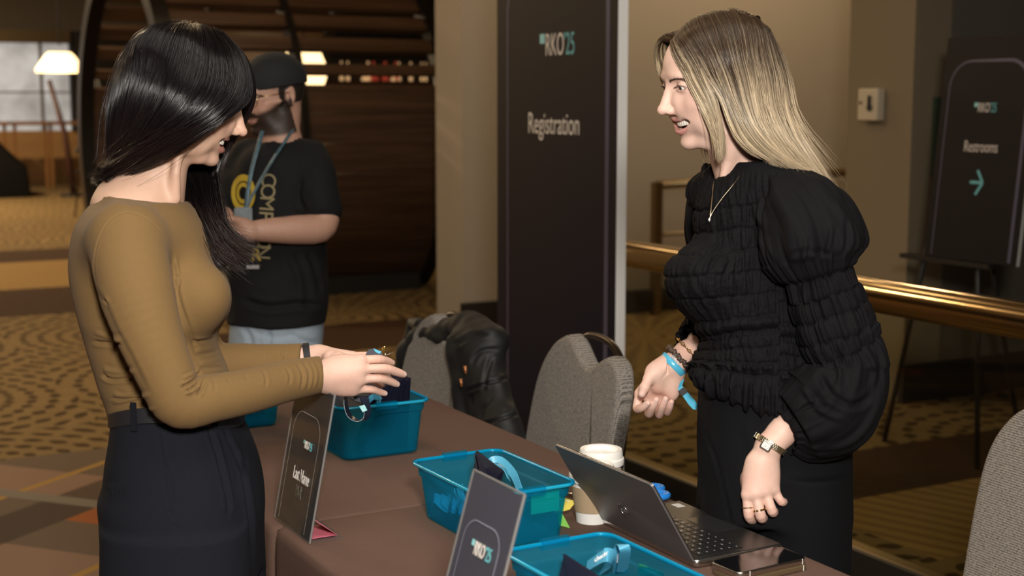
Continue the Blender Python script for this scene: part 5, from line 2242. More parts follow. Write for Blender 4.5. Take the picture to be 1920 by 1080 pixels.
# rest of the body under the clothes: trunk, arms, legs, shoes' ankles
Lq = lambda y, d=DR: P(1450, y, d)
Fb = Field(*bounds([P(1250, 330, DR), P(1650, 330, DR), (R_root.location.x, R_root.location.y, 0.0), P(1250, 1000, DR)], .25), .011)
Fb.zloft(lofted([(380, 1345, 1500), (450, 1330, 1540), (520, 1330, 1540), (630, 1350, 1540), (720, 1335, 1560), (850, 1330, 1575)], DR + .01, .085), .02)
hipc = P(1450, 850, DR + .01)
for sx, sy in ((-.030, .038), (.030, -.038)):
    hx, hy = hipc[0] + RT[0] * sx + FH[0] * sy, hipc[1] + RT[1] * sx + FH[1] * sy
    Fb.chain([(hx, hy, .90), (hx, hy, .48), (hx, hy, .10)], [.056, .050, .036], .02)
    Fb.cap((hx, hy, .05), (hx - RT[0] * .12 - FH[0] * .05, hy - RT[1] * .12 - FH[1] * .05, .035), .036, .028, .02)
for pl, rr in (([P(1350, 370, DR + .10), P(1336, 430, DR + .14), P(1345, 500, DR + .15), P(1350, 570, DR + .14), P(1338, 620, DR + .13), P(1312, 640, dh + .03)], [.034, .036, .034, .032, .028, .026]),
               ([P(1480, 370, DR - .09), P(1520, 430, DR - .125), P(1530, 500, DR - .13), P(1560, 600, DR - .122), P(1580, 690, DR - .115), P(1530, 765, dn + .01), P(1500, 775, dn + .01)], [.036, .040, .038, .034, .032, .026, .024])):
    Fb.chain(pl, rr, .02)
cv, cf = Fb.mesh()
ct = np.tile(np.asarray(LIGHT_SKIN), (len(cv), 1))
v, f, t = join([(hv, hf, ht), (av, af, at_), (bv, bf, bt), (cv, cf, ct)])
R_body = npmesh('body', v, f, M_skin, R_root, t)
M_brow_r = mat('brown_brow_hair', (.12, .075, .05), .6)
face_extras(R_hd, R_o, R_sc, R_root, M_brow_r, iris=(0, -.05), brow_th=.0009, nb=170, skin=hv)

# ------------------------------------------------------------------ blouse
M_blouse = mat('black_crinkle_cotton', (.0038, .0034, .0043), .8, noise=.2, nscale=60, bump=.30, bscale=1300, sheen=.0, spec=.18)
rowsR = [(300, 1352, 1470), (322, 1335, 1492), (345, 1318, 1515), (386, 1306, 1540), (430, 1304, 1556), (462, 1298, 1560), (492, 1266, 1562), (515, 1257, 1560), (550, 1262, 1556),
         (580, 1279, 1550), (607, 1304, 1544), (630, 1314, 1542), (650, 1315, 1545), (690, 1302, 1560), (718, 1298, 1575), (752, 1305, 1588)]
FL = Field(*bounds([P(1230, 270, DR), P(1640, 770, DR)], .22), .0026)
FL.zloft(lofted(rowsR, DR, .112), .01, power=2.25)
# bust and shoulder slope
FL.ell(P(1318, 520, DR - .055), (.060, .070, .058), .03)
FL.ell(P(1312, 520, DR + .06), (.055, .06, .055), .03)
FL.cap(P(1408, 345, DR), P(1490, 372, DR - .10), .052, .055, .03)
FL.cap(P(1400, 345, DR), P(1335, 362, DR + .09), .048, .045, .03)
# neck opening: high at the back, wide across the collar
top = P(1405, 330, DR)
nrm_ = ZUP + RT * -.22 - FH * .10
# keep the collar wall just around the neck, scoop the inside
FL.cap(P(1372, 255, R_do), P(1404, 352, DR), .066, .062, .006, 's')
FL.ell(P(1395, 318, DR - .01), (.080, .072, .030), .008, 's', R=np.stack([RT, FH, ZUP], 1))
v, f = FL.mesh()
v = relax(v, f, 1, .5)
n = vnormals(v, f)
axc = P(1440, 560, DR)
ang = np.arctan2((v - axc) @ RT, (v - axc) @ FH)
px, py, _ = pixv(v)
bands = np.array([386, 428, 470, 512, 556, 598, 632, 658, 690, 716])
off = np.zeros(len(v))
yy = py + 10 * np.sin(ang * 1.5 + .6) + 3 * hnoise(np.stack([ang * 5, v[:, 2] * 8, v[:, 2] * 0], 1), 2)
nb_ = np.min(np.abs(yy[:, None] - bands[None]), axis=1)
near = np.clip(1 - nb_ / 21, 0, 1)
# pleats run up and down, drifting a little between the bands
bi = np.searchsorted(bands, yy)
pl_n = hnoise(np.stack([ang * 26 + bi * 3.1 + .03 * yy, bi * 7.3 + yy * .012, ang * 0], 1), 11)
pl_f = hnoise(np.stack([ang * 60 + bi * 1.7, bi * 5.1 + yy * .02, ang * 0], 1), 12)
belly = 1 - near ** 2
off = .0018 * (belly - .55) + .0042 * pl_n * (.40 + .6 * belly) + .0032 * pl_f * (.5 + .5 * near) - .0026 * np.exp(-(nb_ / 2.6) ** 2) + .0012 * hnoise(v * 300, 5)
fadetop = np.clip((py - 318) / 25, 0, 1)
off *= fadetop
# peplum frill: flares and ripples below the last band
fr_ = np.clip((py - 712) / 34, 0, 1)
off += fr_ * (.006 + .0055 * np.sin(ang * 31 + 2.5 * np.sin(ang * 5)) + .003 * np.sin(ang * 67 + 2))
fr2 = np.exp(-((yy - 700) / 6) ** 2)
off += fr2 * (.005 + .0050 * np.sin(ang * 37 + 1.9 * np.sin(ang * 7)))
fw = np.exp(-((yy - 624) / 5) ** 2) * np.clip((px - 1300) / 60, 0, 1)
off -= .007 * fw
off += .005 * np.exp(-((yy - 608) / 8) ** 2)
v = v + n * off[:, None]
# the hem rises towards the front and ripples a little
lowm = np.clip((py - 640) / 110, 0, 1)
v[:, 2] += lowm * .046 * np.clip((1450 - px) / 150, 0, 1)
v[:, 2] += np.clip((py - 715) / 35, 0, 1) * .0028 * np.sin(ang * 31 + 2.5 * np.sin(ang * 5) + 1.2)
R_blouse = npmesh('blouse', v, f, M_blouse, R_root)

# collar frill standing round the neck
mb = MB()
rings = []
cc = [(1334, 338, -.04), (1318, 322, .03), (1326, 312, .075), (1362, 306, .10), (1420, 300, .095), (1462, 302, .05), (1478, 312, -.01), (1462, 322, -.065), (1420, 330, -.095), (1374, 342, -.088)]
cp = [P(x, y, DR + d) for x, y, d in cc]
cp = spline(cp + [cp[0]], 201)[:-1]
cen = cp.mean(0)
for k in range(5):
    w = (0, .45, .8, .45, 0)[k]
    h = (-.020, -.012, .0, -.010, -.020)[k]
    s_ = (0, .004, .0, -.006, -.006)[k]
    ring = []
    for i, p in enumerate(cp):
        a = 2 * math.pi * i / len(cp)
        rad = p - cen
        rad[2] = 0
        rad /= np.linalg.norm(rad)
        rip = (.004 * math.sin(a * 24) + .0022 * math.sin(a * 41 + 1)) * w
        ring.append(p + rad * (s_ + rip) + ZUP * (h + w * (.006 + .0035 * math.sin(a * 17 + .5))))
    rings.append(ring)
mb.loft(rings, False, False)
mb.build('collar_frill', M_blouse, R_root, smooth=True)


def ruched_sleeve(path, prof, name, seed, bands, scallop=.0, h=.0028, dent=None):
    """sleeve along a spline; prof rows (t, radius_across, radius_deep); bands = t of shirring lines"""
    ns = 160
    p = spline(path, ns)
    tt = np.linspace(0, 1, ns)
    A = np.asarray(prof, float)
    sm = spline(A, 1500)
    od = np.argsort(sm[:, 0])
    ra = np.interp(tt, sm[od, 0], sm[od, 1])
    rb = np.interp(tt, sm[od, 0], sm[od, 2])
    nr = 260
    vs = []
    prev = None
    for i in range(ns):
        tg = p[min(i + 1, ns - 1)] - p[max(i - 1, 0)]
        tg /= np.linalg.norm(tg)
        a = FW - tg * (FW @ tg)
        a /= np.linalg.norm(a)          # depth direction
        b = np.cross(tg, a)             # across, in the picture plane
        th_ = np.linspace(0, 2 * math.pi, nr + 1)[:-1]
        nb_ = min([abs(tt[i] - q) for q in bands]) if bands else 1
        near = max(0, 1 - nb_ / .045)
        bi_ = int(np.searchsorted(bands, tt[i]))
        q1 = hnoise(np.stack([np.cos(th_) * 7 + 20, np.sin(th_) * 7 + bi_ * 3.7, np.full(nr, tt[i] * 9)], 1), seed)
        q2 = hnoise(np.stack([np.cos(th_) * 17 + 40, np.sin(th_) * 17 + bi_ * 5.3, np.full(nr, tt[i] * 7)], 1), seed + 1)
        q3 = .7 * hnoise(np.stack([np.cos(th_) * 2.2 + 60, np.sin(th_) * 2.2, np.full(nr, tt[i] * 6)], 1), seed + 2) + .6 * hnoise(np.stack([np.cos(th_) * 4.5 + 60, np.sin(th_) * 4.5, np.full(nr, tt[i] * 14)], 1), seed + 3)
        inb = (bands[0] - .06 < tt[i] < bands[-1] + .06) if bands else False
        amp = 1.0 if inb else .35
        off = .0050 * q1 * amp + .0040 * q2 * amp * (.5 + near) + .010 * q3 * (0.25 if inb else 1.0) - .0022 * math.exp(-(nb_ / .007) ** 2)
        off += .0010 * (1 - near ** 2) * (1 if inb else 0)
        gath = math.exp(-((tt[i] - bands[0] + .05) / .05) ** 2) + math.exp(-((tt[i] - .93) / .05) ** 2) if len(bands) > 1 else 0
        off += gath * .005 * hnoise(np.stack([np.cos(th_) * 9 + 80, np.sin(th_) * 9, np.full(nr, tt[i] * 3)], 1), seed + 5)
        vs.append(p[i] + (a[None] * (np.cos(th_) * (rb[i] + off))[:, None] + b[None] * (np.sin(th_) * (ra[i] + off))[:, None]))
    v = np.vstack(vs)
    i, j = np.meshgrid(np.arange(ns - 1), np.arange(nr), indexing='ij')
    j2 = (j + 1) % nr
    f = np.stack([i * nr + j, i * nr + j2, (i + 1) * nr + j2, (i + 1) * nr + j], 2).reshape(-1, 4)
    return v, f


# near sleeve: puff, four shirred bands, balloon, gathered wrist
path = [P(1462, 345, DR - .05), P(1490, 385, DR - .095), P(1516, 435, DR - .125), P(1530, 500, DR - .13), P(1548, 560, DR - .125), P(1572, 630, DR - .12), P(1588, 690, DR - .115), P(1555, 762, DR - .115), P(1494, 800, dn + .008), P(1468, 812, dn)]
pr = [(0, .028, .040), (.06, .050, .062), (.16, .080, .084), (.27, .092, .088), (.345, .070, .074), (.365, .060, .062), (.45, .064, .062), (.55, .066, .062), (.60, .064, .062), (.68, .076, .070), (.78, .088, .078), (.88, .070, .066), (.955, .040, .042), (.985, .0335, .034), (1.0, .036, .036)]
v, f = ruched_sleeve(path, pr, 'sleeve', 31, [.362, .425, .487, .548, .60])
v = creases(v, f, [([(1445, 350), (1425, 400), (1430, 460), (1455, 510)], 5, -.006), ([(1560, 370), (1590, 420), (1602, 470)], 6, .004), ([(1470, 480), (1520, 470), (1570, 480)], 4, -.003),
                   ([(1500, 500), (1510, 470), (1512, 440)], 4, .003), ([(1540, 490), (1556, 455), (1560, 420)], 4, .003), ([(1580, 480), (1590, 450), (1585, 400)], 4, -.003),
                   ([(1530, 690), (1560, 740), (1600, 760), (1640, 740)], 6, -.006), ([(1500, 720), (1540, 770), (1590, 790)], 5, .004), ([(1490, 780), (1520, 760), (1560, 765)], 4, -.004),
                   ([(1560, 660), (1575, 700), (1570, 730)], 5, .004), ([(1620, 650), (1640, 690), (1635, 730)], 5, .003)])
npmesh('sleeve', v, f, M_blouse, R_root)
# far sleeve
path = [P(1350, 345, DR + .07), P(1330, 372, DR + .12), P(1328, 430, DR + .15), P(1345, 500, DR + .15), P(1352, 570, DR + .14), P(1338, 620, DR + .13), P(1312, 640, dh + .03), P(1290, 650, dh + .015)]
pr = [(0, .028, .04), (.08, .036, .05), (.22, .042, .06), (.4, .045, .05), (.6, .050, .05), (.75, .052, .05), (.88, .048, .048), (.955, .036, .036), (1.0, .037, .037)]
v, f = ruched_sleeve(path, pr, 'sleeve', 41, [.955])
npmesh('sleeve', v, f, M_blouse, R_root)

# ------------------------------------------------------------------ trousers
M_trous = mat('black_suiting', (.0045, .0045, .0055), .85, noise=.15, nscale=90, bump=.2, bscale=1500, sheen=.0, spec=.15)
FT = Field(*bounds([P(1290, 690, DR), P(1620, 690, DR), (R_root.location.x, R_root.location.y, .02)], .19), .006)
rows = [(690, 1318, 1560), (720, 1312, 1575), (780, 1309, 1588), (840, 1308, 1594), (900, 1311, 1594), (960, 1313, 1592)]
lv = lofted(rows, DR + .01, .118)
FT.zloft(lv, .01, power=2.3)
zc = lv[-1][0]
for sx, sy in ((-.045, .055), (.045, -.055)):
    hx, hy = hipc[0] + RT[0] * sx + FH[0] * sy, hipc[1] + RT[1] * sx + FH[1] * sy
    FT.zloft([(zc + .09, hx, hy, .080, .085), (zc - .05, hx, hy, .088, .090), (.45, hx, hy, .085, .085), (.03, hx, hy, .095, .095)], .015)
v, f = FT.mesh()
v = creases(v, f, [([(1316, 735), (1320, 800), (1345, 870), (1366, 960), (1380, 1040)], 3, -.0035), ([(1400, 780), (1420, 900), (1420, 1040)], 9, .002)])
npmesh('trousers', v, f, M_trous, R_root)

# ------------------------------------------------------------------ shoes (behind the table)
M_shoe = mat('black_leather', (.012, .011, .011), .35)
for sx, sy in ((-.045, .055), (.045, -.055)):
    hx, hy = hipc[0] + RT[0] * sx + FH[0] * sy, hipc[1] + RT[1] * sx + FH[1] * sy
    FS = Field(*bounds([(hx, hy, .06)], .26), .006)
    fd = -RT * .9 - FH * .4
    fd /= np.linalg.norm(fd)
    FS.chain([np.array([hx, hy, .045]) - fd * .05, np.array([hx, hy, .05]), np.array([hx, hy, .036]) + fd * .14], [.042, .045, .030], .01, kin=.02)
    FS.cut((0, 0, .001), (0, 0, -1))
    v, f = FS.mesh()
    npmesh('shoe', v, f, M_shoe, R_root)

# ------------------------------------------------------------------ jewellery and bands
M_gold = mat('gold', (.80, .55, .20), .2, metal=1.0)
M_silver = mat('two_tone_steel', (.74, .69, .58), .22, metal=1.0)


def band(center, axis, ra, rb, adir, w, th_, m, name, n=60, bumps=0, ba=.0, parent=None, saddle=0.0):
    """bracelet: elliptical ring round a limb"""
    axis = np.asarray(axis, float) / np.linalg.norm(axis)
    a = np.asarray(adir, float)
    a = a - axis * (a @ axis)
    a /= np.linalg.norm(a)
    b = np.cross(axis, a)
    mb = MB()
    rings = []
    for i in range(n):
        q = 2 * math.pi * i / n
        rad = math.cos(q) * a * ra + math.sin(q) * b * rb
        u = rad / np.linalg.norm(rad)
        e = ba * math.sin(q * bumps) if bumps else 0
        c = np.asarray(center) + rad + axis * (saddle * math.sin(q) ** 2)
        rings.append([c + axis * (w / 2) + u * e, c + axis * (w / 2 * .9) + u * (th_ + e), c - axis * (w / 2 * .9) + u * (th_ + e), c - axis * (w / 2) + u * e])
    rings.append(rings[0])
    mb.loft(rings, False, False)
    return mb.build(name, m, parent, smooth=True, angle=50)


# watch on the near wrist
wc = h7(468, 325, .0)
wax = h7(380, 560) - h7(560, 200)
wax = h7(400, 420) - h7(530, 215)
wat = band(wc, wax, .0292, .0275, FW, .0105, .0016, M_silver, 'watch', 72, parent=R_root)
mb = MB()
wax_n = wax / np.linalg.norm(wax)
wu = FW - wax_n * (FW @ wax_n)
wu /= np.linalg.norm(wu)
wb_ = np.cross(wax_n, wu)
for row in (-.0036, -.0012, .0012, .0036):          # bracelet links
    for k in range(52):
        q = 2 * math.pi * (k + (.5 if abs(row) < .002 else 0)) / 52
        rad = math.cos(q) * wu * .0308 + math.sin(q) * wb_ * .0291
        u = rad / np.linalg.norm(rad)
        tq = np.cross(wax_n, u)
        c = wc + rad + wax_n * row * 1.05
        mb.add([c + wax_n * sx * .0011 + tq * sy * .0014 + u * sz for sz in (0, .0011) for sx, sy in ((-1, -1), (1, -1), (1, 1), (-1, 1))],
               [(4, 5, 6, 7), (0, 1, 5, 4), (1, 2, 6, 5), (2, 3, 7, 6), (3, 0, 4, 7)])
mb.build('bracelet_links', M_silver, wat)
q0 = h7(400, 320, -.027)
un = -FW * .92 - RT * .38
un /= np.linalg.norm(un)
wx = np.cross(wax_n, un)
wx /= np.linalg.norm(wx)
wy = np.cross(un, wx)
cen = wc + un * .0300 - 0 * wx
mb = MB()
slab(mb, [(u, v_) for u, v_, _ in rrect(0, 0, .0098, .0080, .003, 0, 4)], .006, .0015, lambda u, v_, w: cen + wx * u + wy * v_ + un * w, 3)
mb.build('watch_case', M_silver, wat, smooth=True, angle=40)
mb = MB()
slab(mb, [(u, v_) for u, v_, _ in rrect(0, 0, .0072, .0056, .0015, 0, 3)], .0006, .0002, lambda u, v_, w: cen + wx * u + wy * v_ + un * (w + .0031), 1)
mb.build('watch_dial', mat('white_dial', (.85, .83, .78), .3), wat)
mb = MB()
for a, l in ((.9, .0042), (2.6, .0030)):
    d = wx * math.cos(a) + wy * math.sin(a)
    s_ = np.cross(un, d) * .0003
    mb.add([cen + un * .0036 - s_, cen + un * .0036 + s_, cen + un * .0036 + d * l], [(0, 1, 2)])
for k in range(12):
    a = 2 * math.pi * k / 12
    d = wx * math.cos(a) * .0058 + wy * math.sin(a) * .0044
    mb.add([cen + un * .0036 + d * s1 + np.cross(un, d) * s2 for s1, s2 in ((1, -.05), (1, .05), (.82, .05), (.82, -.05))], [(0, 1, 2, 3)])
mb.build('watch_hands', M_dark, wat)
# rings
for (x, y, dd, nm, w, bp, fi) in ((286, 858, -.005, 'thin gold ring', .0016, 0, 0), (372, 880, -.011, 'chunky gold ring', .0036, 9, 1)):
    fx_ = fing2[fi]
    ax_ = fx_[1] - fx_[0]
    c_ = fx_[0] + ax_ * (.62 if fi == 0 else .74)
    band(c_, ax_, .0097, .0097, FW, w, .0014, M_gold, 'ring', 54, bp, .0007, R_root)
# far wrist: gold chain, patterned scrunchie, blue event wristband with its tag end
wa = h6(600, 395) - h6(760, 250)
b1 = MB()
c_ = h6(775, 215, .015)
an = wa / np.linalg.norm(wa)
u1 = RT - an * (RT @ an)
u1 /= np.linalg.norm(u1)
u2 = np.cross(an, u1)
for k in range(20):
    q = 2 * math.pi * k / 20
    rad = (math.cos(q) * u1 * .0285 + math.sin(q) * u2 * .0272)
    tq = -math.sin(q) * u1 + math.cos(q) * u2
    n_ = rad / np.linalg.norm(rad)
    s_ = an if k % 2 else n_
    b1.tube([c_ + rad + tq * math.cos(a) * (.0062 if k % 3 == 0 else .0045) + s_ * math.sin(a) * .0022 for a in np.linspace(0, 2 * math.pi, 11)[:-1]], .0008, 6, closed=True)
b1.build('bracelet', M_gold, R_root, smooth=True)
M_scr = mat('leopard_scrunchie', (.012, .009, .008), .5, col2=(.15, .09, .06), nscale=230)
mb = MB()
c_ = h6(678, 315, .006)
ring = []
for k in range(150):
    q = 2 * math.pi * k / 150
    ring.append(c_ + (math.cos(q) * u1 * .0275 + math.sin(q) * u2 * .0265) + an * .0022 * math.sin(q * 13))
mb.tube(ring, [.0050 * (.70 + .30 * abs(math.sin(k * .67)) + .15 * math.sin(k * 2.3)) for k in range(150)], 10, closed=True)
mb.build('scrunchie', M_scr, R_root, smooth=True)
M_wband = mat('blue_satin_wristband', (.09, .50, .72), .3, spec=.6, noise=.1, nscale=60)
wbn = band(h6(612, 385, .002), wa + UP * -.003, .0280, .0268, u1, .0125, .0007, M_wband, 'wristband', 80, parent=R_root)
cbd = h6(650, 330, -.0262)
xd_ = h6(700, 440, -.024) - h6(590, 290, -.026)
text('checkr', .0088, frame(h6(632, 342, -.0290), -xd_ * -1, np.cross(-FW, xd_)), M_white, 'wristband_lettering', R_root, .95)
mb = MB()
a, b = h6(690, 640, -.008), h6(880, 880, -.006)
sd = np.cross((b - a) / np.linalg.norm(b - a), FW)
mb.loft([[a + (b - a) * t_ + sd * s_ * w_ + FW * d_ for s_, d_ in ((-1, 0), (1, .0), (1, .002), (-1, .002))] for t_, w_ in ((0, .0052), (.3, .0056), (.34, .0060), (.7, .0072), (.92, .0060), (1, .0030))])
mb.build('wristband_tail', M_wband, R_root)
mb = MB()
mb.loft([[a + (b - a) * t_ + sd * s_ * .0066 + FW * d_ for s_, d_ in ((-1, -.002), (1, -.002), (1, .004), (-1, .004))] for t_ in (.06, .30)])
mb.build('wristband_clasp', M_dark, R_root)
mb = MB()
a2 = h6(715, 560, -.012)
mb.loft([[a2 + (a - a2) * t_ + sd * s_ * .0050 + FW * d_ for s_, d_ in ((-1, 0), (1, 0), (1, .0015), (-1, .0015))] for t_ in (0, .5, 1.06)])
mb.build('wristband_fold', M_wband, R_root)
# necklace: two strands meeting at a small pendant on the blouse
mb = MB()
n0 = [P(1404, 302, DR - .062), P(1394, 320, DR - .085), P(1376, 345, DR - .115), P(1354, 372, DR - .128), P(1336, 398, DR - .132), P(1330, 412, DR - .132)]
n1_ = [P(1338, 340, DR - .050), P(1336, 365, DR - .095), P(1333, 395, DR - .130), P(1330, 412, DR - .132)]
M_neck = mat('pale_gold', (.85, .72, .50), .25, metal=1.0)
mb.tube(spline(n0, 30), .0007, 6)
mb.tube(spline(n1_, 24), .0007, 6)
nk = mb.build('necklace', M_neck, R_root, smooth=True)
mb = MB()
pc_ = P(1330, 412, DR - .134)
mb.lathe([(.0002, -.0035), (.0022, 0), (.0012, .002), (.0002, .0034)], pc_, 8)
mb.build('pendant', mat('clear_stone', (.9, .88, .85), .1, spec=.9), nk)
# ------------------------------------------------------------------ blonde hair
dd0 = R_do
hp = lambda x, y, d: P(x, y, dd0 + d)
lock_guides = [
    [hp(1258, 76, -.012), hp(1264, 95, -.040), hp(1283, 145, -.072), hp(1308, 198, -.080), hp(1327, 238, -.078), hp(1337, 270, -.070), hp(1341, 296, -.066)],
    [hp(1264, 70, -.010), hp(1276, 95, -.048), hp(1295, 145, -.079), hp(1320, 194, -.086), hp(1335, 234, -.082), hp(1343, 268, -.073), hp(1346, 300, -.069)],
    [hp(1272, 64, -.010), hp(1290, 94, -.058), hp(1309, 142, -.086), hp(1330, 188, -.090), hp(1342, 228, -.086), hp(1348, 264, -.077), hp(1350, 298, -.071)],
    [hp(1280, 59, -.009), hp(1302, 92, -.064), hp(1319, 138, -.090), hp(1338, 182, -.093), hp(1347, 222, -.088), hp(1352, 258, -.079), hp(1353, 290, -.072)],
]
near_guides = [
    [hp(1276, 60, -.008), hp(1296, 91, -.062), hp(1317, 138, -.089), hp(1349, 186, -.095), hp(1364, 226, -.094), hp(1380, 260, -.090), hp(1412, 290, -.086), hp(1456, 304, -.086)],
    [hp(1296, 51, -.007), hp(1318, 90, -.069), hp(1337, 138, -.092), hp(1359, 185, -.097), hp(1375, 226, -.097), hp(1394, 262, -.094), hp(1430, 294, -.090), hp(1480, 312, -.088)],
    [hp(1315, 44, -.006), hp(1334, 90, -.072), hp(1353, 138, -.093), hp(1371, 185, -.098), hp(1388, 228, -.100), hp(1412, 266, -.098), hp(1452, 298, -.094), hp(1502, 320, -.090)],
    [hp(1340, 35, -.004), hp(1364, 85, -.074), hp(1384, 140, -.094), hp(1397, 192, -.100), hp(1415, 238, -.102), hp(1444, 275, -.100), hp(1484, 306, -.096), hp(1520, 330, -.090)],
    [hp(1362, 29, -.002), hp(1394, 78, -.070), hp(1414, 140, -.088), hp(1424, 200, -.094), hp(1440, 248, -.098), hp(1466, 285, -.096), hp(1506, 322, -.090)],
    [hp(1382, 29, .002), hp(1420, 76, -.058), hp(1440, 140, -.074), hp(1450, 205, -.082), hp(1468, 252, -.086), hp(1496, 290, -.086), hp(1536, 338, -.080)],
    [hp(1396, 32, .010), hp(1444, 82, -.038), hp(1464, 145, -.052), hp(1472, 208, -.062), hp(1490, 256, -.068), hp(1516, 298, -.070), hp(1556, 352, -.066)],
    [hp(1402, 34, .020), hp(1456, 92, -.010), hp(1475, 150, -.024), hp(1484, 210, -.036), hp(1502, 258, -.044), hp(1526, 300, -.048), hp(1558, 350, -.046)],
    [hp(1400, 34, .034), hp(1456, 92, .026), hp(1475, 152, .018), hp(1482, 212, .004), hp(1498, 258, -.008), hp(1520, 300, -.016), hp(1548, 342, -.020)],
]
far_guides = [
    [hp(1256, 74, .002), hp(1238, 70, .020), hp(1226, 90, .040), hp(1229, 120, .055), hp(1240, 150, .064), hp(1262, 185, .072), hp(1290, 230, .076)],
    [hp(1268, 64, .004), hp(1250, 64, .034), hp(1250, 100, .062), hp(1266, 150, .078), hp(1290, 200, .084), hp(1310, 240, .084), hp(1322, 285, .080)],
    [hp(1300, 48, .008), hp(1296, 62, .050), hp(1304, 110, .080), hp(1320, 165, .090), hp(1340, 215, .094), hp(1352, 260, .090), hp(1366, 300, .086)],
    [hp(1350, 32, .012), hp(1356, 52, .055), hp(1372, 110, .084), hp(1388, 165, .090), hp(1404, 220, .092), hp(1424, 265, .088), hp(1452, 305, .080)],
    [hp(1390, 32, .020), hp(1412, 58, .056), hp(1436, 118, .070), hp(1450, 175, .072), hp(1466, 228, .070), hp(1490, 275, .062), hp(1524, 325, .05)],
    [hp(1402, 34, .032), hp(1454, 88, .036), hp(1473, 150, .030), hp(1482, 210, .016), hp(1498, 258, .004), hp(1520, 300, -.004), hp(1548, 342, -.012)],
]


def push_out(Rm, o, sc, shells):
    def fn(g):
        q = ((g - o) @ Rm) / sc
        for c, r_ in shells:
            c, r_ = np.asarray(c), np.asarray(r_)
            k = np.linalg.norm((q - c) / r_, axis=-1)[..., None]
            q = np.where(k < 1, c + (q - c) / np.maximum(k, 1e-3), q)
        return o + (q * sc) @ Rm.T
    return fn


R_push = push_out(R_hd, R_o, R_sc, [((-.010, 0, .024), (.093, .083, .0825)), ((.030, 0, .018), (.0655, .066, .066)), ((-.020, 0, -.02), (.066, .076, .080))])
ROOT_C, TIP_C = (.048, .028, .015), (.60, .47, .31)
dk = lambda t_, r_: np.clip((t_ - .20) / .36 + (r_ - .5) * .7, 0, 1) * (.68 + .32 * r_)
parts = []
# under layer that closes the head, then finer strands over it
parts.append(strands(near_guides, 900, 3, .0021, ROOT_C, (.47, .36, .22), jitter=.0015, layer=.006, inset_=.0035, npts=24, dark=dk, push=R_push, tintvar=.35, lenvar=.08))
parts.append(strands(near_guides, 7500, 5, .00058, ROOT_C, TIP_C, jitter=.0028, layer=.008, frizz=.0012, npts=24, dark=dk, push=R_push, tintvar=.38, lenvar=.10))
parts.append(strands(far_guides, 600, 7, .0021, ROOT_C, (.47, .36, .22), jitter=.0015, layer=.005, inset_=.003, npts=20, dark=dk, push=R_push, tintvar=.35, nrm=R_o))
parts.append(strands(far_guides, 1500, 8, .0009, ROOT_C, TIP_C, jitter=.0045, layer=.007, npts=20, dark=dk, push=R_push, tintvar=.36, nrm=R_o))
parts.append(strands(lock_guides, 110, 23, .0018, ROOT_C, (.46, .33, .17), jitter=.0015, layer=.004, inset_=.003, npts=24, dark=dk, push=R_push, tintvar=.35, lenvar=.55))
parts.append(strands(lock_guides, 1300, 25, .00058, ROOT_C, TIP_C, jitter=.0035, layer=.007, npts=24, dark=dk, push=R_push, tintvar=.36, lenvar=.5))
parts.append(strands(lock_guides, 22, 15, .0004, ROOT_C, TIP_C, jitter=.007, layer=.004, frizz=.004, npts=24, dark=dk, push=R_push, tintvar=.3, lenvar=.3))
parts.append(strands(near_guides[4:], 140, 16, .0004, ROOT_C, TIP_C, jitter=.012, layer=-.004, frizz=.004, npts=24, dark=dk, push=R_push, tintvar=.3, lenvar=.3))
v, f, t = join(parts)
npmesh('hair', v, f, M_hair, R_root, t)
# ------------------------------------------------------------------ the dark haired woman
DL = 2.40
L_root = thing('person', 'dark haired woman in an olive brown fitted top and navy trousers, head bowed', 'person', (P(335, 900, DL)[0], P(335, 900, DL)[1], 0))
L_hd = head_frame(RT * .99 + FH * .10, math.radians(19))
L_sc, L_do = .98, 2.40
L_o = P(351, 173, L_do)
Fd = Field(*bounds([P(250, 60, DL), P(470, 440, DL)], .14), .0019)
nk = L_o + L_hd @ np.array([-.022, 0, -.045])
Fd.chain([nk, P(312, 268, DL), P(288, 330, DL), P(262, 385, DL)], [.052, .047, .050, .060], .022, kin=.01)
Fd.ell(P(254, 388, DL), (.066, .080, .034), .05, R=np.stack([RT, FH, ZUP], 1))
Fd.cap(P(250, 330, DL), P(222, 388, DL), .036, .026, .03)
head(Fd, L_hd, L_o, L_sc, smile=1.0, open_=1.0)
Fd.chain([P(335, 285, DL - .045), P(330, 325, DL - .048), P(330, 372, DL - .035)], [.007, .007, .006], .02)     # neck cord
hv, hf = Fd.mesh()
hv = relax(hv, hf, 1, .4)
SKIN_L = (.63, .40, .29)
ht = head_tint(hv, L_hd, L_o, L_sc, SKIN_L, (.52, .19, .16), (.64, .33, .25), lash=.8, g=1.0)
L_face = hv

C8 = lambda x, y: (540 + x / 6, 620 + y / 6)
dw = 2.445
h8 = lambda x, y, dd=0.0: P(*C8(x, y), dw + dd)
# near (right) hand: back of the hand to us, fingers stretched over the lanyard
wrL = [(P(560, 708, dw - .045), .0235), (h8(330, 510, -.022), .0225), (h8(430, 520, -.010), .0225)]
fL = [[h8(820, 330, .006), h8(1015, 322, .018), h8(1110, 342, .040), h8(1168, 362, .055)],
      [h8(815, 432, -.002), h8(1080, 425, .010), h8(1215, 462, .030), h8(1300, 492, .045)],
      [h8(795, 545, .002), h8(1025, 538, .012), h8(1150, 570, .032), h8(1225, 602, .046)],
      [h8(735, 665, .012), h8(930, 660, .020), h8(1025, 688, .036), h8(1092, 706, .046)]]
tL = [h8(560, 330, .030), h8(700, 330, .050), h8(820, 350, .062), h8(900, 380, .066)]
pts = [p for f_ in fL for p in f_] + [p for p, _ in wrL] + tL
Fh_ = Field(*bounds(pts, .035), .0012)
hand(Fh_, wrL, fL, tL, r=.0076, palm_r=.0120, k=.009)
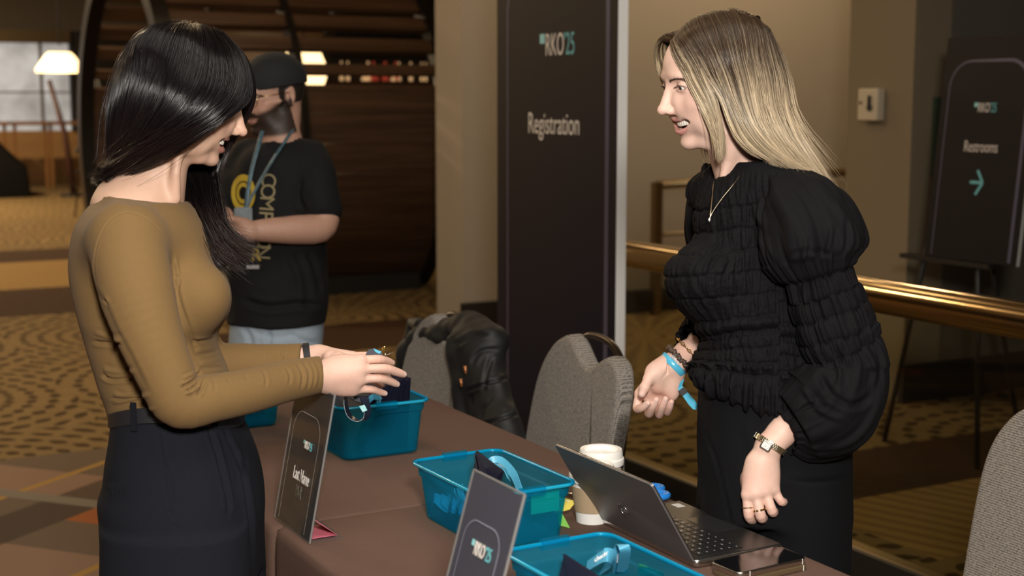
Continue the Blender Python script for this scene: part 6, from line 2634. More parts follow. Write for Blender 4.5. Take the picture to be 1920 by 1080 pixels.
Fh_.ell(h8(600, 500, .004), (.036, .015, .034), .018, R=np.stack([RT, FH, ZUP], 1))
for f_ in fL:
    Fh_.ell(f_[0] - FW * .002, (.0070, .0055, .0070), .008)
av, af = Fh_.mesh()
av = relax(av, af, 1, .4)
PALE = (.72, .47, .37)


def hand_tint(v, fing, base, seed):
    t = np.tile(np.asarray(base, float), (len(v), 1))
    rose = np.clip(hnoise(v * 40, seed) * .5 + .2, 0, 1)[:, None] * .35
    kn = np.zeros(len(v))
    for f_ in fing:
        for q in (f_[0], f_[1], f_[2]):
            kn = np.maximum(kn, np.exp(-np.linalg.norm(v - q, axis=1) ** 2 / .010 ** 2))
    rose = np.maximum(rose, kn[:, None] * .4)
    return t * (1 - rose) + np.array((.68, .33, .26)) * rose


at_ = hand_tint(av, fL, PALE, 21)
at_ = nails(av, at_, [(f_[3], f_[2], -FW + UP * .6 + RT * .3) for f_ in fL], (.80, .56, .48))
# far (left) hand behind it
wf = [(P(548, 676, 2.585), .0225), (P(582, 672, 2.590), .0220), (P(598, 674, 2.590), .0220)]
g_ = lambda x, y, dd=0.0: P(x, y, 2.555 + dd)
fF = [[g_(660, 668, .015), g_(694, 668, .0), g_(715, 675, -.015), g_(733, 684, -.03)],
      [g_(660, 682, .022), g_(698, 690, .010), g_(718, 700, -.010), g_(728, 708, -.022)],
      [g_(656, 696, .022), g_(690, 708, .012), g_(708, 716, -.008), g_(716, 722, -.02)],
      [g_(648, 710, .018), g_(676, 724, .010), g_(690, 730, -.006), g_(698, 734, -.016)]]
tF = [g_(622, 672, -.012), g_(645, 674, -.030), g_(668, 676, -.042), g_(690, 680, -.046)]
pts = [p for f_ in fF for p in f_] + [p for p, _ in wf] + tF
Fh_ = Field(*bounds(pts, .035), .0014)
hand(Fh_, wf, fF, tF, r=.0078, palm_r=.0125)
bv, bf = Fh_.mesh()
bv = relax(bv, bf, 1, .4)
bt = hand_tint(bv, fF, PALE, 22)
# trunk, arms and legs under the clothes
Fb = Field(*bounds([P(130, 380, DL), P(500, 380, DL), (L_root.location.x, L_root.location.y, 0)], .2), .011)
Fb.zloft(lofted([(400, 190, 345), (470, 160, 380), (560, 168, 395), (640, 185, 390), (720, 208, 415), (800, 228, 435), (900, 215, 470)], DL, .105), .02)
hipL = P(340, 900, DL)
for s_ in (-1, 1):
    hx, hy = hipL[0] + FH[0] * .058 * s_, hipL[1] + FH[1] * .058 * s_
    Fb.chain([(hx, hy, .88), (hx, hy, .48), (hx, hy, .10)], [.062, .052, .036], .02)
    Fb.cap((hx, hy, .05), (hx + RT[0] * .13, hy + RT[1] * .13, .035), .036, .028, .02)
armN = [P(232, 440, 2.26), P(255, 540, 2.235), P(285, 640, 2.22), P(334, 752, 2.225), P(400, 746, 2.255), P(470, 732, 2.30), P(560, 710, 2.38), P(585, 705, 2.405)]
armF = [P(270, 450, 2.54), P(320, 560, 2.56), P(385, 680, 2.56), P(470, 688, 2.57), P(548, 677, 2.585)]
Fb.chain(armN, [.045, .040, .036, .028, .027, .026, .022, .021], .02)
Fb.chain(armF, [.042, .040, .032, .026, .020], .02)
cv, cf = Fb.mesh()
v, f, t = join([(hv, hf, ht), (av, af, at_), (bv, bf, bt), (cv, cf, np.tile(np.asarray(SKIN_L), (len(cv), 1)))])
npmesh('body', v, f, M_skin, L_root, t)
face_extras(L_hd, L_o, L_sc, L_root, mat('black_brow_hair', (.015, .010, .008), .6), iris=(0, -.35), nb=150, skin=hv)

# ---- fitted top
M_olive = mat('olive_brown_jersey', (.195, .115, .042), .85, noise=.10, nscale=120, bump=.25, bscale=1600, sheen=.04, spec=.25)
Fs = Field(*bounds([P(120, 355, DL), P(610, 800, DL - .1)], .21), .0026)
rowsL = [(358, 192, 336), (372, 186, 346), (385, 172, 356), (400, 160, 368), (425, 148, 382), (460, 140, 394), (500, 137, 404), (540, 142, 412), (575, 150, 415), (600, 157, 412), (628, 164, 403), (655, 172, 406), (690, 183, 420), (720, 192, 430), (755, 204, 440), (792, 213, 448)]
RB = {358: .060, 372: .070, 385: .088, 400: .108, 425: .128, 460: .135}
lv = lofted([(y, l, r, DL, RB.get(y, .132 if y < 620 else .122)) for y, l, r in rowsL], DL, .13)
Fs.zloft(lv, .01, power=2.2)
for s_ in (-1, 1):
    Fs.ell(P(372, 556, DL + .060 * s_), (.052, .060, .055), .035)
Fs.cap(P(258, 408, DL - .04), P(238, 448, DL - .13), .050, .060, .05)
Fs.cap(P(268, 408, DL + .04), P(258, 448, DL + .13), .050, .058, .05)
na = [P(238, 452, 2.262), P(245, 495, 2.240), P(257, 550, 2.225), P(278, 620, 2.215), P(308, 695, 2.215), P(338, 752, 2.225), P(400, 746, 2.255), P(470, 732, 2.305), P(540, 714, 2.365), P(622, 698, 2.43)]
na_s = spline(na, 40)
nr_ = np.interp(np.linspace(0, 9, 40), range(10), [.060, .060, .058, .051, .045, .0425, .038, .0365, .0345, .0305])
Fs.chain(list(na_s), list(nr_), .012)
fa = [P(262, 440, 2.53), P(300, 520, 2.55), P(345, 610, 2.56), P(392, 678, 2.56), P(460, 684, 2.57), P(530, 680, 2.58), P(575, 674, 2.588)]
fr2_ = [.060, .056, .050, .042, .039, .034, .030]
fa_s = spline(fa, 30)
Fr = Field(*bounds(fa, .08), .0035)
Fr.chain(list(fa_s), list(np.interp(np.linspace(0, 6, 30), range(7), fr2_)), .012)
Fr.cut(P(566, 674, 2.586), RT)
rv, rf = Fr.mesh()
rv = relax(rv, rf, 1, .5)
# mock neck band
Fs.cut(P(262, 367, DL), ZUP + RT * .14)
Fs.chain([P(312, 268, DL), P(288, 330, DL), P(262, 392, DL)], [.052, .056, .064], .004, op='s')
Fs.cut(P(600, 702, 2.412), RT * .93 + FH * .30 - ZUP * .04)
v, f = Fs.mesh()
v = relax(v, f, 1, .5)
S5 = lambda *pts: [(100 + x / 2.161, 320 + y / 2.16) for x, y in pts]
folds = [
    (S5((150, 455), (185, 505), (215, 560), (250, 640), (300, 730), (350, 830), (400, 930)), 5.0, -.0015),     # arm against the side
    (S5((470, 300), (492, 400), (498, 470), (520, 560), (560, 670), (585, 770)), 4.0, -.0025),
    (S5((490, 350), (505, 420), (495, 470)), 3.0, .0030),
    (S5((500, 420), (510, 450), (500, 500)), 2.5, -.0025),
    (S5((150, 690), (200, 698), (245, 702), (275, 706)), 3.2, -.0045),
    (S5((160, 655), (220, 672), (280, 690)), 4.0, .0025),
    (S5((190, 822), (230, 845), (285, 845), (330, 838)), 3.0, -.0055),
    (S5((195, 800), (250, 815), (340, 812)), 4.0, .0030),
    (S5((225, 935), (290, 952), (340, 950), (385, 940)), 3.0, -.0055),
    (S5((235, 905), (300, 925), (400, 905)), 4.5, .0030),
    (S5((235, 965), (300, 985), (430, 960)), 4.0, .0025),
    (S5((200, 520), (210, 530), (220, 545)), 2.5, -.0030),
    (S5((560, 690), (600, 692), (640, 682), (668, 655)), 3.2, -.0055),
    (S5((575, 718), (625, 718), (672, 690)), 3.5, .0030),
    (S5((570, 745), (620, 742), (665, 728), (692, 700)), 3.0, -.0055),
    (S5((585, 775), (640, 772), (700, 752)), 3.5, .0030),
    (S5((590, 800), (640, 798), (700, 792)), 3.0, -.0045),
    (S5((598, 812), (575, 845), (545, 865), (515, 880)), 2.6, -.0075),
    (S5((604, 830), (590, 870), (560, 895), (530, 905)), 2.6, .0050),
    (S5((606, 850), (600, 885), (580, 915)), 2.4, -.0060),
    (S5((596, 800), (560, 825), (520, 842)), 2.8, .0030),
    (S5((640, 825), (655, 870), (650, 900)), 2.6, -.0015), (S5((700, 820), (712, 860)), 2.6, -.0012),
    (S5((770, 810), (785, 850)), 2.6, -.0012), (S5((845, 800), (862, 840), (860, 880)), 2.6, -.0018),
    (S5((940, 790), (960, 830), (955, 870)), 2.6, -.0018), (S5((985, 775), (1010, 825), (1005, 890)), 2.6, -.0026),
    (S5((1010, 765), (1038, 820), (1030, 890)), 2.4, -.0030), (S5((1040, 760), (1068, 820), (1058, 890)), 2.4, .0018),
    (S5((905, 735), (900, 765), (905, 795)), 2.4, -.003), (S5((950, 735), (940, 760), (945, 785)), 2.4, -.0025), (S5((930, 735), (925, 765)), 2.4, .0025),
    (S5((185, 480), (165, 400), (180, 290), (230, 200), (300, 168), (380, 195), (445, 260), (480, 350)), 1.3, -.0016),   # armhole seam
    (S5((170, 98), (240, 106), (330, 112), (420, 126), (505, 138)), 1.3, -.0020),                                        # neckband seam
    (S5((296, 110), (298, 135), (302, 166)), 1.2, -.0014),
]
v = creases(v, f, folds)
px, py, _ = pixv(v)
low = np.clip((py - 770) / 22, 0, 1)
dw_ = (v - P(333, 790, DL)) @ FH / .125
arm_d = np.min(np.linalg.norm(v[:, None, :] - na_s[None, 16:, :], axis=2), axis=1)
body_w = np.clip((arm_d - .054) / .016, 0, 1)
low2 = np.clip((py - 730) / 60, 0, 1)
low2 = low2 * low2 * (3 - 2 * low2) * (px < 470) * body_w * np.clip((1.12 - np.abs(dw_)) / .09, 0, 1)
v[:, 2] += low2 * .030 * np.clip(dw_ ** 2, 0, 1.1) + low * body_w * np.clip((1.12 - np.abs(dw_)) / .09, 0, 1) * .012 * np.exp(-((px - 335) / 75) ** 2)
rv = creases(rv, rf, [(S5((905, 735), (900, 765), (905, 795)), 2.4, -.003), (S5((950, 735), (940, 760), (945, 785)), 2.4, -.0025), (S5((930, 735), (925, 765)), 2.4, .0025), (S5((860, 735), (855, 770)), 2.4, -.002)])
npmesh('top', np.vstack([v, rv]), np.vstack([f, rf + len(v)]), M_olive, L_root)
# ---- neckband: a low standing collar following the neck opening
cN = P(263, 368, DL)
nN = ZUP + RT * .14
nN /= np.linalg.norm(nN)
aN = RT - nN * (RT @ nN)
aN /= np.linalg.norm(aN)
bN = np.cross(nN, aN)
mb = MB()
for_r = []
for i in range(96):
    q_a = 2 * math.pi * i / 96
    rad = math.cos(q_a) * aN * .0665 + math.sin(q_a) * bN * .0640
    u_r = rad / np.linalg.norm(rad)
    base = cN + rad - nN * .010
    for_r.append([base + u_r * .004, base + u_r * .0045 + nN * .008, base + u_r * .001 + nN * .014, base - u_r * .002 + nN * .013, base - u_r * .003])
for_r.append(for_r[0])
mb.loft(for_r, False, False)
mb.build('neckband', M_olive, L_root, smooth=True)

# ---- trousers, belt and loops
M_navy = mat('dark_navy_suiting', (.0098, .0108, .0160), .88, noise=.18, nscale=220, bump=.25, bscale=1500, sheen=.0, spec=.18)
FT = Field(*bounds([P(190, 770, DL), P(500, 770, DL), (L_root.location.x, L_root.location.y, .02)], .17), .0045)
rowsT = [(777, 219, 447), (800, 216, 452), (830, 212, 466), (860, 207, 478), (895, 203, 487), (926, 194, 491), (960, 197, 492), (1000, 203, 489), (1080, 210, 485)]
lv = lofted([(y, l, r, DL, b) for (y, l, r), b in zip(rowsT, (.128, .134, .142, .15, .156, .158, .158, .158, .156))], DL, .15)
FT.zloft(lv, .01, power=2.3)
zc = lv[-1][0]
cxT, cyT = lv[-1][1], lv[-1][2]
for s_ in (-1, 1):
    hx, hy = cxT + FH[0] * .078 * s_, cyT + FH[1] * .078 * s_
    FT.zloft([(zc + .10, hx, hy, .112, .072), (zc - .05, hx, hy, .122, .080), (.40, hx, hy, .118, .085), (.03, hx, hy, .125, .095)], .02)
v, f = FT.mesh()
S9 = lambda *pts: [(180 + x / 3.176, 740 + y / 3.176) for x, y in pts]
v = creases(v, f, [
    (S9((385, 200), (390, 380), (410, 560), (450, 720), (500, 900), (535, 1075)), 1.6, -.0022),
    (S9((390, 195), (400, 380), (470, 560), (455, 720)), 3.0, .0012),
    (S9((665, 230), (700, 330), (745, 470), (790, 640), (780, 730)), 3.6, -.0050),
    (S9((690, 235), (730, 350), (775, 500), (815, 660)), 4.0, .0018),
    (S9((745, 200), (800, 310), (860, 440), (900, 600), (925, 780), (930, 900)), 3.6, -.0060),
    (S9((775, 200), (840, 330), (890, 470), (920, 620)), 4.0, .0020),
    (S9((885, 280), (890, 520), (920, 760), (930, 1060)), 4.5, -.0060),
    (S9((65, 525), (120, 545), (190, 555)), 1.3, -.0025), (S9((45, 573), (120, 592), (195, 605)), 1.3, -.0025), (S9((190, 555), (195, 605)), 1.2, -.002),
    (S9((125, 232), (300, 222), (500, 205), (660, 215), (850, 170)), 1.2, -.0016),
    (S9((450, 735), (510, 735)), 1.2, -.001),
])
dw_ = (v - P(333, 790, DL)) @ FH / .134
topw = np.clip((v[:, 2] - (P(333, 900, DL)[2])) / .10, 0, 1)
v[:, 2] += topw * .032 * np.clip(dw_ ** 2, 0, 1.1)
npmesh('trousers', v, f, M_navy, L_root)
bc_ = P(333, 787, DL)
M_belt = mat('black_leather_belt', (.020, .020, .023), .45, bump=.3, bscale=500)
band(bc_ + ZUP * .006, ZUP, .1085, .1375, RT, .026, .0025, M_belt, 'belt', 120, parent=L_root, saddle=.032)
for (x, y) in ((254, 787), (393, 793)):
    q = P(x, y, DL - .13)
    ux = RT
    mb = MB()
    d_ = bc_ - q
    dd = P(x, y, 1) - CAM
    # sit on the belt's near side
    u_ = (q - bc_) @ RT / .1105
    w_ = math.sqrt(max(0, 1 - u_ * u_)) * .141
    q = bc_ + RT * (u_ * .1105) - FH * w_ + ZUP * (.006 + .032 * (1 - u_ * u_))
    nrm = RT * u_ / .1105 - FH * math.sqrt(max(0, 1 - u_ * u_)) / .141
    nrm /= np.linalg.norm(nrm)
    tx_ = np.cross(ZUP, nrm)
    rr = [(q + tx_ * a + nrm * b + ZUP * c_) for a, b, c_ in ((-.005, 0, -.022), (.005, 0, -.022), (.005, .0035, -.022), (-.005, .0035, -.022))]
    r2 = [p + ZUP * .046 for p in rr]
    mb.loft([rr, r2]).build('belt_loop', M_navy, L_root)
for s_ in (-1, 1):
    hx, hy = cxT + FH[0] * .078 * s_, cyT + FH[1] * .078 * s_
    FS = Field(*bounds([(hx, hy, .06)], .26), .006)
    FS.chain([np.array([hx, hy, .045]) - RT * .05, np.array([hx, hy, .05]), np.array([hx, hy, .036]) + RT * .14], [.042, .045, .030], .01, kin=.02)
    FS.cut((0, 0, .001), (0, 0, -1))
    v, f = FS.mesh()
    npmesh('shoe', v, f, M_shoe, L_root)
band(P(576, 671, 2.588), wf[1][0] - wf[0][0], .0255, .0255, FW, .012, .002, mat('black_elastic', (.008, .008, .008), .7), 'wrist_tie', 48, parent=L_root)

# ---- long dark hair
q_ = lambda x, y, d: P(x, y, L_do + d)
G = [
    [q_(420, 62, -.010), q_(456, 100, -.030), q_(473, 150, -.045), q_(470, 186, -.058), q_(445, 208, -.074), q_(412, 230, -.086), q_(370, 258, -.090), q_(320, 288, -.085), q_(270, 313, -.070), q_(215, 333, -.040)],
    [q_(410, 57, -.010), q_(441, 100, -.045), q_(452, 150, -.070), q_(438, 188, -.086), q_(406, 218, -.096), q_(365, 246, -.099), q_(315, 275, -.095), q_(262, 301, -.080), q_(205, 324, -.045)],
    [q_(395, 52, -.010), q_(416, 100, -.060), q_(419, 150, -.086), q_(399, 192, -.099), q_(366, 225, -.104), q_(325, 253, -.103), q_(280, 279, -.095), q_(235, 302, -.075), q_(195, 320, -.040)],
    [q_(378, 47, -.008), q_(386, 98, -.070), q_(377, 153, -.096), q_(353, 199, -.106), q_(321, 234, -.106), q_(286, 262, -.100), q_(250, 285, -.088), q_(215, 305, -.060), q_(188, 322, -.030)],
    [q_(360, 44, 0), q_(352, 88, -.068), q_(337, 148, -.098), q_(312, 199, -.104), q_(283, 240, -.100), q_(256, 268, -.090), q_(231, 290, -.070), q_(206, 310, -.045), q_(184, 326, -.020)],
    [q_(345, 42, .005), q_(312, 78, -.058), q_(287, 138, -.088), q_(266, 199, -.090), q_(246, 245, -.080), q_(229, 275, -.065), q_(212, 301, -.045), q_(184, 330, -.010)],
    [q_(335, 42, .010), q_(281, 73, -.040), q_(249, 128, -.066), q_(232, 190, -.068), q_(222, 240, -.058), q_(214, 275, -.045), q_(203, 306, -.025), q_(177, 335, 0)],
    [q_(330, 43, .020), q_(263, 76, -.010), q_(225, 130, -.030), q_(210, 190, -.035), q_(206, 240, -.030), q_(205, 280, -.020), q_(198, 311, -.010), q_(174, 338, .020)],
    [q_(328, 44, .030), q_(258, 80, .030), q_(218, 133, .025), q_(204, 195, .020), q_(202, 245, .020), q_(203, 285, .020), q_(200, 312, .020), q_(184, 331, .030)],
]
H = [
    [q_(422, 63, .010), q_(462, 104, .035), q_(479, 148, .050), q_(482, 182, .062), q_(470, 215, .074), q_(448, 250, .086), q_(420, 295, .090), q_(404, 340, .086)],
    [q_(405, 56, .012), q_(440, 95, .060), q_(450, 150, .085), q_(440, 205, .096), q_(420, 255, .098), q_(398, 300, .094), q_(385, 345, .080)],
    [q_(375, 47, .015), q_(390, 95, .075), q_(385, 155, .098), q_(370, 215, .104), q_(352, 265, .100), q_(340, 310, .090), q_(338, 350, .070)],
    [q_(350, 43, .020), q_(322, 85, .075), q_(300, 145, .095), q_(285, 205, .098), q_(275, 255, .092), q_(275, 300, .082), q_(290, 345, .070)],
    [q_(333, 43, .028), q_(272, 80, .050), q_(236, 135, .062), q_(222, 195, .062), q_(216, 245, .056), q_(218, 290, .050), q_(240, 335, .055)],
    [q_(328, 44, .030), q_(258, 80, .032), q_(218, 133, .028), q_(204, 195, .024), q_(202, 245, .022), q_(203, 285, .022), q_(200, 316, .024)],
]
LK = [
    [q_(322, 300, .075), q_(340, 338, .055), q_(350, 378, .020), q_(368, 428, -.002), q_(388, 470, -.012), q_(408, 494, -.014)],
    [q_(345, 296, .080), q_(362, 338, .058), q_(374, 384, .022), q_(392, 430, .000), q_(412, 468, -.006), q_(442, 492, -.006)],
    [q_(375, 296, .088), q_(391, 338, .066), q_(400, 384, .040), q_(413, 425, .020), q_(438, 460, .012), q_(470, 482, .010)],
    [q_(402, 300, .090), q_(411, 335, .074), q_(417, 380, .050), q_(424, 415, .036), q_(446, 446, .028), q_(480, 462, .026)],
]
RC, TC = (.0055, .0038, .0042), (.030, .017, .015)
dl_ = lambda t_, r_: np.clip((t_ - .35) / .65, 0, 1) ** 1.6 * (.4 + .6 * r_)
parts = []
cen = L_o + L_hd @ np.array([-.02, 0, 0])
L_push = push_out(L_hd, L_o, L_sc, [((-.018, 0, .026), (.101, .086, .086)), ((-.050, 0, -.010), (.060, .078, .080))])
kw = dict(dark=dl_, tintvar=.3)
parts.append(strands(G, 1200, 51, .0022, RC, TC, jitter=.0015, layer=.007, inset_=.0035, npts=26, lenvar=.06, push=L_push, **kw))
parts.append(strands(G, 6500, 52, .00060, RC, TC, jitter=.0030, layer=.008, frizz=.0008, npts=26, lenvar=.10, push=L_push, **kw))
parts.append(strands(H, 700, 53, .0022, RC, TC, jitter=.002, layer=.010, npts=20, nrm=cen, push=L_push, **kw))
parts.append(strands(H, 1200, 54, .0007, RC, TC, jitter=.004, layer=.008, npts=20, nrm=cen, push=L_push, **kw))
parts.append(strands(LK, 260, 55, .0022, RC, TC, jitter=.004, layer=.018, npts=22, lenvar=.15, **kw))
parts.append(strands(LK, 1800, 56, .00065, RC, (.040, .022, .018), jitter=.008, layer=.016, frizz=.004, npts=24, lenvar=.22, **kw))
parts.append(strands(LK, 120, 57, .0004, RC, (.05, .028, .02), jitter=.018, layer=.006, frizz=.008, npts=24, lenvar=.25, **kw))
parts.append(strands(G, 150, 58, .0004, RC, TC, jitter=.010, layer=-.004, frizz=.005, npts=26, lenvar=.25, push=L_push, **kw))
# flicked ends at the nape
FL_ = [[q_(215, 296, -.05), q_(207, 315, -.045), q_(196, 328, -.035), q_(176, 334, -.02)], [q_(228, 305, -.06), q_(214, 322, -.05), q_(198, 333, -.04), q_(172, 326, -.03)],
       [q_(210, 296, 0), q_(204, 318, .005), q_(194, 332, .01), q_(178, 342, .015)]]
parts.append(strands(FL_, 260, 59, .0006, RC, TC, jitter=.006, layer=.006, frizz=.003, npts=14, lenvar=.4, **kw))
FC = Field(*bounds([L_o], .17), .004)
FC.local(L_hd, L_o, L_sc)
FC.ell((-.018, 0, .026), (.091, .0735, .0745), .02)
FC.ell((-.048, 0, -.010), (.048, .064, .066), .03)
FC.ell((-.070, 0, -.065), (.040, .060, .045), .03)
FC.ell((.090, 0, -.01), (.058, .09, .085), .004, 's')
v, f = FC.mesh()
parts.append((v, f, np.tile(np.asarray(RC), (len(v), 1))))
v, f, t = join(parts)
M_hair_d = tint_mat('glossy_dark_hair', .22, spec=.42, mottling=.1)
npmesh('hair', v, f, M_hair_d, L_root, t)

# ------------------------------------------------------------------ lanyard held in her fingers
ly = thing('lanyard', 'rolled navy lanyard with a gold clip held between her fingers, its loop hanging', 'lanyard', h8(960, 240, .06))
M_nrib = mat('navy_lanyard_webbing', (.010, .014, .028), .35, spec=.6)
roll = spline([h8(870, 275, .070), h8(900, 225, .068), h8(950, 200, .066)], 8)
mb = MB()
c8 = [(860, 290), (905, 210), (975, 198), (1060, 245), (1062, 290), (960, 300)]
a_, b_ = [h8(x, y, .052) for x, y in c8], [h8(x, y, .078) for x, y in c8]
mb.loft([a_, b_])
mb.build('rolled_strap', M_nrib, ly)
mb = MB()
mb.add([h8(958, 200, .051), h8(1050, 235, .051), h8(1030, 262, .051), h8(985, 240, .051)], [(0, 1, 2, 3)])
mb.build('blue_tab', M_wband, ly)
mb = MB()
mb.tube(spline([h8(1050, 240, .060), h8(1068, 205, .060), h8(1085, 180, .060), h8(1088, 195, .060), h8(1072, 232, .060)], 16), .0014, 8)
mb.build('clip', M_gold, ly, smooth=True)
MB().tube([h8(1085, 282, .060), h8(1135, 262, .060), h8(1185, 243, .060)], .0007, 6).build('pin', M_steel, ly)
MB().lathe([(.0001, -.002), (.002, 0), (.0001, .002)], h8(1095, 265, .060), 8).build('rivet', M_steel, ly)
p = spline([h8(650, 730, .050), h8(655, 850, .046), h8(700, 960, .044), h8(790, 1010, .044), h8(870, 985, .044), h8(893, 910, .044), h8(880, 830, .048), h8(855, 740, .052)], 48)
mb = MB()
rings = []
for i in range(48):
    tg = p[min(i + 1, 47)] - p[max(i - 1, 0)]
    tg /= np.linalg.norm(tg)
    sd_ = FW * math.cos(1.0 * i / 47 + .2) + RT * math.sin(1.0 * i / 47 + .2) * .8
    sd_ = sd_ - tg * (sd_ @ tg)
    sd_ /= np.linalg.norm(sd_)
    n_ = np.cross(tg, sd_) * .0006
    sd_ = sd_ * .0075
    rings.append([p[i] - sd_ - n_, p[i] + sd_ - n_, p[i] + sd_ + n_, p[i] - sd_ + n_])
mb.loft(rings)
mb.build('hanging_loop', M_nrib, ly, smooth=True, angle=40)
mb = MB()
MBe = [p[i] - FW * .0 for i in range(2, 30)]
mb.tube([rings[i][0] for i in range(0, 34)], .00035, 5)
mb.build('pale_edge', mat('pale_stitching', (.45, .5, .55), .5), ly)
mb = MB()
c8 = [(800, 850), (860, 832), (893, 895), (840, 918)]
mb.loft([[h8(x, y, .0385) for x, y in c8], [h8(x, y, .0400) for x, y in c8]])
mb.build('logo_patch', M_teal_lt, ly)
cpt = h8(850, 876, .038)
MB().tube([cpt + (RT * math.cos(a) * .0026 + UP * math.sin(a) * .0034) for a in np.linspace(.6, 5.7, 16)], .0006, 6).build('patch_ring', M_white, ly)
# strap hanging straight down into the bin
mb = MB()
c8 = [(738, 740), (860, 735), (868, 810), (750, 790)]
mb.loft([[h8(x, y, .056) for x, y in c8], [h8(x, y, .058) for x, y in c8]])
mb.build('folded_strap', M_nrib, ly)
# ------------------------------------------------------------------ the man beyond the table
DM = 4.27
M_root = thing('person', 'bearded man in a black cap, printed black T-shirt and pale jeans looking at his hands', 'person', (P(520, 600, DM)[0], P(520, 600, DM)[1], 0))
M_hd = head_frame(-RT * .74 - FH * .67, math.radians(9))
M_sc = 1.03
M_o = P(511, 176, DM)
Fd = Field(*bounds([M_o, P(520, 300, DM)], .17), .0028)
Fd.chain([M_o + M_hd @ np.array([-.022, 0, -.05]), P(524, 245, DM), P(530, 285, DM)], [.060, .060, .068], .02)
head(Fd, M_hd, M_o, M_sc, smile=.2, open_=.05, male=True)
hv, hf = Fd.mesh()
SKM = (.44, .25, .175)
ht = head_tint(hv, M_hd, M_o, M_sc, SKM, (.40, .16, .14), (.50, .24, .18), beard=(.007, .005, .004), g=.05)
q = ((hv - M_o) @ M_hd) / M_sc
hairm = (q[:, 2] > .012) & (q[:, 0] < .02) | ((q[:, 2] > -.03) & (q[:, 0] < -.025)) | ((np.abs(q[:, 0] - .012) < .010) & (q[:, 2] > -.05) & (np.abs(q[:, 1]) > .055) & (np.abs(q[:, 1]) < .0735))
ht[hairm & (np.abs(q[:, 1]) < .0745)] = (.020, .014, .011)
m = lambda x, y, dd=0.0: P(x, y, DM + dd)
# arms and hands
armN = [m(588, 325, -.05), m(604, 385, -.08), m(600, 425, -.11), m(552, 431, -.16), m(500, 432, -.20), m(470, 433, -.22)]
armF = [m(452, 325, .05), m(430, 385, -.02), m(418, 430, -.08), m(428, 432, -.16), m(440, 430, -.20)]
Fb = Field(*bounds([m(400, 280), m(640, 280), (M_root.location.x, M_root.location.y, 0)], .26), .008)
Fb.zloft(lofted([(290, 470, 590), (340, 450, 605), (450, 446, 605), (560, 444, 602), (650, 445, 595)], DM, .10), .02)
for s_ in (-1, 1):
    hx, hy = M_root.location.x + RT[0] * .062 * s_, M_root.location.y + RT[1] * .062 * s_
    Fb.chain([(hx, hy, .85), (hx, hy, .46), (hx, hy, .10)], [.060, .056, .042], .02)
    Fb.cap((hx, hy, .05), (hx - FH[0] * .12 - RT[0] * .06, hy - FH[1] * .12 - RT[1] * .06, .035), .04, .03, .02)
Fb.chain(armF, [.05, .045, .043, .034, .028], .02)
cv, cf = Fb.mesh()
Fa = Field(*bounds(armN, .07), .004)
Fa.chain(list(spline(armN, 20)), list(np.interp(np.linspace(0, 5, 20), range(6), [.052, .050, .045, .042, .034, .027])), .01)
dv_, df_ = Fa.mesh()
fM = [[m(446, 424, -.24), m(432, 424, -.26), m(424, 430, -.27), m(420, 436, -.27)], [m(444, 432, -.24), m(429, 434, -.27), m(421, 440, -.275), m(418, 446, -.27)],
      [m(446, 440, -.24), m(432, 444, -.265), m(425, 450, -.27), m(423, 455, -.265)], [m(450, 446, -.235), m(438, 452, -.255), m(432, 457, -.26), m(430, 461, -.255)]]
tM = [m(456, 420, -.24), m(446, 414, -.255), m(436, 412, -.265), m(428, 414, -.27)]
Fh_ = Field(*bounds([p for f_ in fM for p in f_] + [m(475, 433, -.22)] + tM, .045), .0024)
hand(Fh_, [(m(480, 433, -.215), .028), (m(468, 433, -.225), .028)], fM, tM, r=.0092, palm_r=.0145)
av, af = Fh_.mesh()
v, f, t = join([(hv, hf, ht), (cv, cf, np.tile(np.asarray(SKM), (len(cv), 1))), (dv_, df_, np.tile(np.asarray(SKM), (len(dv_), 1))), (av, af, np.tile(np.asarray(SKM), (len(av), 1)))])
npmesh('body', v, f, M_skin, M_root, t)
face_extras(M_hd, M_o, M_sc, M_root, mat('dark_brow_hair', (.018, .012, .01), .6), teeth=False, iris=(.1, -.35), lashes=False, brow_th=.0022, nb=70, skin=hv)
# cap worn low
FC = Field(*bounds([M_o], .20), .0036)
FC.local(M_hd, M_o, M_sc)
FC.ell((-.012, 0, .034), (.102, .084, .086), .01)
FC.ell((-.012, 0, -.050), (.20, .20, .078), .003, 's')
FC.ell((-.012, 0, .030), (.096, .078, .080), .002, 's')
FC.local(None, None)
v, f = FC.mesh()
M_cap = mat('black_cap_cloth', (.007, .007, .007), .85)
npmesh('cap', v, f, M_cap, M_root)
# glasses
M_gold2 = mat('thin_gold_wire', (.55, .40, .18), .25, metal=1.0)
Wm = lambda p: M_o + M_hd @ (np.asarray(p, float) * M_sc)
mb = MB()
for s_ in (-1, 1):
    mb.tube([Wp_ for Wp_ in [Wm((.1015 - .006 * (math.cos(a) * s_ * .022 + s_ * .032) ** 2 / .054 ** 2 * 2, s_ * .032 + .024 * math.cos(a), -.006 + .020 * math.sin(a))) for a in np.linspace(0, 2 * math.pi, 33)[:-1]]], .0013, 6, closed=True)
    mb.tube([Wm((.094, s_ * .056, .004)), Wm((.05, s_ * .074, .004)), Wm((-.005, s_ * .079, .004))], .0012, 6)
mb.tube([Wm((.102, -.009, .0)), Wm((.105, 0, .002)), Wm((.102, .009, .0))], .0013, 6)
mb.build('glasses', M_gold2, M_root, smooth=True)
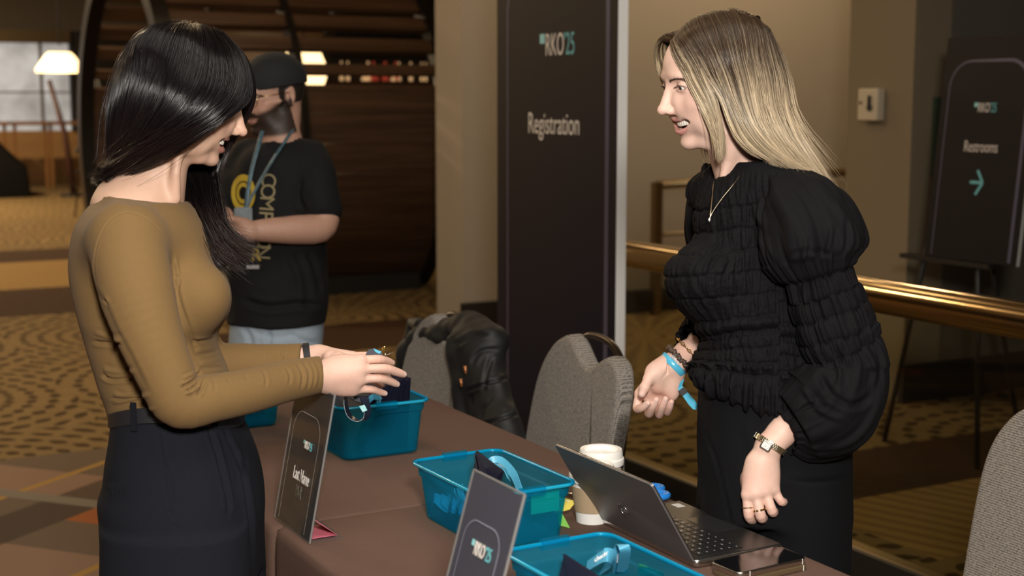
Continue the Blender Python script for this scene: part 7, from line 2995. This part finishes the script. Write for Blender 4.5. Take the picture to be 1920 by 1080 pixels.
# T-shirt
M_tee = mat('black_tee_jersey', (.0068, .0066, .0070), .85, noise=.15, nscale=60, spec=.25)
FT = Field(*bounds([m(410, 240), m(640, 620)], .25), .0048)
FT.zloft(lofted([(262, 495, 562, DM, .07), (278, 470, 585, DM, .10), (300, 452, 602, DM, .12), (340, 440, 610, DM, .125), (400, 436, 612, DM, .125), (480, 430, 614, DM, .13), (560, 428, 617, DM, .135), (603, 430, 612, DM, .137)], DM, .12), .01, power=2.3)
FT.chain([m(575, 298, -.03), m(592, 335, -.06), m(604, 388, -.085)], [.062, .064, .064], .03)
FT.chain([m(470, 298, .03), m(445, 335, .04), m(432, 385, -.02)], [.060, .062, .062], .03)
FT.cut(m(604, 398, -.085), -ZUP * 1.0 + RT * .15) if False else None
FT.chain([M_o + M_hd @ np.array([-.01, 0, -.06]), m(524, 250), m(529, 276)], [.06, .064, .072], .004, op='s')
v, f = FT.mesh()
v = v + vnormals(v, f) * (.006 * hnoise(v * 9, 3) + .003 * hnoise(v * 24, 4))[:, None]
v = creases(v, f, [([(450, 560), (500, 575), (560, 570), (605, 575)], 6, -.008), ([(575, 470), (590, 500), (605, 560)], 6, -.006), ([(540, 470), (560, 520), (565, 590)], 7, .006), ([(575, 400), (560, 370), (565, 330)], 5, -.006)])
npmesh('t_shirt', v, f, M_tee, M_root)
# print on the chest: a ring badge with a column of letters running down the front
M_yel = mat('yellow_print', (.52, .36, .03), .6)
M_dull = mat('dull_gold_print', (.22, .17, .07), .6)
from mathutils.bvhtree import BVHTree
bv_ = BVHTree.FromPolygons([Vector(p) for p in v], [tuple(map(int, q_)) for q_ in f])


def drape(o, lift=.0022):
    me = o.data
    off = Vector(ROOT.get(o.parent.name, (0, 0, 0)))
    for vv in me.vertices:
        w = vv.co + off
        d_ = (w - Vector(CAM)).normalized()
        h_ = bv_.ray_cast(Vector(CAM), d_)
        if h_[0] is not None:
            vv.co = h_[0] - d_ * lift - off


zz = DM - .14
for ch_, yy in zip('COMPTON', (336, 358, 381, 404, 424, 452, 472)):
    xx = 493 - (yy - 336) * .075
    o_ = text(ch_, .060, frame(P(xx - 2, yy, zz), -UP * 1.0 + RT * -.08, RT * 1.0), M_dull if yy < 440 else M_dull, 'shirt_lettering', M_root, .95)
    drape(o_)
o_ = text('R', .052, frame(P(480, 489, zz), RT, UP), M_yel, 'shirt_lettering', M_root, .95)
drape(o_)
mb = MB()
for rr_, w_ in ((.036, .0075), (.020, .005)):
    c_ = P(456, 362, zz)
    ring_a = [c_ + RT * math.cos(a) * (rr_ + w_) * .8 + UP * math.sin(a) * (rr_ + w_) * 1.25 for a in np.linspace(0, 2 * math.pi, 49)[:-1]]
    ring_b = [c_ + RT * math.cos(a) * (rr_ - w_) * .8 + UP * math.sin(a) * (rr_ - w_) * 1.25 for a in np.linspace(0, 2 * math.pi, 49)[:-1]]
    mb.loft([ring_a, ring_b], False, False)
o_ = mb.build('shirt_emblem', M_yel, M_root)
drape(o_)
mb = MB()
for (x0, y0, x1, y1) in ((462, 497, 486, 504),):
    mb.add([P(x0, y0, zz), P(x1, y0, zz), P(x1, y1, zz), P(x0, y1, zz)], [(0, 1, 2, 3)])
o_ = mb.build('shirt_small_print', mat('pale_grey_print', (.35, .33, .32), .6), M_root)
drape(o_)
# lanyard round his neck
ld_ = thing('neck_lanyard', 'dark patterned lanyard with pale blue dots hanging round the neck of the man', 'lanyard', m(520, 270, -.1))
M_mdots = mat('dotted_lanyard_webbing', (.006, .009, .013), .4, col2=(.11, .21, .26), nscale=60)
for pl_ in ([(551, 224, .04), (549, 240, -.03), (536, 262, -.085), (516, 292, -.135), (494, 328, -.160), (470, 372, -.170), (462, 392, -.172)], [(492, 245, -.08), (484, 275, -.12), (474, 310, -.145), (466, 350, -.165), (461, 392, -.172)]):
    p_ = [m(x, y, d_) for x, y, d_ in pl_]
    MB().tube(spline(p_, 30), .0062, 8, flat=.18, up=FW).build('strap', M_mdots, ld_, smooth=True)
mb = MB()
slab(mb, [(u, w_) for u, w_, _ in rrect(0, 0, .026, .040, .005, 0, 4)], .003, .001, lambda u, w_, d_: m(456, 415, -.178) + RT * u + UP * w_ + FW * d_, 2)
mb.build('badge', mat('printed_badge', (.05, .06, .07), .3, col2=(.3, .35, .36), nscale=30), ld_)
# jeans
M_jean = mat('pale_blue_denim', (.36, .43, .50), .85, noise=.25, nscale=14, bump=.3, bscale=900)
FJ = Field(*bounds([m(420, 590), m(620, 590), (M_root.location.x, M_root.location.y, .03)], .17), .007)
FJ.zloft(lofted([(585, 436, 608), (620, 432, 606), (660, 430, 603), (720, 430, 603)], DM, .128), .01, power=2.3)
for s_ in (-1, 1):
    hx, hy = M_root.location.x + RT[0] * .072 * s_, M_root.location.y + RT[1] * .072 * s_
    FJ.zloft([(.72, hx, hy, .080, .11), (.45, hx, hy, .078, .09), (.03, hx, hy, .075, .085)], .02)
v, f = FJ.mesh()
v = creases(v, f, [([(500, 605), (505, 640), (500, 680)], 5, -.006), ([(455, 610), (470, 640), (462, 690)], 5, -.005), ([(540, 625), (570, 640), (600, 645)], 5, -.005), ([(470, 620), (520, 632), (560, 625)], 5, -.004)])
npmesh('jeans', v, f, M_jean, M_root)
for s_ in (-1, 1):
    hx, hy = M_root.location.x + RT[0] * .085 * s_, M_root.location.y + RT[1] * .085 * s_
    FS = Field(*bounds([(hx, hy, .06)], .26), .007)
    fd = -FH * .8 - RT * .5
    fd /= np.linalg.norm(fd)
    FS.chain([np.array([hx, hy, .045]) - fd * .06, np.array([hx, hy, .05]), np.array([hx, hy, .036]) + fd * .15], [.046, .050, .034], .01, kin=.02)
    FS.cut((0, 0, .001), (0, 0, -1))
    v, f = FS.mesh()
    npmesh('shoe', v, f, M_shoe, M_root)

# ------------------------------------------------------------------ jacket over the chair
jk = thing('jacket', 'black quilted jacket slumped over the back of the farther banquet chair', 'jacket', PX(890, 700, 1.700))
j = lambda x, y, X=1.700: PX(x, y, X)
FJ = Field(*bounds([j(750, 590), j(1010, 850), j(990, 860, 1.640)], .12), .0048)
FJ.chain([j(806, 628), j(840, 622, 1.720), j(880, 618, 1.730), j(925, 636, 1.720)], [.030, .036, .046, .042], .02, kin=.02)
FJ.ell(j(890, 648, 1.700), (.050, .085, .050), .03)
FJ.ell(j(826, 630, 1.700), (.040, .060, .026), .02)
FJ.ell(j(900, 690, 1.700), (.050, .085, .075), .04)
FJ.ell(j(915, 745, 1.690), (.050, .090, .080), .04)
FJ.ell(j(932, 800, 1.680), (.048, .090, .075), .04)
FJ.ell(j(950, 870, 1.670), (.048, .090, .090), .04)
FJ.cap(j(860, 640, 1.670), j(872, 800, 1.650), .030, .028, .03)         # front edge of the open side
FJ.chain([j(806, 622), j(790, 640), j(774, 664), j(768, 700), j(775, 735)], [.028, .038, .042, .040, .036], .02, kin=.02)    # limp sleeve
FJ.chain([j(790, 612, 1.720), j(772, 604, 1.730), j(768, 640, 1.720)], [.024, .018, .022], .015)
FJ.ell(j(846, 632, 1.690), (.014, .016, .014), .008, 's')
FJ.ell(j(868, 762, 1.620), (.03, .016, .040), .01, 's')
FJ.cut(PZ(900, 900, .50) * [0, 0, 1] + [0, 0, .0], -ZUP)
v, f = FJ.mesh()
v = v + vnormals(v, f) * (.007 * hnoise(v * 11, 7) + .003 * hnoise(v * 30, 8))[:, None]
v = creases(v, f, [([(870, 735), (910, 720), (962, 706)], 3, -.006), ([(895, 800), (940, 785), (985, 772)], 3, -.006), ([(850, 650), (880, 632), (920, 625)], 4, -.006), ([(880, 690), (900, 660), (940, 655)], 4, -.005),
                   ([(905, 740), (912, 700), (925, 665)], 4, -.005), ([(765, 690), (785, 685), (800, 700)], 3, -.005), ([(900, 815), (905, 770), (925, 745)], 3, -.005), ([(960, 780), (965, 740), (955, 700)], 4, .005)])
M_jkt = mat('black_quilted_nylon', (.0060, .0058, .0056), .62, noise=.25, nscale=40, bump=.2, bscale=400)
npmesh('shell', v, f, M_jkt, jk)
for i_, (x, y) in enumerate(((864, 710), (872, 686))):
    c_ = j(x, y, 1.615)
    mb = MB()
    mb.tube([c_, c_ + np.array([0, -.004, -.020])], [.0045, .0035], 8)
    mb.build('toggle', mat('copper_toggle', (.50, .20, .08), .35, metal=.6) if not i_ else MATS['copper_toggle'], jk, smooth=True)
